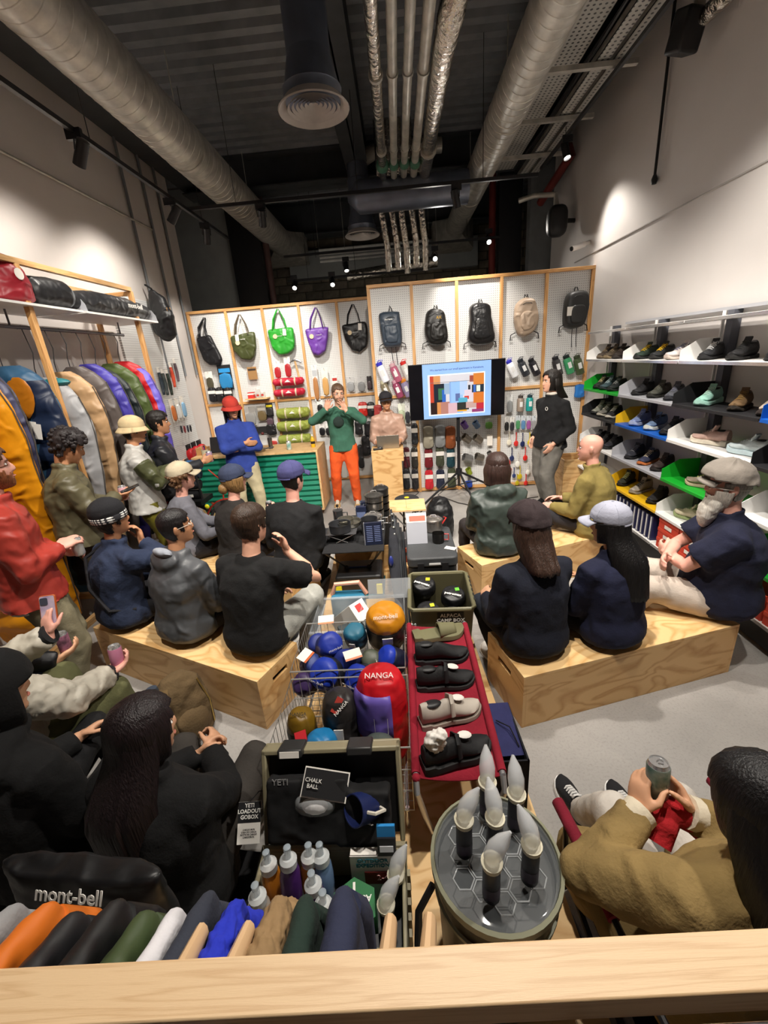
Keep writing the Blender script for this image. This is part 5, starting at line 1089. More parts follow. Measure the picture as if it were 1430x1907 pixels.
# pegboard end panel on the wall with carry bag and small hanging goods
ep = struct('wall_panel', MB().bb(XL,XL+.03,5.5,6.9,.3,3.0), PEGX)
t = thing('shoulder_bag', 'black shoulder bag with a tan label hung on the end panel', 'bag', at(296,590,X=-3.2)); fused('bag_body', MB().tube([(0,-.05,.32),(.02,0,.22),(.03,.02,0),(.02,.05,-.22),(.0,.08,-.3)], [.04,.13,.2,.17,.06], 16, sq=.6), nyl('1b1b1d'), t, .014, 3, .02, .09); obj('label', MB().box((.18,-.05,.05), (.004,.06,.09), RZ(-.4)), crd('b5854e'), t); obj('strap', MB().tube([(-.1,.02,.4),(0,-.03,.34),(-.05,.1,.3),(-.1,.2,.1),(-.08,.2,-.1)], .012, 6), fab('1a1a1c'), t)
# ---------------------------------------------------------------- goods on the display walls
def pxm(x, y, Yp, w): return (at(x+w/2, y, Y=Yp)-at(x-w/2, y, Y=Yp)).length
def pillow(poly, y0, thick, n=3, soft=.5):
    "poly: list of (x,z); swells from plane y0 towards -y"
    c = V((sum(p[0] for p in poly)/len(poly), sum(p[1] for p in poly)/len(poly)))
    # resample smoothly
    pts = []
    m = len(poly)
    for i in range(m):
        p0, p1, p2, p3 = [V(poly[(i+k) % m]) for k in (-1,0,1,2)]
        for j in range(n):
            t = j/n; pts.append(.5*((2*p1)+(p2-p0)*t+(2*p0-5*p1+4*p2-p3)*t*t+(3*p1-p0-3*p2+p3)*t**3) if soft else p1.lerp(p2, t))
    rings = []
    for d, k in ((0,.95),(.2,1.0),(.55,.985),(.85,.93),(.97,.82),(1.0,.5),(1.0,.15)):
        rings.append([V((c.x+(p.x-c.x)*k, y0-thick*d, c.y+(p.y-c.y)*k)) for p in pts])
    return MB().loft(rings)
def trace(pts, Yp, org): return [((at(x, y, Y=Yp)-org).x, (at(x, y, Y=Yp)-org).z) for x, y in pts]
def tote(label, body, top, m, tagpx, Yp, hm=None, thick=.08, logo=True):
    o_ = at(*top, Y=Yp-.03); t = thing('tote_bag', label, 'tote bag', o_, group='tote bags on the display wall')
    pl = trace(body, Yp-.03, o_); b = obj('bag_body', pillow(pl, 0, thick, 4, 0), m, t, smooth=70)
    md = b.modifiers.new('folds', 'DISPLACE'); md.texture = ctex(.07); md.strength = .035; md.mid_level = .5
    md = b.modifiers.new('sub', 'SUBSURF'); md.levels = md.render_levels = 1
    xs = sorted(pl, key=lambda p: -p[1])[:2]; l, r = (min(xs, key=lambda p: p[0]), max(xs, key=lambda p: p[0])); cx, cz = (l[0]+r[0])/2, (l[1]+r[1])/2; hw = (r[0]-l[0])*.26
    for k, dy in enumerate((-.01,-.07)):
        obj('handle', MB().tube([(cx-hw,dy-.02,cz-.02),(cx-hw*.75,dy,cz*.55),(-.012,-.012,-.01),(.012,-.012,-.01),(cx+hw*.75,dy,cz*.55),(cx+hw,dy-.02,cz-.02)], .013, 6, sq=.35), hm or m, t)
    obj('peg', MB().tube([(0,.06,-.03),(0,-.03,-.03),(0,-.045,-.012)], .004, 6), CHROME, t)
    for kind, x, y in tagpx:
        p = at(x, y, Y=Yp-.03)-o_
        if kind == 'r': obj('round_patch', MB().cyl((p.x,-thick-.006,p.z),(p.x,-thick-.012,p.z), .035, n=18), crd('d8c4a0'), t)
        else: obj('paper_tag', MB().box((p.x,-thick-.01,p.z), (.055,.003,.1), RY(.05)), PAPER, t)
    if logo: p = at(*logo, Y=Yp-.03)-o_; text('mont-bell', .022, WINK, t, (p.x, -thick-.008, p.z), TF, 'logo')
    return t
# outlines in photo pixels on the set-back wall
def c4(*ps): return [(330+.1888*x, 540+.1888*y) for x, y in ps]
tote('black tote bag nearest the plaster corner', c4((200,465),(335,440),(455,685),(440,740),(340,745),(270,700),(225,580)), (381,591), nyl('0d0d12'), [], YLO, logo=None)
tote('olive green tote bag with brown handles', c4((525,455),(770,405),(790,560),(770,660),(740,690),(640,685),(560,600)), (446,585), nyl('3c4220'), [('t',445,630),('r',446,639)], YLO, fab('4f4436'), logo=(455,632))
tote('bright green tote bag', c4((890,390),(1145,365),(1168,500),(1160,580),(1100,630),(1010,640),(940,580)), (517,575), nyl('2b9c2e'), [('r',515,627),('t',532,619)], YLO, logo=(523,626))
tote('purple tote bag between the green and black ones', c4((1258,385),(1500,360),(1490,470),(1470,600),(1400,650),(1345,640),(1300,540)), (588,572), nyl('6a3c9c'), [('r',582,627)], YLO, logo=(595,624))
def c5(*ps): return [(660+.3217*x, 470+.3217*y) for x, y in ps]
tote('black tote bag with round patch beside the timber step', [(636,605),(682,598),(686,620),(684,645),(670,656),(655,652),(643,635)], (657,566), nyl('121214'), [('r',652,620),('t',671,609)], YLO, logo=(662,619))
def backpack(label, body, hook, m, Yp=YT, thick=.16, lg=None, lcol=WINK, pocket=True, extra=None):
    o_ = at(*hook, Y=Yp-.03); t = thing('backpack', label, 'backpack', o_, group='backpacks on the display wall')
    pl = trace(body, Yp-.03, o_); b = obj('pack_body', pillow(pl, 0, thick, 4), m, t, smooth=70)
    md = b.modifiers.new('folds', 'DISPLACE'); md.texture = ctex(.09); md.strength = .02; md.mid_level = .5
    cx = sum(p[0] for p in pl)/len(pl); cz = sum(p[1] for p in pl)/len(pl); zt_ = max(p[1] for p in pl); zb = min(p[1] for p in pl); wx = (max(p[0] for p in pl)-min(p[0] for p in pl))/2
    if pocket:
        obj('front_pocket', pillow([(cx+(p[0]-cx)*.62, cz-.05+(p[1]-cz)*.5) for p in pl], -thick*.9, .035, 3), m, t, smooth=70)
        obj('zip', MB().tube([(cx-wx*.55,-thick*.93,zt_-.10),(cx-wx*.2,-thick*1.0,zt_-.07),(cx+wx*.25,-thick*1.0,zt_-.075),(cx+wx*.55,-thick*.93,zt_-.11)], .004, 5), BLACK, t)
    obj('haul_loop', MB().tube([(cx-.03,-.05,zt_-.02),(cx-.015,-.04,zt_+.04),(0,-.02,-.005),(cx+.015,-.04,zt_+.04),(cx+.03,-.05,zt_-.02)], .007, 6), fab('1b1b1d'), t); obj('peg', MB().tube([(0,.06,-.02),(0,-.04,-.02),(0,-.05,0)], .004, 6), CHROME, t)
    for sx in (-1, 1): obj('shoulder_strap', MB().tube([(cx+sx*wx*.8,-.03,zb+.06),(cx+sx*(wx+.03),-.03,zb+.03),(cx+sx*(wx+.04),-.035,zb-.04),(cx+sx*(wx+.01),-.03,zb-.03)], .012, 6, sq=.5), fab('1b1b1d'), t)
    if lg: text(lg[0], lg[3], lcol, t, ((at(lg[1], lg[2], Y=Yp-.03)-o_).x, -thick-.006, (at(lg[1], lg[2], Y=Yp-.03)-o_).z), TF, 'logo', bold=.0008)
    if extra: extra(t, o_, cx, zb, zt_, wx)
    return t
def cords(t, o_, cx, zb, zt_, wx):
    for dx in (-.02,.04): obj('cord', MB().tube([(cx+dx,-.06,zb+.02),(cx+dx+.01,-.03,zb-.12),(cx+dx+.02,-.03,zb-.24)], .005, 5), fab('2a2a30'), t)
bp = backpack('slate navy backpack with white logo', c5((148,355),(245,345),(262,370),(275,470),(272,530),(250,548),(180,548),(160,500),(148,420)), (725,569), nyl('37424f'), lg=("ARC'TERYX", 724, 597, .02), extra=cords)
backpack('black backpack with gold logo', c5((420,345),(470,328),(515,350),(530,430),(538,500),(510,535),(440,535),(410,490),(405,420)), (812,574), nyl('1d1c1b'), lg=('AX', 815, 593, .05), lcol=crd('b98f2c'))
backpack('black leather-look backpack with centre seam', c5((665,320),(720,293),(775,310),(788,400),(805,500),(760,535),(690,538),(650,505),(662,420)), (892,566), mat('black_leather', (.012,.012,.013), .3, bump=.6, bs=25), extra=lambda t, o_, cx, zb, zt_, wx: obj('centre_seam', MB().tube([(cx,-.168,zb+.05),(cx,-.17,(zb+zt_)/2),(cx,-.15,zt_-.05)], .004, 5), BLACK, t))
backpack('beige sand backpack above the bottles', c5((920,330),(950,280),(990,265),(1030,280),(1052,370),(1040,440),(1000,480),(950,490),(922,430)), (980,553), nyl('a8937f'))
backpack('charcoal roll-top pack with white label hung by the frame edge', c5((1215,260),(1270,225),(1335,240),(1335,330),(1310,420),(1260,442),(1210,435),(1200,380)), (1070,535), mat('coated_charcoal', hexc('2c2c2c'), .5, var=.1), extra=lambda t, o_, cx, zb, zt_, wx: (cords(t, o_, cx, zb, zt_, wx), obj('paper_label', MB().box((cx-.09,-.172,(zb+zt_)/2-.02), (.11,.004,.11)), PAPER, t)))
NAMES = {}
def spot(px, py, Yp, off=.03): return at(px, py, Y=Yp-off)
def peg(t, z, y=.05): obj('peg', MB().tube([(0,y+.02,z),(0,-.035,z),(0,-.04,z+.012)], .003, 5), CHROME, t)
def card(label, px, py, w, h, c1, c2, Yp, c3=None, group=None, cat='package', name='hanging_pack', blob=True):
    k = pxm(px, py, Yp, 1); W, Hh = w*k, h*k; t = thing(name, label, cat, spot(px, py, Yp), group=group)
    cb = obj('backing_card', MB().bb(-W/2,W/2,-.004,0,-Hh/2,Hh/2), crd(c1), t); peg(t, Hh/2-.012)
    if blob: obj('blister', pillow([(-W*.4,-Hh*.42),(W*.4,-Hh*.42),(W*.4,Hh*.12),(-W*.4,Hh*.12)], -.004, .03, 2), pla(c2), t)
    if c3: obj('header_print', MB().bb(-W*.42,W*.42,-.0055,-.004,Hh*.2,Hh*.36), crd(c3), cb)
    return t
def pouch(label, px, py, w, h, c1, Yp, band=None, group=None, cat='pouch', name='small_pouch', th=.05):
    k = pxm(px, py, Yp, 1); W, Hh = w*k/2, h*k/2; t = thing(name, label, cat, spot(px, py, Yp), group=group)
    obj('pouch_body', pillow([(-W,-Hh),(W,-Hh),(W*1.02,0),(W*.95,Hh),(-W*.95,Hh),(-W*1.02,0)], 0, th, 3), nyl(c1), t); peg(t, Hh+.01); obj('hang_loop', MB().tube([(-.012,-.01,Hh-.01),(0,-.012,Hh+.02),(.012,-.01,Hh-.01)], .003, 5), BLACK, t)
    if band: obj('paper_band', MB().bb(-W*1.03,W*1.03,-th-.004,-th*.5,Hh*.15,Hh*.6), crd(band), t)
    return t
def bottle(label, px, py, h, cb, cc, Yp, ang=.35, group='bottles on the display wall', r=.42, clear=False):
    k = pxm(px, py, Yp, 1)*h; R = RY(-ang); t = thing('water_bottle', label, 'bottle', spot(px, py, Yp, .07), group=group, R=R); r = k*r*.5
    mb_ = glassy('bottle_'+cb, cb, .12, .75) if clear else mat('bottle_'+cb, hexc(cb), .35, var=.06)
    obj('bottle_body', MB().lathe([(r*.85,-k*.5),(r,-k*.47),(r,k*.22),(r*.8,k*.3),(r*.62,k*.33)], 18), mb_, t); obj('cap', MB().lathe([(r*.7,k*.31),(r*.74,k*.33),(r*.74,k*.46),(r*.6,k*.48)], 16), pla(cc), t); obj('cap_loop', MB().tube([(r*.6,0,k*.4),(r*1.1,0,k*.5),(r*.2,0,k*.56),(-r*.3,0,k*.48)], r*.09, 6), pla(cc), t); obj('peg', MB().tube([(0,.1,k*.5),(0,-.01,k*.5)], .003, 5), CHROME, t); obj('measure_print', MB().bb(-r*.4,r*.4,-r-.002,-r+.004,-k*.2,k*.1), crd('d8d8d8'), t)
    return t
def roll(label, px, py, w, h, c1, Yp, group=None):
    k = pxm(px, py, Yp, 1); W, r = w*k/2, h*k/2; t = thing('rolled_shelter', label, 'rolled bag', spot(px, py, Yp, .08), group=group)
    fused('roll_body', MB().tube([(-W,0,0),(-W*.92,0,0),(-W*.4,0,.004),(W*.4,0,0),(W*.92,0,.003),(W,0,0)], [r*.35,r*.9,r*1.02,r,r*.9,r*.3], 16), nyl(c1), t, .012, 2, .018, .06)
    for x in (-W*.4, W*.45): obj('compression_strap', MB().lathe([(r*1.06,-.012),(r*1.06,.012)], 16, (x,0,0), RY(pi/2), caps=False), fab('c8b9a0'), t)
    obj('white_logo', MB().prism([(-.05,-.012),(.05,-.012),(.0,.028)], -r*1.06-.004, -r*1.06, 'y').xf(T4((0,0,r*.15))), PAPER, t); obj('peg', MB().tube([(0,.1,0),(0,0,-r*.5)], .005, 5), CHROME, t)
    return t
def mug(label, px, py, h, c1, Yp, ang=.6, metal=False, group='cups on the display wall'):
    k = pxm(px, py, Yp, 1)*h; t = thing('hanging_mug', label, 'mug', spot(px, py, Yp, .07), group=group, R=RY(-ang) @ RX(.2)); r = k*.42
    m_ = met(c1, .35) if metal else pla(c1); obj('mug_body', MB().lathe([(r*.9,-k*.5),(r,-k*.45),(r,k*.5),(r*.93,k*.5),(r*.9,-k*.38)], 18), m_, t); obj('peg', MB().tube([(r*.5,.11,k*.8),(r*.5,-.02,k*.8)], .003, 5), CHROME, t); obj('handle', MB().tube([(r*.2,0,k*.5),(r*.4,-.01,k*.85),(r*1.0,-.01,k*.6),(r*1.05,0,k*.1)], .005, 6), m_, t); return t
def utensil(label, px, py, h, c1, Yp, spoon=True, group='camp cutlery on the display wall'):
    k = pxm(px, py, Yp, 1)*h; t = thing('camp_spoon', label, 'cutlery', spot(px, py, Yp, .02), group=group)
    obj('handle', MB().tube([(0,0,-k*.1),(.003,-.004,k*.2),(0,0,k*.5)], [.008,.006,.009], 6), pla(c1), t); obj('bowl', MB().ell((0,-.006,-k*.3), (k*.14+.006,.008,k*.22), 12, 6), pla(c1), t); peg(t, k*.46, .03); return t
L_ = YLO; G_ = YT
# set-back wall, first bay
card('small carabiner pack under the black tote', 391,709,13,32,'e4e2dc','4a4636',L_); card('blue and black lantern box under the black tote', 420,703,25,44,'1f1f22','2a7fb8',L_,'2a8fd0',name='lantern_box')
for i,x in enumerate((397,411,427)): pouch('black strap pouch with white header, %s of three under the blue box' % ('first','second','third')[i], x,735,13,24,'17171a',L_,'e6e4de','strap pouches')
pouch('black case behind the red hat', 437,772,20,34,'1c1c1f',L_)
# second bay
card('tan and red photo card under the olive tote', 470,695,17,22,'9a7448','b5402c',L_,'3a2c22',name='photo_card',blob=False)
p = at(480,741,Y=L_-.06); t = thing('peg_shelf', 'small wooden peg shelf with a red pack on it', 'shelf', p); obj('board', MB().bb(-.19,.19,-.1,.1,-.02,.0), PLYE, t); obj('peg', MB().cyl((0,.1,-.01),(0,.14,-.01),.006), CHROME, t)
t = thing('small_stove_box', 'small red and white stove box on the peg shelf', 'box', p+V((-.1,0,0))); obj('carton', MB().bb(-.05,.05,-.05,.05,0,.1), crd('c22f2a'), t); obj('white_band', MB().bb(-.051,.051,-.051,.051,.06,.085), PAPER, t)
for i,(dx,h_) in enumerate(((.02,.16),(.1,.1))):
    t = thing('glass_jar', 'clear jar with red print on the peg shelf, %s one' % ('taller','shorter')[i], 'jar', p+V((dx,0,0))); obj('jar_body', MB().lathe([(.035,0),(.04,.01),(.04,h_*.8),(.03,h_*.9)], 16), glassy('jar','d8dcd8',.1,.4), t); obj('jar_lid', MB().lathe([(.034,h_*.88),(.034,h_)], 16), WHITES, t); obj('print', MB().bb(-.02,.02,-.043,-.038,.03,.06), crd('b03028'), t)
card('grey leaf-print pack on the lower wall', 467,775,20,34,'b4b2ae','8a8a88',L_); card('grey and tan pack on the lower wall', 488,770,17,28,'a6a29a','6a5a3c',L_,'d8d4c8'); card('black and yellow pack on the lower wall', 502,763,13,24,'1f1f1f','2c2c2c',L_,'d8c81c'); card('dark tool pack under the black and yellow pack', 503,782,13,20,'2a2428','55434c',L_)
card('long black knife pack lying level on the lower wall', 484,801,32,13,'1c1c1d','2b2b2d',L_,blob=False); pouch('black clip pouch beside the knife pack', 506,800,16,18,'1b1b1d',L_); card('white and red pack low beside the counter', 508,823,18,14,'e6e2dc','b03a34',L_)
card('small white price tag on the timber post', 519,792,6,12,'ece8e0','ece8e0',L_,blob=False,name='price_tag',cat='tag')
# third bay
card('red multitool pack under the green tote, shorter one', 517,689,12,30,'e9e6e0','a8262c',L_); card('red multitool pack under the green tote, taller one', 536,684,12,36,'e9e6e0','a8262c',L_)
t = thing('camp_hammer', 'camp hammer with wooden handle hung on the wall', 'hammer', spot(552,690,L_)); obj('head', MB().tube([(-.09,-.02,.13),(-.03,-.02,.16),(.04,-.02,.16),(.11,-.02,.12)], [.008,.016,.018,.014], 8), met('8a8a8c',.3), t); obj('handle', MB().tube([(0,-.02,.15),(.04,-.02,-.15)], [.016,.02], 8), PLYE, t)
for i,(y,x) in enumerate(((711,537),(731,539))): roll('rolled crimson shelter with white logo, %s of two' % ('upper','lower')[i], x,y,58,14,'b01c34',L_, 'rolled shelters')
for i,(y,x) in enumerate(((769,546),(793,547),(818,550))): roll('rolled lime green shelter with white logo, %s of three' % ('top','middle','bottom')[i], x,y,62,19,'8a9440',L_, 'rolled shelters')
# fourth and fifth bays
card('long clear pack with copper poker', 588,714,10,64,'dfe2e2','b07a4a',L_,'b8bcc0'); card('wooden spatula pack with white header', 606,712,12,50,'e6e2da','c99a5c',L_,'e6e2da'); card('narrow white and red pack beside the spatula', 624,716,10,32,'e9e6e0','d8cfc4',L_,'b8342c')
card('grey blister pack under the black tote, first', 653,716,14,26,'c9c9c9','9a9c9e',L_); card('grey blister pack under the black tote, second', 673,716,14,26,'cfcfcf','8c8e90',L_); card('dark boxed pack beside the timber step', 688,713,9,24,'2a2426','4a3c40',L_)
for i,(x,y,c_) in enumerate(((596,757,'1d1d1f'),(600,800,'17171a'),(612,800,'1b1b1d'),(597,778,'9a9a9a'))): card('black and white buckle pack near the green sweater, %s' % ('topmost','lowest by the post','lowest by the sweater','middle one')[i], x,y,11,22,'e9e8e4',c_,L_,group='buckle packs')
pouch('scarlet pouch with white header above the presenter', 676,762,15,24,'c0281e',L_,'e4e2dc'); pouch('black pouch beside the scarlet one', 691,762,12,24,'1d1d20',L_,'e4e2dc')
pouch('black zip case with silver logo behind the presenter', 688,798,18,24,'1b1b1e',L_); pouch('smaller black zip case behind the presenter', 668,796,13,24,'1b1b1e',L_)
pouch('black glove pair hung above the lectern', 682,830,15,34,'19191b',L_); pouch('black mitten hung low by the lectern', 672,850,10,40,'2a2a2c',L_); card('white strip of labels low on the wall', 640,870,9,40,'dcdad4','c9c7c0',L_,blob=False)
# tall wall, first bay
bottle('white bottle with blue cap hung tilted', 712,693,38,'e4e6ee','3a3ac0',G_); bottle('pink ribbed bottle hung tilted, upper', 736,694,36,'b8607c','c9a0a8',G_,clear=True); bottle('clear bottle with red cap hung tilted', 756,690,36,'d8d8d2','c8302c',G_,clear=True)
bottle('khaki clear bottle hung tilted', 718,725,34,'8a8068','b8b49a',G_,clear=True); bottle('rose ribbed bottle hung tilted, lower', 740,724,34,'9c4a68','c090a0',G_,clear=True); bottle('lilac bottle with orange cap hung tilted', 756,722,34,'a49ac0','e08a2c',G_,clear=True)
card('pale green pack with white header by the screen', 748,770,13,36,'dfe4d4','b4c0a0',G_); card('white and black pack beside the screen edge', 759,772,9,34,'e6e6e4','33363c',G_); pouch('red cloth pack behind the cap wearer', 704,765,14,20,'a83a38',G_)
for i,(x,y,c_) in enumerate(((772,808,'26282c'),(757,852,'5a1f28'),(757,892,'232327'),(773,892,'232327'),(772,852,'2e2c28'))): pouch('dark sock pair with paper band, %s beside the lectern' % ('highest','maroon one','low first','low second','olive one')[i], x,y,11,36,c_,G_,'d8d2c8','sock pairs','socks','sock_pair',.03)
# second bay below the screen
for x,y,c_,w_ in ((797,814,'8a8474','grey towel sack with dark top'),(819,812,'77797a','silver grey towel sack'),(838,814,'7a3f1c','rust brown drawstring sack')): pouch(w_+' below the screen', x,y,18,38,c_,G_,None,None,'sack','hanging_sack',.08)
for i,(x,y,c_) in enumerate(((798,853,'6a141c'),(819,850,'3c4030'),(839,852,'143a44'),(799,893,'b8202c'),(820,892,'1f2438'),(841,890,'3f4632'))): pouch('%s sock pair with white header below the screen' % ('maroon','olive','dark teal','red','navy','moss')[i], x,y,14,34,c_,G_,'e2ded8','sock pairs','socks','sock_pair',.04)
# third bay
mug('purple cup hung tilted', 865,792,13,'6a4a94',G_); mug('steel blue cup hung tilted', 887,791,13,'5f7a9c',G_); card('green striped pack beside the cups', 910,789,14,20,'b8bcb8','5a8a3c',G_)
mug('titanium pot hung tilted, first of two', 869,817,16,'7d756a',G_,.9,True); mug('titanium pot hung tilted, second of two', 890,818,16,'857c70',G_,.9,True); card('white card with orange print', 912,819,10,22,'e6e0d6','c8602c',G_,blob=False)
mug('bare steel tumbler hung sideways', 871,853,17,'a0a0a0',G_,1.2,True); mug('short steel tumbler hung sideways', 893,851,15,'8c867c',G_,1.2,True); mug('small steel cup near the bob haircut', 912,846,10,'8f8c88',G_,.5,True)
mug('lime green cup hung low', 873,878,12,'8a9a2c',G_,.4); pouch('royal blue folded cup hung lowest', 872,901,13,12,'1f3f9c',G_)
# fourth bay
bottle('white wide-mouth bottle with blue cap', 953,686,34,'e2e4e8','3a3ab8',G_,.45); bottle('smoke grey wide-mouth bottle', 974,684,34,'2c3038','20262e',G_,.45,clear=True); bottle('near-black wide-mouth bottle, last of three', 994,683,34,'1c1a22','15151a',G_,.45,clear=True)
card('clear hook pack with white header', 949,752,11,34,'dcdedd','8a8d8e',G_); bottle('taupe steel flask standing straight', 969,751,30,'8a7c70','4a4440',G_,0); bottle('teal to lime steel flask standing straight', 986,750,30,'1f8a86','1c3a44',G_,0)
for i,(x,c_) in enumerate(((943,'2a2a2a'),(953,'33333a'))): card('white card with small black tool, %s' % ('first','second')[i], x,790,8,26,'eceae6',c_,G_,group='small tool cards')
for x,c_,w_ in ((964,'4a8a5c','green'),(974,'5a86b0','sky blue'),(984,'a0569a','magenta'),(994,'9a9a9c','grey')): card('%s cutlery pack in a clear sleeve' % w_, x,787,8,26,'c9cfd4',c_,G_,group='cutlery packs')
for x,y,h_,c_,w_ in ((948,816,26,'e2dcc8','cream fork'),(961,818,26,'d0302c','red spoon, upper row'),(973,819,26,'1f2c5a','navy spoon, upper row'),(986,817,24,'d8c41c','yellow spoon, upper row'),(953,846,26,'26305a','navy knife'),(964,856,28,'e6e4dc','white spoon, middle row'),(978,845,26,'d62c28','red spork, middle row'),(949,868,24,'c9302c','small red knife'),(968,880,26,'c9b41c','yellow knife, lower row'),(983,873,22,'e6e4dc','white spork, lower row'),(979,893,22,'d62c28','red spoon, lowest row'),(963,893,22,'b8a81c','mustard spoon, lowest row'),(957,880,20,'2a3a6a','blue spork, lower row')): utensil(w_+' hung on the white board', x,y,h_,c_,G_)
# fifth bay
bottle('smoke bottle below the roll-top pack', 1037,681,36,'3c3a3c','23242a',G_,.3,clear=True); bottle('green bottle below the roll-top pack', 1058,678,36,'3f9c68','1f2c2a',G_,.35,clear=True); bottle('olive bottle below the roll-top pack', 1077,679,36,'4a5a3c','3c4430',G_,.3,clear=True)
pouch('bright blue dry pouch behind the listener', 1078,728,16,22,'2a78c8',G_); card('clear pack of cups beside the blue pouch', 1040,745,14,26,'d8dcde','8f9496',G_)
# end panel beside the rack
def side(px, py): return at(px, py, X=XL+.05)
R_ = RZ(pi/2)
for i,(px,py,c_,h_) in enumerate(((297,715,'26323c',.3),(304,716,'3c4444',.3),(312,716,'2c3830',.3),(318,703,'c8482c',.28),(325,694,'5a4a50',.26))):
    t = thing('tent_pole_bag', '%s pole sleeve hung on the end panel' % ('slate','grey','dark green','orange-red','plum')[i], 'pole bag', side(px,py), R=R_, group='pole sleeves'); obj('sleeve', MB().tube([(0,-.03,-h_/2),(0,-.035,0),(0,-.03,h_/2)], [.018,.026,.02], 8), nyl(c_), t); obj('header', MB().bb(-.03,.03,-.03,-.026,h_/2,h_/2+.07), PAPER, t); obj('peg', MB().tube([(0,.03,h_/2+.05),(0,-.1,h_/2+.05)], .003, 5), CHROME, t)
for i,(px,py) in enumerate(((318,765),(328,762),(337,758))):
    t = thing('hanging_pack', 'tall white blister pack on the end panel, %s from the sleeping bags' % ('first','second','third')[i], 'package', side(px,py), R=R_, group='white packs on the end panel'); obj('backing_card', MB().bb(-.05,.05,-.03,-.026,-.16,.16), PAPER, t); obj('blister', pillow([(-.035,-.13),(.035,-.13),(.035,.05),(-.035,.05)], -.03, .03, 2), pla(('c8743c','d8dcdc','7fa8c8')[i]), t); obj('peg', MB().tube([(0,.03,.15),(0,-.1,.15)], .003, 5), CHROME, t)
for i,(px,py,c_) in enumerate(((332,800,'2a2a30'),(338,800,'7a2a30'),(344,799,'262a3a'),(349,798,'1f1f22'))):
    t = thing('key_carabiner', '%s carabiner clip on the end panel' % ('black','dark red','navy','charcoal')[i], 'carabiner', side(px,py), R=R_, group='carabiner clips'); obj('clip', MB().tube([(.018*cos(a),-.05,.05*sin(a)) for a in [2*pi*k/12 for k in range(12)]], .008, 6, closed=True), pla(c_), t); obj('peg', MB().tube([(0,.03,.05),(0,-.09,.05)], .003, 5), CHROME, t)
for i,(px,py) in enumerate(((335,845),(345,840),(355,836))):
    t = thing('first_aid_pouch', 'red first-aid pouch with black webbing, %s of three' % ('first','second','third')[i], 'pouch', side(px,py)+V((.14,0,0)), R=R_, group='red pouches'); obj('pouch_body', pillow([(-.07,-.09),(.07,-.09),(.07,.05),(-.07,.05)], 0, .08, 3), nyl('b81c24'), t); obj('webbing', MB().bb(-.06,.06,-.02,0,.05,.13), fab('1c1c1e'), t); obj('peg', MB().tube([(0,.2,.12),(0,-.03,.12)], .003, 5), CHROME, t)
# stack of bike bags and the wheel by the counter end
bk = thing('folding_bike', 'black folding bike with red cable and a tan-walled wheel by the counter', 'bicycle', (-2.62,4.95,0))
obj('wheel', MB().tube([(.25*cos(a)+.45,-.1,.27+.25*sin(a)) for a in [2*pi*k/28 for k in range(28)]], .022, 8, closed=True), RUB, bk); obj('tyre_wall', MB().tube([(.225*cos(a)+.45,-.1,.27+.225*sin(a)) for a in [2*pi*k/28 for k in range(28)]], .01, 6, closed=True), pla('b59a6a'), bk); obj('hub', MB().cyl((.45,-.14,.27),(.45,-.06,.27),.03), CHROME, bk)
for k in range(14): obj('spoke', MB().cyl((.45,-.1,.27),(.45+.22*cos(k*pi/7),-.1,.27+.22*sin(k*pi/7)),.0018,n=4), CHROME, bk)
obj('frame', MB().tube([(.45,-.1,.27),(.1,0,.45),(-.1,.1,.5)], .03, 10), BLACKM, bk); obj('handlebar', MB().tube([(.1,0,.45),(.08,0,1.0),(.35,0,1.05)], .016, 8), BLACKM, bk); obj('fender', MB().tube([(.3*cos(a)+.45,-.1,.27+.3*sin(a)) for a in [radians(20+12*k) for k in range(13)]], .014, 6), pla('8a2418'), bk); obj('cable', MB().tube([(.3,-.1,.95),(.45,-.12,.8),(.4,-.1,.5),(.2,0,.5)], .008, 6), pla('a82c1c'), bk); obj('yellow_light', MB().ell((.2,-.13,.5), (.03,.02,.03), 8, 6), pla('d8d41c'), bk)
for i,(z,c_) in enumerate(((.55,'1a1a1c'),(.68,'202024'),(.81,'1c2836'),(.92,'2a5a8a'))):
    t = thing('bar_bag', '%s rolled bar bag stacked in the bike basket' % ('lowest black','second black','dark navy','topmost blue')[i], 'bag', (-2.72+.03*i,5.0,z+.06), group='rolled bar bags'); obj('bag_body', MB().tube([(-.17,0,0),(-.16,0,0),(0,0,.005),(.16,0,0),(.17,0,0)], [.03,.06,.065,.06,.03], 14), nyl(c_), t); obj('label', MB().bb(.02,.1,-.07,-.062,-.015,.02), PAPER, t)
obj('basket', MB().bb(-.3,.12,-.1,.25,.5,.56), BLACK, bk)
# ---------------------------------------------------------------- centre plinth and what stands on it
PZ = .10
pr = thing('display_plinth', 'long low plywood plinth down the middle of the floor', 'plinth', (.535,.6,0), .0557)
obj('deck', MB().bb(-1.13,0,-.42,3.75,PZ-.018,PZ), PLYT, pr, bevel=.002)
for x0, x1, y0, y1 in ((-.018,0,-.42,3.75),(-1.13,-1.112,-.42,3.75),(-1.112,-.018,-.42,-.402),(-1.112,-.018,3.732,3.75)): obj('side_panel', MB().bb(x0,x1,y0,y1,0,PZ-.018), PLY, pr)
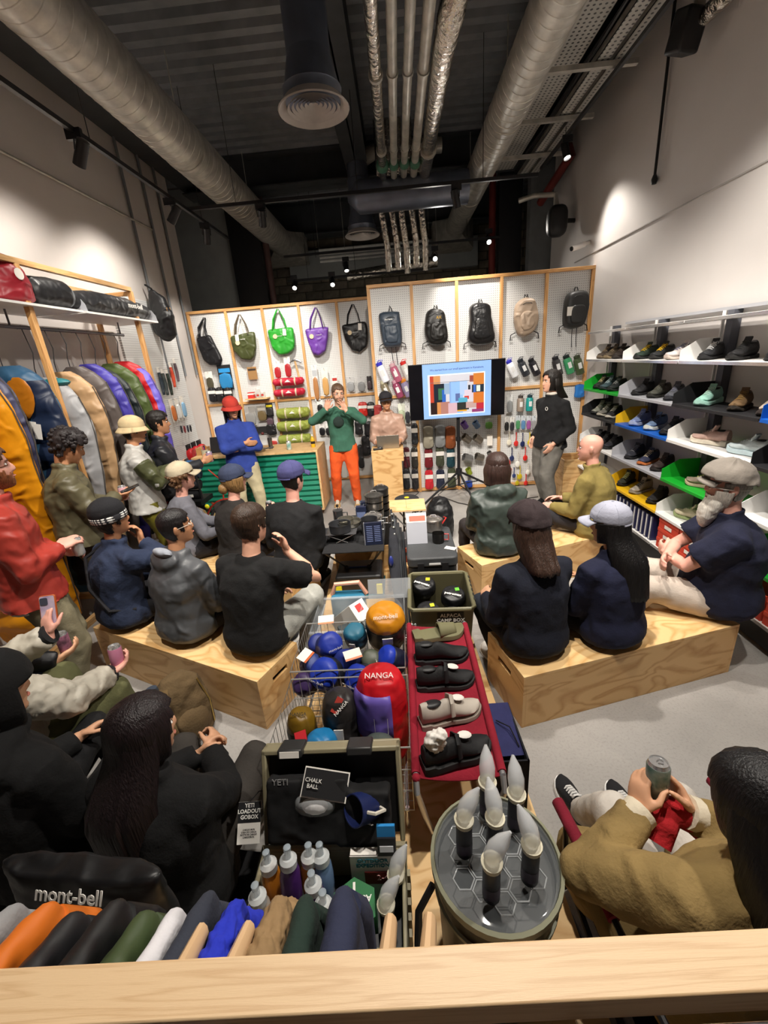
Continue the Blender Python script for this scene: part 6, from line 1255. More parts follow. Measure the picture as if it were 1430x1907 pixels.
# --- camp bench with the five shoes
cb = thing('camp_bench', 'folding camp bench with crimson canvas seat carrying five shoes', 'camp bench', (.145,1.70,PZ), .0)
ALU = met('b9b9bb', .35); CRIM = fab('8a1428', bump=.4)
sl_ = MB(); rows = []
for j in range(13):
    yy = -.5+1.0*j/12; rows.append([V((x*(1+.03*(j/12)), yy, .40-.022*(1-(x/.165)**2)-.004*sin(pi*j/12))) for x in [-.175+.35*k/12 for k in range(13)]])
obj('seat', MB().loft(rows, False, False), CRIM, cb, sol=.006, smooth=80)
for sx in (-1, 1):
    obj('side_rail', MB().tube([(sx*.168,-.5,.40),(sx*.168,.5,.40)], .013, 10), ALU, cb); obj('sleeve_hem', MB().tube([(sx*.168,-.485,.40),(sx*.168,.485,.40)], .018, 10), CRIM, cb)
for yy, d in ((-.5,-1),(.5,1)):
    obj('leg_loop', MB().tube([(-.168,yy,.40),(-.166,yy+d*.04,.37),(-.14,yy+d*.01,.2),(-.10,yy-d*.02,.012),(.10,yy-d*.02,.012),(.14,yy+d*.01,.2),(.166,yy+d*.04,.37),(.168,yy,.40)], .012, 10), ALU, cb)
    obj('corner_cap', MB().ell((-.168,yy,.40), .018, 8, 6), CRIM, cb)
SB = mat('shoe_black', hexc('131315'), .7, bump=.12, bs=80)
def onbench(y): return (.145, y, PZ+.385)
# olive slide
t = thing('slide_sandal', 'olive green moulded slide sandal at the far end of the crimson bench', 'sandal', onbench(2.10), -pi/2+.2)
OLV = mat('olive_foam', hexc('6d6a4c'), .75); s0 = obj('footbed', SHOEC['sole'], OLV, t); s0.scale = (1.15,1,1.0)
st_ = []
for j in range(7):
    y = .0+.10*j/6; st_.append([V((.052*cos(a)*(1-.25*j/6)*1.02, y, .03+.055*sin(a)*(1-.25*j/6))) for a in [pi*k/12 for k in range(13)]])
obj('strap', MB().loft(st_, False, False), OLV, t, sol=.006)
t = thing('clog_shoe', 'plain black slip-on clog next to the olive slide', 'shoe', onbench(1.90), -pi/2+.1); shoe_parts(t, SB, SB, SB, meshes=SHOE, plain=True)
def maryjane(label, y, um, sm, rot, paper=False):
    t = thing('strap_shoe', label, 'shoe', onbench(y), rot)
    shoe_parts(t, um, sm, um, meshes=SHOEC if paper else SHOE, plain=True)
    obj('instep_opening', MB().ell((0,.038,.108 if not paper else .118), (.02,.032,.007), 12, 6, RX(-.25)), PAPER, t)
    obj('strap', MB().tube([(-.044,-.0,.05),(-.03,.0,.112),(0,.005,.132),(.03,.0,.112),(.044,-.0,.05)], .011, 6, sq=.35), um, t)
    if paper: 
        b_ = fused('tissue_paper', MB().ell((0,-.09,.13), (.035,.045,.05), 10, 8).ell((.01,-.07,.16), (.025,.03,.03), 8, 6), PAPER, t, .006, 0, .03, .02)
    return t
maryjane('black strap shoe with white insole in the middle of the crimson bench', 1.71, SB, RUB, -pi/2+.12)
maryjane('stone beige strap shoe with red stitching on the crimson bench', 1.50, mat('shoe_stone', hexc('b5aca0'), .6), mat('sole_stone', hexc('8f8478'), .7), -pi/2+.3)
maryjane('chunky black strap shoe stuffed with white tissue paper', 1.29, SB, RUB, -pi/2+.33, True)
# --- drum with clear lid and flask spouts
dr = thing('storage_drum', 'round olive drum with clear honeycomb lid', 'drum', (.205,.845,PZ))
RIM = pla('8a8a74'); obj('drum_body', MB().lathe([(.15,0),(.165,.02),(.178,.47),(.183,.48),(.183,.50),(.172,.50),(.165,.04)], 40), pla('2b2c26'), dr); obj('rim', MB().lathe([(.183,.495),(.193,.50),(.193,.525),(.183,.53),(.18,.515)], 40, caps=False), RIM, dr)
obj('lower_rim', MB().lathe([(.179,.40),(.186,.405),(.186,.418),(.179,.42)], 40, caps=False), RIM, dr); obj('inner_disc', MB().lathe([(.17,.47),(.001,.47)], 32, caps=False), pla('1f201e'), dr)
obj('clear_lid', MB().lathe([(.18,.51),(.18,.524),(.172,.526),(.001,.526)], 40, caps=False), mat('clear_lid', hexc('aab0b4'), .05, alpha=.16, coat=1), dr)
hexm = MB(); rr = .034
for qx in range(-5, 6):
    for qy in range(-5, 6):
        x = qx*rr*1.5; y = qy*rr*1.732+(qx % 2)*rr*.866
        if hypot(x, y) < .155:
            hexm.tube([(x+rr*.9*cos(pi/3*k), y+rr*.9*sin(pi/3*k), .529) for k in range(6)], .0022, 5, closed=True)
obj('honeycomb_ribs', hexm, glassy('rib', 'c4c8ca', .08, .45), dr, kind='stuff')
obj('handle', MB().tube([(-.19,.02,.36),(-.24,-.02,.30),(-.25,-.08,.2)], .012, 8), BLACK, dr)
SPOUT = glassy('spout', 'e9ecef', .2, .55)
def spout_bottle(label, x, y, z, rz, h=.135, group='filter flasks'):
    t = thing('filter_flask', label, 'flask', (x, y, z), rz, group=group)
    obj('dark_body', MB().lathe([(.022,0),(.024,.004),(.024,h)], 18), pla('24202a'), t); obj('label', MB().lathe([(.0245,.02),(.0245,.06)], 18, caps=False), pla('4a3f52'), t); obj('collar', MB().lathe([(.027,h-.004),(.029,h+.012),(.02,h+.016)], 18), pla('d8d2ba'), t)
    obj('scoop_cap', MB().tube([(0,0,h+.01),(0,.0,h+.03),(.012,0,h+.06),(.03,0,h+.085),(.05,0,h+.11)], [.016,.023,.025,.019,.004], 14), SPOUT, t)
    return t
for i, (x, y, rz) in enumerate(((.115,.857,.4),(.205,.97,1.5),(.285,.93,1.6),(.172,.745,.2),(.288,.785,2.2),(.205,.86,1.8))):
    spout_bottle('dark flask with milky scoop cap on the drum, %s' % ('nearest the crimson bench leg','farthest back','beside the plinth edge','closest to the clothes rail','rail side of the plinth edge','in the centre of the ring')[i], x, y, PZ+.527, rz)
# --- open cargo box with lid leaning back
gb = thing('cargo_box', 'khaki cargo box standing open with clear-hinged lid tipped back', 'cargo box', (-.325,.855,PZ), .01)
KH = pla('8f876c'); W2, D2, Z2 = .255, .145, .33
for x0,x1,y0,y1 in ((-W2,-W2+.015,-D2,D2),(W2-.015,W2,-D2,D2),(-W2,W2,-D2,-D2+.015),(-W2,W2,D2-.015,D2)): obj('wall', MB().bb(x0,x1,y0,y1,0,Z2), KH, gb, bevel=.004)
obj('bottom', MB().bb(-W2,W2,-D2,D2,0,.015), KH, gb); obj('packing_foam', MB().bb(-W2+.016,W2-.016,-D2+.016,D2-.016,.015,.20), BLACK, gb)
obj('rim', MB().tube([(-W2,-D2,Z2),(W2,-D2,Z2),(W2,D2,Z2),(-W2,D2,Z2)], .012, 8, closed=True), KH, gb)
LR = T4((0, D2+.01, Z2), RX(-.42))
lid = obj('lid', MB().bb(-W2,W2,.05,.065,0,.33).bb(-W2,-W2+.018,0,.05,0,.33).bb(W2-.018,W2,0,.05,0,.33).bb(-W2,W2,0,.05,.31,.33).xf(LR), KH, gb, bevel=.005)
obj('lid_liner', MB().bb(-W2+.02,W2-.02,.04,.05,.01,.31).xf(LR), BLACK, lid)
for x in (-.14,.11): 
    lt = obj('latch', MB().bb(x-.045,x+.045,-.035,.055,.315,.345).xf(LR), pla('2b2b2b'), gb, bevel=.006)
obj('latch_label', MB().bb(-.175,-.105,-.037,-.035,.318,.34).xf(LR), PAPER, gb)
for k in range(5): obj('vent_rib', MB().bb(W2,W2+.012,-.1+.04*k,-.08+.04*k,Z2-.1,Z2-.02), KH, gb)
# things sitting in the lid / box
def inlid(x, y, z): return V((-.325,.855,PZ))+(LR @ V((x,y,z)))
t = thing('soft_cooler', 'black soft carry case with small white logo inside the open lid', 'case', inlid(-.0,-.035,.0)); fused('case_body', MB().box((-.08,.06,.13), (.29,.06,.22), RX(-.42)).box((.12,.05,.11), (.18,.07,.19), RX(-.42)), nyl('0c0c0e', .8), t, .01, 6, .012, .05); text('YETI', .03, pla('8a8a8a'), t, (-.17,.075,.24), RX(pi/2-.42), 'logo')
t = thing('chalk_ball', 'white chalk ball in a clear bag with black header card', 'chalk bag', inlid(-.03,-.05,.20)); obj('ball', MB().ell((-.02,-.01,-.03), (.055,.035,.035), 14, 10), mat('chalk', hexc('e2dedd'), .9, bump=.4, bs=40), t); obj('header_card', MB().box((.02,.0,.045), (.15,.003,.085), RY(.25) @ RX(-.75)), INK, t); obj('card_border', MB().box((.02,.0025,.0425), (.158,.002,.093), RY(.25) @ RX(-.75)), PAPER, t); text('CHALK\nBALL', .018, WINK, t, (-.02,-.006,.06), RY(.25) @ RX(pi/2-.75), 'lettering'); obj('clear_bag', MB().ell((-.02,-.01,-.025), (.075,.04,.042), 14, 10, e=.8), CLEAR, t)
t = thing('enamel_mug', 'navy enamel mug lying in the open lid', 'mug', inlid(.12,-.06,.16), R=RX(.9) @ RY(-.7)); obj('mug_body', MB().lathe([(.048,-.05),(.05,-.045),(.05,.05),(.046,.05),(.045,-.03)], 22), pla('1a2450'), t); obj('handle', MB().tube([(.05,0,.03),(.08,0,.025),(.08,0,-.02),(.05,0,-.03)], .006, 6), pla('d8d2c4'), t); text('makers', .02, WINK, t, (0,-.051,-.01), TF, 'logo')
t = thing('small_box', 'small black box with blue header leaning on the book', 'box', (-.13,.945,PZ+.43)); obj('carton', MB().box((0,0,0), (.06,.03,.06), RX(-.3)), pla('1d1d20'), t); obj('blue_header', MB().box((0,.012,.045), (.06,.012,.04), RX(-.3)), crd('2a86c8'), t); obj('front_print', MB().box((0,-.017,-.0), (.045,.002,.02), RX(-.3)), crd('c9ccd0'), t)
t = thing('guide_book', 'white book with teal title and red emblem standing in the box', 'book', (-.18,.93,PZ+.19)); obj('block', MB().box((0,.0,.11), (.15,.025,.2), RX(-.12)), PAPER, t); obj('cover', MB().box((0,-.016,.11), (.152,.003,.202), RX(-.12)), crd('cfcac6'), t); text('OUTDOOR\nEXPEDITION', .02, crd('1f6a7a'), t, (0,-.011,.185), RX(pi/2-.12), 'title', bold=.0004); obj('red_emblem', MB().box((.02,-.019,.125), (.1,.003,.05), RX(-.12)), crd('8a2a28'), t); text('2-4', .03, crd('d8a0a0'), t, (.03,-.0215,.128), RX(pi/2-.12), 'lettering')
t = thing('coffee_press_box', 'green hexagonal coffee maker box lying upside down', 'box', (-.235,.82,PZ+.20), .1); obj('carton', MB().lathe([(.075,0),(.075,.15)], 6, R=RZ(pi/6)), crd('1f6a3a'), t, smooth=0); obj('black_base', MB().bb(-.07,.07,-.10,-.066,.0,.12), BLACK, t); text('AeroPress', .026, WINK, t, (0,.012,.1512), RZ(pi), 'lettering', bold=.0005); obj('lime_print', MB().bb(-.03,.03,-.05,-.035,.15,.1512), crd('8ac03a'), t); obj('white_print', MB().bb(-.004,.004,.035,.06,.15,.1512), PAPER, t)
def softflask(label, x, y, c_, tilt, rz, h=.2, capc='b9c6d0'):
    t = thing('soft_flask', label, 'flask', (x, y, PZ+.20), R=RZ(rz) @ RX(tilt), group='soft flasks in the cargo box'); obj('flask_body', MB().tube([(0,0,0),(0,0,.02),(0,0,h*.6),(0,0,h*.85),(0,0,h)], [.02,.032,.036,.033,.024], 14, sq=.7), glassy('flask_'+c_, c_, .25, .88), t); obj('screw_cap', MB().lathe([(.027,h-.01),(.028,h+.015),(.018,h+.025)], 16), glassy('cap', 'd8dcdc', .3, .8), t); obj('bite_valve', MB().lathe([(.011,h+.022),(.010,h+.045),(.012,h+.05),(.012,h+.065),(.008,h+.068)], 12), glassy('valve', capc, .1, .55), t); return t
for i, (x, y, c_, ti, rz, w_) in enumerate(((-.515,.88,'e08a2c',-.1,.3,'orange, leaning on the box wall'),(-.455,.86,'57307a',-.12,-.3,'tall purple, in front of the orange one'),(-.395,.90,'e08a1c',-.1,-.3,'orange with red print, in the middle'),(-.345,.90,'7d9cc4',-.1,.2,'sky blue, beside the book'),(-.36,.83,'57307a',-.05,.1,'short purple, below the sky blue one'),(-.53,.80,'c9bcae',-.05,.0,'clear, beside the tan fleece'),(-.33,.77,'d9d4b4',-.1,-.5,'cream, behind the green jacket'))):
    softflask('soft flask, '+w_, x, y, c_, ti, rz, .24 if i in (1,) else .2)
spout_bottle('dark flask with milky scoop cap at the box corner', -.135,.82,PZ+.2,.4,.14); spout_bottle('dark flask with milky scoop cap nearest the bare hangers', -.105,.90,PZ+.2,.6,.14)
t = thing('hang_tag', 'black and white hang tag on the cargo box corner', 'tag', (-.645,1.10,.53), R=RZ(.05) @ RX(-.75)); obj('card', MB().bb(-.042,.042,-.002,0,-.13,.0), PAPER, t); obj('black_half', MB().bb(-.042,.042,-.003,-.002,-.065,.0), INK, t); text('YETI\nLOADOUT\nGOBOX', .018, WINK, t, (0,-.0035,-.03), TF, 'lettering', bold=.0004); text('CARGO BOX\nCAJA DE CARGA\nBOITE DE CARGO\nCARGOBOX', .0075, INK, t, (0,-.0025,-.098), TF, 'small_print'); obj('string', MB().tube([(0,0,0),(.03,.005,.03),(.075,.01,.03)], .002, 5), BLACK, t)
# --- wire basket trolley
WIREM = mat('basket_chrome', hexc('d0cfca'), .3, metal=.55)
def wire_basket(label, x0, x1, y0, y1, z0, z1):
    cx, cy = (x0+x1)/2, (y0+y1)/2; t = thing('wire_basket', label, 'basket', (cx, cy, z0)); w, d, h = (x1-x0)/2, (y1-y0)/2, z1-z0
    for z in (0, h*.33, h*.66, h): obj('wire_hoop', MB().tube([(-w,-d,z),(w,-d,z),(w,d,z),(-w,d,z)], .004 if z == h else .0028, 6, closed=True), WIREM, t)
    for k in range(15): 
        xx = -w+2*w*k/14; obj('wire', MB().tube([(xx,-d,h),(xx,-d,0),(xx,d,0),(xx,d,h)], .0016, 4), WIREM, t)
    for k in range(1,10):
        yy = -d+2*d*k/10; obj('wire', MB().tube([(-w,yy,h),(-w,yy,0),(w,yy,0),(w,yy,h)], .0016, 4), WIREM, t)
    return t
wire_basket('front chrome wire basket of gear bags behind the cargo box', -.62,-.04,1.27,1.68,PZ+.12,PZ+.48)
wire_basket('rear chrome wire basket of small sleeping bag sacks', -.63,-.05,1.71,2.12,PZ+.12,PZ+.50)
t = thing('basket_stand', 'chrome tube stand under both wire baskets', 'stand', (-.34,1.70,PZ))
for x in (-.27,.27):
    for y in (-.42,0,.42): obj('leg', MB().cyl((x,y,0),(x,y,.125),.009), CHROME, t)
    obj('runner', MB().cyl((x,-.43,.118),(x,.43,.118),.008), CHROME, t)
def sack(label, x, y, z, r, L, c1, c2, rx=0, rz=0, txt=None, group='stuff sacks in the wire baskets', tcol=WINK):
    t = thing('stuff_sack', label, 'stuff sack', (x, y, z), R=RZ(rz) @ RX(rx), group=group)
    fused('sack_body', MB().lathe([(r*.5,-L/2),(r*.9,-L/2+.015),(r,-L*.2),(r,L*.25)], 18), nyl(c1), t, .011, 2, .012, .05); fused('cap_panel', MB().lathe([(r*1.005,L*.18),(r*.98,L*.32),(r*.8,L*.46),(r*.4,L*.52)], 18), nyl(c2), t, .011, 2, .01, .05)
    obj('care_label', MB().bb(-r*.25,r*.25,-r*1.08,-r*1.03,-L*.05,L*.15), PAPER, t)
    if txt: text(txt, r*.3, tcol, t, (0,-r*.5,L*.5+.014), RX(.6), 'logo')
    return t
Zr = PZ+.40
sack('large black sack with amber top panel', -.155,2.06,Zr+.10,.115,.26,'232324','c98414',.25,.1,'mont-bell')
for i,(x,y,z,r,c1,c2,rx,rz,w_) in enumerate(((-.47,1.94,.08,.07,'1c2a66','22369a',.9,.6,'royal blue sack on top of the pile'),(-.33,2.02,.07,.065,'1f3a4c','2a6880',.3,-.2,'teal blue sack beside the amber one'),(-.55,2.02,.02,.06,'1a2250','22307c',.6,.3,'navy sack under the orange ticket'),(-.36,1.86,.03,.068,'1c2450','20307e',1.0,-.4,'navy sack with yellow stripe'),(-.57,1.88,.0,.055,'26305a','3a4a8a',.8,.9,'blue-grey sack with orange ticket'),(-.24,1.88,.01,.055,'33362e','4a4f40',.6,.2,'dark olive small sack'),(-.12,1.87,.02,.07,'141830','1c38b0',.9,-1.2,'black and royal blue sack at the basket corner'),(-.45,1.78,.02,.085,'1a1c22','1f3aa8',.9,-.5,'black and blue sack marked with size'),(-.28,1.76,.0,.075,'15172a','1c34a0',.95,-.6,'black and blue sack next to the white ticket'),(-.575,1.76,-.02,.06,'2a2036','3c2a56',.9,-.3,'purple sack in the basket corner'))):
    sack(w_, x, y, Zr+z, r, r*2.2, c1, c2, rx, rz, 'mont-bell' if r > .065 else None)
for i,(x,y,z,c_,rz) in enumerate(((-.50,2.08,.15,'d88a64',.1),(-.32,1.80,.12,'d88a64',.4),(-.585,1.86,.08,'c8602c',1.2))):
    t = thing('price_ticket', 'white and orange swing ticket on the sacks, %s' % ('by the clear bin','across the front sacks','hanging at the side')[i], 'ticket', (x,y,Zr+z), R=RZ(rz) @ RX(.35), group='swing tickets'); obj('card', MB().bb(-.045,.045,-.03,.03,0,.0015), PAPER, t); obj('orange_edge', MB().bb(-.045,.045,-.03,-.018,.0015,.002), crd(c_), t)
Zf = PZ+.14
sack('big scarlet sack with lilac side panel', -.165,1.555,Zf+.24,.12,.44,'b40f18','c81420',-.12,.0,'NANGA'); t_ = [o for o in COL.objects if o.name.startswith('stuff_sack')][-1]; pp = [(.1255,-.05),(.127,.0),(.127,.08),(.125,.13),(.115,.165)]; obj('lilac_panel', MB().loft([[V((r_*1.03*cos(radians(a_)), r_*1.03*sin(radians(a_)), z_)) for a_ in range(195, 300, 7)] for r_, z_ in pp], False, False), nyl('6a58b0'), t_, sol=.004)
sack('tall charcoal sack with red and black label', -.36,1.52,Zf+.2,.085,.36,'2a2828','2e2b2a',-.1,0); t_ = [o for o in COL.objects if o.name.startswith('stuff_sack')][-1]; obj('red_label', MB().box((.0,-.06,.16), (.03,.006,.07), RX(-.5) @ RY(.5)), crd('b03a30'), t_); text('NANGA', .022, WINK, t_, (.02,-.075,.155), RX(.9) @ RZ(.8), 'logo')
sack('mustard brown sack with black buckle', -.545,1.50,Zf+.16,.07,.28,'3a3428','7a5c14',-.1,0,'NANGA',tcol=INK); sack('rounded grey-green sack with white lines', -.18,1.36,Zf+.15,.095,.28,'3c423e','4a524e',.35,.2,'NANGA')
sack('black and sky blue sack with red ticket', -.43,1.37,Zf+.16,.075,.26,'161618','1f78b0',-.25,.1); t_ = [o for o in COL.objects if o.name.startswith('stuff_sack')][-1]; obj('red_ticket', MB().box((-.08,-.02,.11), (.05,.004,.09), RZ(.4) @ RX(-.4)), crd('c8202a'), t_)
sack('flat black sack wrapped in clear film', -.49,1.33,Zf+.06,.05,.16,'121214','1a1a1c',1.2,.4); sack('small grey sack at the basket front', -.33,1.32,Zf+.04,.045,.12,'5a5450','6a625c',1.2,-.3)
# --- clear bin with boxes behind the baskets
t = thing('clear_bin', 'clear plastic bin with folded lid behind the wire baskets', 'bin', (-.35,2.42,PZ)); WIRE = mat('basket_wire', hexc('c4c3be'), .3, metal=.5); CB = glassy('bin','c9ced2',.12,.32)
for x0,x1,y0,y1 in ((-.30,-.296,-.2,.2),(.296,.30,-.2,.2),(-.3,.3,-.2,-.196),(-.3,.3,.196,.2)): obj('wall', MB().bb(x0,x1,y0,y1,0,.36), CB, t)
obj('bottom', MB().bb(-.3,.3,-.2,.2,0,.006), CB, t); obj('rim', MB().tube([(-.3,-.2,.36),(.3,-.2,.36),(.3,.2,.36),(-.3,.2,.36)], .01, 6, closed=True), CB, t); obj('lid_flap', MB().box((-.31,-.02,.28), (.16,.36,.006), RY(-.9)), mat('grey_lid', hexc('8d9092'), .35), t); obj('lid_flap', MB().box((.2,.2,.42), (.3,.006,.14), RX(-.3)), CB, t)
t = thing('product_box', 'white and red product box leaning out of the clear bin', 'box', (-.42,2.46,PZ+.30), R=RZ(-.7) @ RY(-.75)); obj('carton', MB().box((0,0,0), (.30,.12,.13)), PAPER, t, bevel=.002); obj('red_stripe', MB().box((.0,.061,.02), (.28,.002,.03)), crd('b82c28'), t); obj('black_stripe', MB().box((0,.061,-.03), (.28,.002,.05)), INK, t); obj('red_square', MB().box((.151,.0,.02), (.002,.05,.05)), crd('c83a38'), t)
t = thing('product_box', 'clear-windowed gadget box standing in the bin', 'box', (-.40,2.34,PZ+.2), .5); obj('carton', MB().box((0,0,0), (.16,.12,.22)), pla('3c4244'), t, bevel=.003); obj('lime_print', MB().box((-.05,-.061,-.04), (.02,.002,.05)), crd('a8c83a'), t); obj('window', MB().box((.02,-.062,.02), (.09,.004,.12)), CLEAR, t)
t = thing('stuff_sack', 'navy sack inside a grey clear bag in the bin', 'stuff sack', (-.2,2.42,PZ+.26), R=RX(.4)); obj('sack_body', MB().lathe([(.05,-.12),(.075,-.1),(.08,.06),(.06,.1)], 18), nyl('1d2038'), t); obj('white_label', MB().bb(-.05,-.02,-.085,-.08,-.02,.04), PAPER, t); obj('plastic_bag', MB().lathe([(.06,-.14),(.10,-.1),(.11,.08),(.14,.16)], 18, caps=False), CLEAR, t)
t = thing('carry_handle_case', 'case with blush pink carry handle behind the clear bin', 'case', (-.48,2.82,PZ)); obj('case_body', MB().bb(-.13,.13,-.06,.06,0,.28), pla('2c6a86'), t, bevel=.02); obj('handle', MB().tube([(-.12,0,.27),(-.09,0,.36),(.09,0,.37),(.14,0,.27)], .018, 8), pla('c9957f'), t)
t = thing('tool_crate', 'black crate with teal base and yellow clips under the camp table', 'crate', (-.44,3.35,PZ)); obj('crate_body', MB().bb(-.2,.2,-.16,.16,.03,.22), BLACK, t, bevel=.02); obj('teal_base', MB().bb(-.21,.21,-.17,.17,0,.035), pla('1f5a66'), t); obj('clip', MB().bb(.15,.2,-.18,-.16,.05,.14), pla('c9c01c'), t); obj('clip', MB().bb(-.2,-.15,-.18,-.16,.05,.14), pla('c9c01c'), t)
t = thing('wood_offcut', 'short plywood board standing under the camp table', 'board', (-.45,3.70,PZ)); obj('board', MB().bb(-.26,.26,-.012,.012,0,.26), PLY, t); obj('foot', MB().bb(-.26,.26,-.05,.05,0,.018), PLY, t)
# --- black camp table with cookware
tb = thing('camp_table', 'low black fabric camp table covered with cookware', 'table', (-.455,3.56,PZ)); ZT = .48
obj('table_top', MB().bb(-.255,.255,-.43,.43,ZT-.012,ZT), fab('141416'), tb, bevel=.004)
for sx in (-1,1):
    for sy in (-1,1): obj('leg', MB().tube([(sx*.235,sy*.41,ZT-.01),(sx*.1,sy*.2,.22),(sx*.2,sy*.36,.0)], .009, 8), BLACKM, tb)
    obj('hub', MB().ell((sx*.1,-.2,.22), .025, 8, 6), BLACK, tb); obj('hub', MB().ell((sx*.1,.2,.22), .025, 8, 6), BLACK, tb)
obj('cross_bar', MB().cyl((-.1,-.2,.22),(.1,-.2,.22),.008), met('2c3a6a', .4), tb)
def ont(x, y, z=0): return (x, y, PZ+ZT+z)
DKP = met('55565a', .45)
def pot(label, p, r, h, m, lid=False, handle=False, cat='pot', name='cooking_pot'):
    t = thing(name, label, cat, p); obj('pot_body', MB().lathe([(r*.86,0),(r*.96,.008),(r,h),(r*1.03,h+.002),(r*.97,h),(r*.92,.012)], 26), m, t)
    if lid: obj('lid', MB().lathe([(r*1.03,h),(r*1.0,h+.012),(r*.7,h+.03),(r*.1,h+.036)], 26), m, t); obj('lid_handle', MB().tube([(-.03,0,h+.03),(-.02,0,h+.05),(.02,0,h+.05),(.03,0,h+.03)], .003, 6), CHROME, t)
    if handle: obj('handle', MB().tube([(r,0,h*.8),(r+.05,.01,h*.8),(r+.05,.01,h*.25),(r,0,h*.25)], .004, 6), CHROME, t)
    return t
t = thing('grill_stand', 'small folding steel grill stand on the camp table', 'stand', ont(-.565,3.42)); obj('plate', MB().bb(-.13,.13,-.13,.13,.085,.088), met('77777a', .4), t)
for sx in (-1,1): obj('leg', MB().tube([(sx*.12,-.12,.085),(-sx*.05,-.1,.0)], .004, 6), CHROME, t); obj('leg', MB().tube([(sx*.12,.12,.085),(-sx*.05,.1,.0)], .004, 6), CHROME, t)
pot('dark grey bowl on the grill stand', ont(-.575,3.37,.088), .095, .075, DKP, name='camp_bowl', cat='bowl'); pot('shallow steel plate bowl behind the dark bowl', ont(-.51,3.50,.088), .105, .04, met('8d8a80', .3), name='camp_bowl', cat='bowl'); pot('small steel bowl nested on the plate', ont(-.54,3.50,.1), .07, .055, met('9a968c', .25), name='camp_bowl', cat='bowl')
t = thing('coffee_press', 'steel coffee press with black knob at the table corner', 'coffee press', ont(-.66,3.84)); obj('press_body', MB().lathe([(.045,0),(.048,.01),(.048,.11)], 20), met('6a6a6c', .3), t); obj('lid', MB().lathe([(.05,.11),(.05,.12),(.01,.13)], 20), met('6a6a6c', .3), t); obj('knob', MB().lathe([(.004,.13),(.004,.15),(.014,.155),(.012,.172)], 12), BLACK, t); obj('handle', MB().tube([(.048,0,.09),(.09,0,.09),(.09,0,.03),(.048,0,.03)], .006, 6), BLACK, t)
for i,(x,y,w_) in enumerate(((-.43,3.82,'first'),(-.36,3.86,'second'),(-.40,3.96,'third'))):
    t = thing('meal_carton', 'navy printed carton standing behind the bowls, %s from the coffee press' % w_, 'box', ont(x,y), .1*i, group='navy cartons on the camp table'); obj('carton', MB().bb(-.05,.05,-.03,.03,0,.15), pla('1c2238'), t); obj('white_print', MB().bb(-.04,.04,-.0315,-.03,.04,.1), crd('5a6688'), t); obj('silver_edge', MB().bb(-.051,-.046,-.031,.031,0,.151), met('b0b4bc', .3), t)
t = thing('meal_carton', 'navy carton with columns of small print at the table front', 'box', ont(-.285,3.26), R=RZ(.05) @ RX(-.1)); obj('carton', MB().bb(-.075,.075,-.02,.02,0,.19), pla('161c30'), t); obj('silver_edge', MB().bb(-.078,-.07,-.021,.021,0,.191), met('b0b4bc', .3), t)
for k in range(9): obj('print_line', MB().bb(-.055,-.005,-.0215,-.02,.03+.016*k,.036+.016*k), crd('5f6a90'), t); obj('print_line', MB().bb(.01,.06,-.0215,-.02,.03+.016*k,.036+.016*k), crd('5f6a90'), t)
pot('tall grey tumbler pot behind the printed carton', ont(-.33,3.48), .075, .15, DKP, handle=True); pot('polished steel kettle behind the grey tumbler', ont(-.31,3.66), .085, .1, met('a8a4a0', .18), lid=True, handle=True, name='kettle', cat='kettle')
pot('lowest lidded steel pot of the pot tower', ont(-.30,3.86), .09, .10, met('6f6c68', .25)); pot('middle lidded steel pot of the pot tower', ont(-.30,3.86,.102), .088, .075, met('6f6c68', .25), lid=False); pot('topmost lidded steel pot of the pot tower', ont(-.30,3.86,.179), .092, .06, met('6f6c68', .25), lid=True)
for k in range(4): pot('black pot with cream rim in the rear stack, %s from the table' % ('first','second','third','fourth')[k], ont(-.235,3.93,.07*k), .075, .066, pla('1d1c1c'), lid=(k == 3))
t = thing('yellow_pan', 'cream lidded yellow pan behind the pot tower', 'pan', ont(-.42,4.04 if 0 else 3.93,.0)); obj('pan_body', MB().lathe([(.05,0),(.06,.06)], 20), pla('b8a43a'), t); obj('lid', MB().lathe([(.062,.06),(.06,.07),(.01,.074)], 20), pla('cfc49a'), t)
# --- hanging fringe of black trekking gear between table and cooler
t = thing('trekking_pole_rack', 'leaning black rack of folded chairs and poles between table and cooler', 'rack', (-.1,3.25,PZ))
for k in range(6): obj('pole', MB().tube([(-.04+.02*k,.45-.04*k,.62-.03*k),(.0+.016*k,-.1-.12*k,.0)], .011, 8), (BLACKM, met('55585c', .3))[k % 2], t)
obj('folded_seat', MB().tube([(-.03,.3,.5),(-.02,.0,.3),(.02,-.35,.02)], [.03,.06,.04], 12, sq=.4), fab('1b1c22'), t); obj('blue_tag', MB().ell((-.05,-.05,.34), (.02,.02,.05), 8, 6), pla('2a3478'), t)
for k in range(9): obj('bead', MB().ell((-.03+.005*k,.38-.05*k,.6-.045*k), .012, 6, 5), met('b9b9b0', .25), t)
bn = MB(); [bn.ell((.03+.022*(k % 4), -1.02+.028*(k//4), .28), .012, 6, 5) for k in range(32)]
t2 = thing('bead_mat', 'mat of steel beads standing beside the crimson bench end', 'mat', (-.08,3.2,PZ)); obj('beads', bn, met('c9c9c4', .25), t2, kind='stuff'); obj('block', MB().bb(.01,.12,-1.06,-.8,0,.27), pla('2a2622'), t2); obj('yellow_stripe', MB().bb(.01,.12,-1.062,-1.06,.04,.16), pla('a89a3a'), t2)
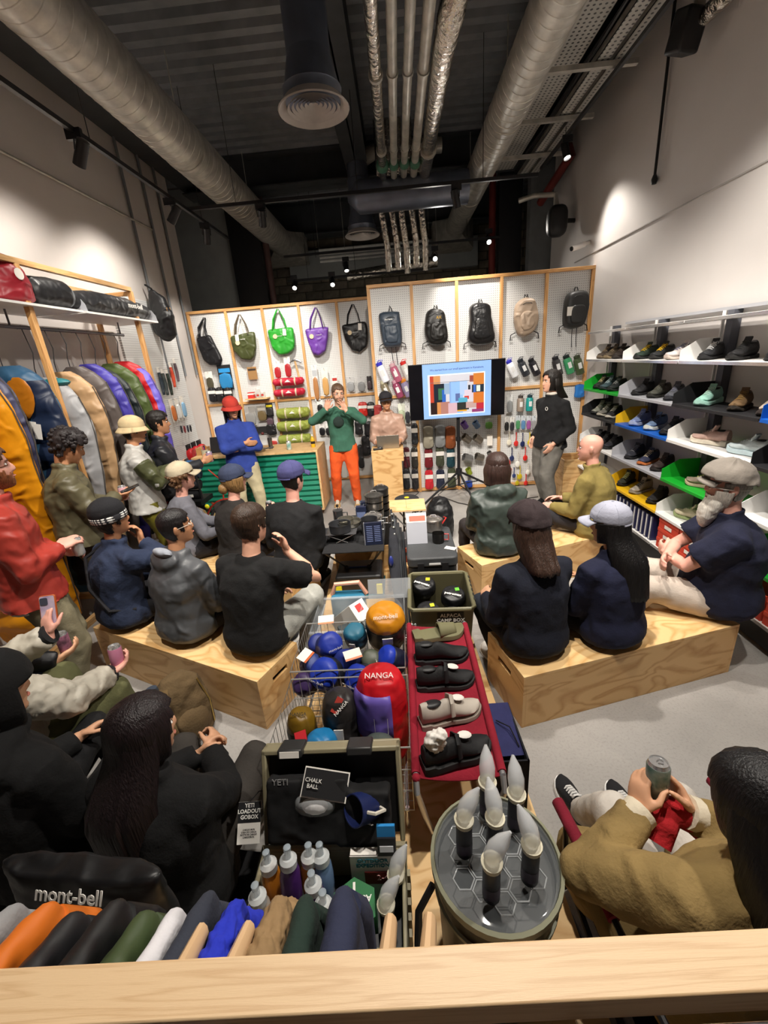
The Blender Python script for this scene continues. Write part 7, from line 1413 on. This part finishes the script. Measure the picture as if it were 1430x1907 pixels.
# --- cooler, paper sign, pot, mug
co = thing('hard_cooler', 'dark grey hard cooler with rounded lid', 'cooler', (.185,3.30,PZ)); CG = mat('cooler_grey', hexc('3a3c3e'), .6, bump=.2, bs=60)
obj('tub', MB().rbox((0,0,.19), (.38,.62,.38), .04), pla('1f2022'), co, bevel=.01); obj('lid', MB().rbox((0,0,.42), (.40,.64,.08), .05), CG, co, bevel=.012); obj('latch', MB().bb(-.12,-.07,-.335,-.31,.3,.42), BLACK, co); obj('latch', MB().bb(.07,.12,-.335,-.31,.3,.42), BLACK, co); obj('badge', MB().bb(-.03,.06,-.326,-.32,.40,.415), crd('c9c9c6'), co)
def onk(x, y): return (x, y, PZ+.46)
t = thing('paper_sign', 'folded grey and white leaflet sign with coral panel on the cooler', 'sign', onk(.08,3.26), R=RX(-.35)); obj('card', MB().bb(-.085,.085,-.002,.002,0,.26), crd('9a9ca4'), t); obj('white_half', MB().bb(-.085,.085,-.003,-.002,.18,.26), PAPER, t); obj('coral_panel', MB().bb(-.06,.075,-.0035,-.003,.19,.235), crd('e0705e'), t)
pot('steel pot with red folding handles on the cooler', onk(.235,3.53), .08, .10, met('a09a94', .25), lid=True); t_ = [o for o in COL.objects if o.name.startswith('cooking_pot')][-1]; obj('red_handle', MB().tube([(.08,0,.06),(.12,.04,.1),(.1,.06,.1)], .006, 6), pla('b02c28'), t_)
t = pot('black steel mug with red handle on the cooler', onk(.255,3.27), .05, .085, met('3a3836', .4), name='camp_mug', cat='mug'); obj('handle', MB().tube([(.05,0,.07),(.085,0,.07),(.085,0,.02),(.05,0,.02)], .005, 6), pla('b02c28'), t)
t = thing('price_ticket', 'blank white ticket lying at the cooler corner', 'ticket', onk(.34,3.14), -.5); obj('card', MB().bb(-.045,.045,-.025,.025,0,.002), PAPER, t); obj('string', MB().tube([(.045,0,.001),(.07,.02,.001)], .0015, 4), BLACK, t)
# --- olive camp box with black bags
cbx = thing('camp_box', 'olive plastic camp box full of black carry bags', 'camp box', (.20,2.60,PZ), -.03); OL = pla('4c4833'); ZB = .40
for a_ in range(4):
    q = RZ(a_*pi/2); w, d = (.205,.235) if a_ % 2 == 0 else (.235,.205)
    obj('wall', MB().loft([[q @ V((x*.88, -d*.86, 0)) for x in (-w, w)]+[q @ V((x*.88, -d*.86+.01, 0)) for x in (w, -w)], [q @ V((x, -d, ZB)) for x in (-w, w)]+[q @ V((x, -d+.01, ZB)) for x in (w, -w)]]), OL, cbx)
obj('bottom', MB().bb(-.18,.18,-.2,.2,0,.012), OL, cbx); obj('rim', MB().tube([(.185,-.245,ZB),(.21,-.22,ZB),(.21,.22,ZB),(.185,.245,ZB),(-.185,.245,ZB),(-.21,.22,ZB),(-.21,-.22,ZB),(-.185,-.245,ZB)], .014, 8, closed=True), pla('6a664c'), cbx)
for k in range(6): obj('rim_slot', MB().bb(.213,.226,-.16+.06*k,-.13+.06*k,ZB-.012,ZB+.012), pla('26241c'), cbx)
obj('name_plate', MB().bb(-.03,.14,-.236,-.228,.27,.37), INK, cbx); text('ALPACA\nCAMP BOX', .036, WINK, cbx, (.055,-.2375,.33), TF, 'lettering', bold=.0006); obj('plate_strip', MB().bb(-.02,.13,-.2375,-.236,.275,.288), crd('b9b6a8'), cbx)
for i,(x,y,z,c_,sx_) in enumerate(((.10,2.78,.36,'c9b41c',-.1),(.30,2.68,.32,'5cb02c',.1),(.11,2.55,.28,'b8b81c',.2),(.28,2.50,.26,'5cb02c',-.2),(.12,2.46,.22,'4c9c2c',.3))):
    t = thing('dutch_oven_bag', 'round black pot bag with %s sticker, %s' % (('yellow','bright green','mustard','leaf green','dark green')[i], ('against the cooler','top of the pile','in the middle','front corner','front edge')[i]), 'bag', (x,y,PZ+z-.08), R=RZ(sx_) @ RX(.25), group='black pot bags'); fused('bag_body', MB().lathe([(.06,0),(.085,.015),(.09,.06),(.08,.10),(.03,.112)], 20), nyl('141416'), t, .009, 2, .008, .05); obj('sticker', MB().box((.03,.02,.112), (.03,.03,.006)), crd(c_), t); text('petromax', .03, WINK, t, (-.01,-.025,.117), RZ(-.4), 'logo', bold=.0008); obj('webbing', MB().tube([(-.085,0,.04),(-.05,-.05,.09),(.03,-.06,.1),(.085,0,.05)], .006, 5, sq=.4), BLACK, t)
# --- far end: small plank table, stove, round lid case, backpack
t = thing('plank_table', 'tiny slatted table with light wood top', 'table', (.005,4.16,0))
for k in range(2): obj('slat', MB().bb(-.195+.195*k,-.002+.195*k,-.17,.17,.585,.6), PLYE, t)
for sx in (-1,1): obj('leg', MB().tube([(sx*.16,-.15,.585),(-sx*.02,-.1,.35),(sx*.14,-.15,.0)], .008, 8), met('9a9a98', .4), t); obj('leg', MB().tube([(sx*.16,.15,.585),(-sx*.02,.1,.35),(sx*.14,.15,.0)], .008, 8), met('9a9a98', .4), t)
t = thing('gas_stove', 'rust orange and grey gas stove case beneath the plank table', 'stove', (-.03,3.93,PZ)); obj('orange_base', MB().bb(-.12,.12,-.1,.1,0,.16), pla('8f2f12'), t, bevel=.006); obj('grey_top', MB().bb(-.11,.11,-.09,.09,.16,.26), pla('4a484c'), t, bevel=.006); obj('dial', MB().cyl((.02,-.102,.1),(.02,-.115,.1),.02), BLACK, t)
t = thing('info_card', 'grey and white stand card beside the gas stove', 'card', (.12,4.0,0), R=RX(-.1)); obj('card', MB().bb(-.08,.08,-.003,.003,0,.42), crd('d8d6d0'), t); obj('grey_half', MB().bb(-.08,.08,-.004,-.003,.12,.26), crd('6f767c'), t)
t = thing('skillet_case', 'flat round black case with yellow sticker on a tall stool', 'case', (.015,4.47,.52)); obj('case_body', MB().lathe([(.12,0),(.135,.01),(.135,.045),(.12,.055)], 30), fab('232325'), t); obj('sticker', MB().lathe([(.028,.0555),(.026,.059)], 12), crd('d8b81c'), t)
t = thing('black_stool', 'slim black stool under the round case', 'stool', (.015,4.47,0)); obj('seat', MB().cyl((0,0,.5),(0,0,.52),.12), BLACK, t)
for k in range(3): obj('leg', MB().cyl((.08*cos(k*2.1),.08*sin(k*2.1),.5),(.11*cos(k*2.1),.11*sin(k*2.1),0),.01), BLACK, t)
t = thing('dark_crate', 'black crate between the plank table and the camp table', 'crate', (-.17,3.98,PZ)); obj('crate_body', MB().bb(-.07,.07,-.1,.1,0,.42), pla('1f2021'), t, bevel=.008); obj('stud', MB().cyl((.02,-.102,.38),(.02,-.106,.38),.008), CHROME, t)
t = thing('floor_backpack', 'black backpack standing on the floor beside the cooler', 'backpack', (.38,4.62,0), -.3); fused('pack_body', MB().loft([[V((w*cos(a), d*sin(a)+yo, z)) for a in [2*pi*k/18 for k in range(18)]] for z,w,d,yo in ((0,.10,.08,0),(.03,.16,.13,0),(.2,.17,.14,0),(.38,.15,.12,.02),(.48,.09,.07,.03),(.5,.03,.03,.03))]), nyl('121214'), t, .012, 3, .02, .08); obj('strap', MB().tube([(-.08,.1,.44),(-.14,.14,.3),(-.1,.13,.08)], .014, 6, sq=.4), BLACK, t); obj('front_pocket', MB().ell((0,-.11,.2), (.11,.06,.13), 14, 8), nyl('151517'), t)
# --- navy organiser bag beside the camp bench
t = thing('organiser_bag', 'open navy organiser bag between camp bench and plinth edge', 'bag', (.395,1.50,PZ), .04); 
for x0,x1,y0,y1 in ((-.06,-.052,-.16,.16),(.052,.06,-.16,.16),(-.06,.06,-.16,-.152),(-.06,.06,.152,.16)): obj('wall', MB().bb(x0,x1,y0,y1,0,.30), fab('16161c'), t)
obj('bottom', MB().bb(-.06,.06,-.16,.16,0,.01), fab('16161c'), t); obj('navy_flap', MB().box((.0,.02,.29), (.11,.27,.01), RX(.12)), fab('2a2c58'), t); obj('cord', MB().tube([(-.03,.05,.31),(.02,.0,.32),(.04,-.08,.29)], .003, 5), BLACK, t)
t = thing('canvas_backpack', 'khaki canvas backpack leaning on the plywood bench', 'backpack', (-1.36,1.90,0), R=RZ(.9) @ RX(-.12)); fused('pack_body', MB().loft([[V((w*cos(a), d*sin(a), z)) for a in [2*pi*k/18 for k in range(18)]] for z,w,d in ((0,.11,.07),(.03,.15,.10),(.2,.16,.11),(.36,.13,.09),(.42,.07,.05))]), fab('5c4a30', bump=.8), t, .012, 3, .025, .06); obj('front_pocket', MB().ell((.0,-.09,.14), (.10,.05,.1), 14, 8), fab('5c4a30'), t); obj('strap', MB().tube([(-.08,-.06,.4),(-.12,-.13,.3),(-.11,-.13,.12)], .02, 6, sq=.4), fab('6b5636'), t); obj('zip', MB().tube([(.1,-.06,.36),(.13,-.07,.2),(.12,-.07,.05)], .005, 5), met('b59a5a', .3), t); obj('bottle_top', MB().lathe([(.03,.3),(.034,.4),(.03,.42)], 14, (-.12,.0,0)), pla('3c4450'), t)
# ---------------------------------------------------------------- folding chairs
def camp_chair(label, x, y, rz, seat=.32, arm=True, c_='141416', armc='7a1228', back=True):
    t = thing('camp_chair', label, 'chair', (x, y, 0), rz)
    rows = [[V((u*.25, v*.23, seat-.06-.035*(1-u*u)+(.03*v))) for u in [-1+k/4 for k in range(9)]] for v in [-1+k/4 for k in range(9)]]
    obj('seat', MB().loft(rows, False, False), fab(c_), t, sol=.006)
    if back: obj('backrest', MB().loft([[V((u*.25, -.23-.1*q-.04*(1-u*u), seat-.06+.36*q)) for u in [-1+k/4 for k in range(9)]] for q in (0,.25,.5,.75,1)], False, False), fab(c_), t, sol=.006)
    for sx in (-1,1):
        obj('leg', MB().tube([(sx*.27,.24,seat-.05),(sx*.25,-.26,.01)], .011, 8), BLACKM, t); obj('leg', MB().tube([(sx*.27,-.24,seat-.05),(sx*.25,.28,.01)], .011, 8), BLACKM, t)
        if back: obj('back_post', MB().tube([(sx*.26,-.24,seat-.05),(sx*.26,-.34,seat+.32)], .011, 8), BLACKM, t)
        if arm:
            obj('arm_post', MB().tube([(sx*.28,.28,.18),(sx*.29,.30,seat+.24),(sx*.29,-.28,seat+.24)], .01, 8), BLACKM, t); obj('armrest', MB().tube([(sx*.29,.36,seat+.245),(sx*.29,.2,seat+.255),(sx*.29,.02,seat+.245)], .021, 12), fab(armc), t)
    return t
camp_chair('folding camp chair with crimson armrests under the tan coat', .81,.76, fz(-.12,1), .27)
camp_chair('black folding chair under the person with long dark hair', -.93,.96, fz(.22,.97), .22, False, back=False)
camp_chair('black folding chair under the person in the cream puffer', -1.94,1.38, fz(.3,.95), .34, False, back=False)
camp_chair('black folding chair under the person in dark jeans', -2.51,1.60, fz(.25,.97), .34, False, back=False)
camp_chair('black folding chair under the person in the black hood', -1.51,1.04, fz(.3,.95), .28, False, back=False)
# black carrier bag with white logo hanging over a chair back in the front
t = thing('carrier_bag', 'black carrier bag with large white logo behind the hanging jackets', 'bag', (-.78,.6,.0), -.08)
fused('bag_body', MB().loft([[V((w*math.copysign(abs(cos(a))**.6, cos(a)), d*sin(a)+yo, z)) for a in [2*pi*k/24 for k in range(24)]] for z,w,d,yo in ((.0,.16,.07,0),(.03,.19,.09,0),(.5,.2,.08,0),(.9,.2,.05,.0),(1.03,.2,.03,.0))]), nyl('0e0e10'), t, .013, 3, .02, .1)
text('mont-bell', .042, WINK, t, (.01,-.048,1.012), RX(pi/2-.5), 'logo', bold=.0006)
# ---------------------------------------------------------------- near clothes rail with timber top
ra = .036
nr = thing('clothes_rail', 'timber-topped clothes rail holding a row of jackets', 'rack', (0,.222,0), ra)
obj('timber_top', MB().bb(-.78,.75,-.0215,.0215,1.478,1.51), LEDGE, nr, bevel=.002)
for x in (-.76,.73): obj('post', MB().bb(x-.02,x+.02,-.02,.02,0,1.478), FRAME, nr); obj('foot', MB().bb(x-.02,x+.02,-.25,.25,0,.035), FRAME, nr)
obj('hanging_rail', MB().cyl((-.76,-.032,1.435),(.73,-.032,1.435),.012), CHROME, nr)
for x in (-.74,0,.71): obj('rail_bracket', MB().tube([(x,-.032,1.435),(x,-.02,1.46),(x,0,1.48)], .008, 6), CHROME, nr)
obj('price_rail', MB().cyl((-.74,-.03,1.462),(.72,-.03,1.462),.008), CHROME, nr)
for k in range(6): obj('rail_joint', MB().cyl((-.6+.24*k,-.03,1.462),(-.585+.24*k,-.03,1.462),.0095), BLACK, nr)
HW = mat('hanger_wood', hexc('c9a67e'), .5, var=.06)
def hanger(t, arm=True):
    obj('hook', MB().tube([(0,-.014,1.437),(0,0,1.4475),(0,.014,1.437),(0,.006,1.42),(0,0,1.40)], .0022, 6), CHROME, t)
    r_ = 1.0 if arm else .6; z_ = 0 if arm else -.045
    obj('hanger_arm', MB().tube([(0,-.20,1.33+z_),(0,-.1,1.375+z_),(0,0,1.398+z_),(0,.1,1.375+z_),(0,.15 if arm else .19,1.352+z_)], [.009*r_,.011*r_,.012*r_,.011*r_,.009*r_], 10, sq=1.4), HW, t)
def hung(label, x, m_, th=.022, L=.62, hw=.2, fuzzy=0, top=1.412, sl=True, drop=.085):
    g_ = thing('hanging_garment', label, 'jacket', V((cos(ra)*x, .190+sin(ra)*x, 0)), ra+random.uniform(-.04,.04), group='garments on the near rail'); hanger(g_, False)
    rings = []
    for j in range(27):
        v = -1+2*j/26; y = v*hw; zt = top-drop*abs(v)**1.4; zb_ = top-L-.02*random.random(); k = th*(1-.55*abs(v)**4)*(1 if abs(v) < .98 else .4)
        rg = []
        for i in range(18):
            a = 2*pi*i/18
            if sin(a) >= 0: rg.append(V((k*cos(a), y, zt-k*1.4*(1-sin(a)))))
            else: rg.append(V((k*1.5*cos(a)*(1+.2*sin(v*9)), y*(1+.06*(-sin(a))), lerp(zt-k*1.4, zb_, -sin(a)))))
        rings.append(rg)
    o = obj('garment_body', MB().loft(rings), m_, g_, smooth=70)
    md = o.modifiers.new('sub', 'SUBSURF'); md.levels = md.render_levels = 1 if not fuzzy else 2
    md = o.modifiers.new('folds', 'DISPLACE'); md.texture = ctex(.012 if fuzzy else .05); md.strength = fuzzy or .010; md.mid_level = .5
    if sl: fused('sleeve', MB().tube([(0,hw*.9,top-drop*.9-.04),(0,hw*1.05,top-drop-.12),(0,hw*1.0,top-L*.6),(0,hw*.95,top-L*.9)], [th*.9,th*1.25,th*1.2,th], 10), m_, g_, .009, 2, fuzzy, .012) if fuzzy else obj('sleeve', MB().tube([(0,hw*.9,top-drop*.9-.04),(0,hw*1.05,top-drop-.12),(0,hw*1.0,top-L*.6),(0,hw*.95,top-L*.9)], [th*.9,th*1.25,th*1.2,th], 10), m_, g_)
    return g_
for x, m_, th, fz_, w_ in ((-.61,fab('8f8f90'),.02,0,'light grey garment at the outer end of the near rail'),(-.555,nyl('c8681c'),.024,0,'orange jacket on the near rail'),(-.50,nyl('1c1c1e'),.022,0,'black jacket next to the orange one'),(-.445,nyl('141415'),.024,0,'black padded jacket next to the olive one'),(-.397,nyl('39472a'),.024,0,'olive green jacket on the near rail'),(-.352,fab('d2d0d4'),.016,0,'white crinkled shirt on the near rail'),(-.322,fab('2c303c'),.017,0,'slate navy jacket beside the white shirt'),(-.272,fab('1c2cae', bump=.9, bs=60),.022,.012,'royal blue boucle jacket'),(-.215,fab('8a6f4c', bump=.9, bs=60),.028,.012,'tan teddy fleece jacket'),(-.165,fab('162a22'),.02,0,'dark green jacket beside the teddy fleece'),(-.115,fab('232840'),.026,0,'midnight navy jacket last before the bare hangers')):
    hung(w_+' hung in a row' if len(w_.split()) < 5 else w_, x, m_, th*1.02, fuzzy=fz_, hw=.21+random.uniform(-.012,.015), top=1.412)
for i, x in enumerate((-.298,-.243,-.062,-.018)):
    g_ = thing('wooden_hanger', 'pale wooden hanger %s' % ('between the slate and royal blue jackets','between the royal blue and teddy jackets','bare, first after the navy jacket','bare, second after the navy jacket')[i], 'hanger', V((cos(ra)*x, .190+sin(ra)*x, 0)), ra-.05*i, group='wooden hangers on the near rail'); hanger(g_)
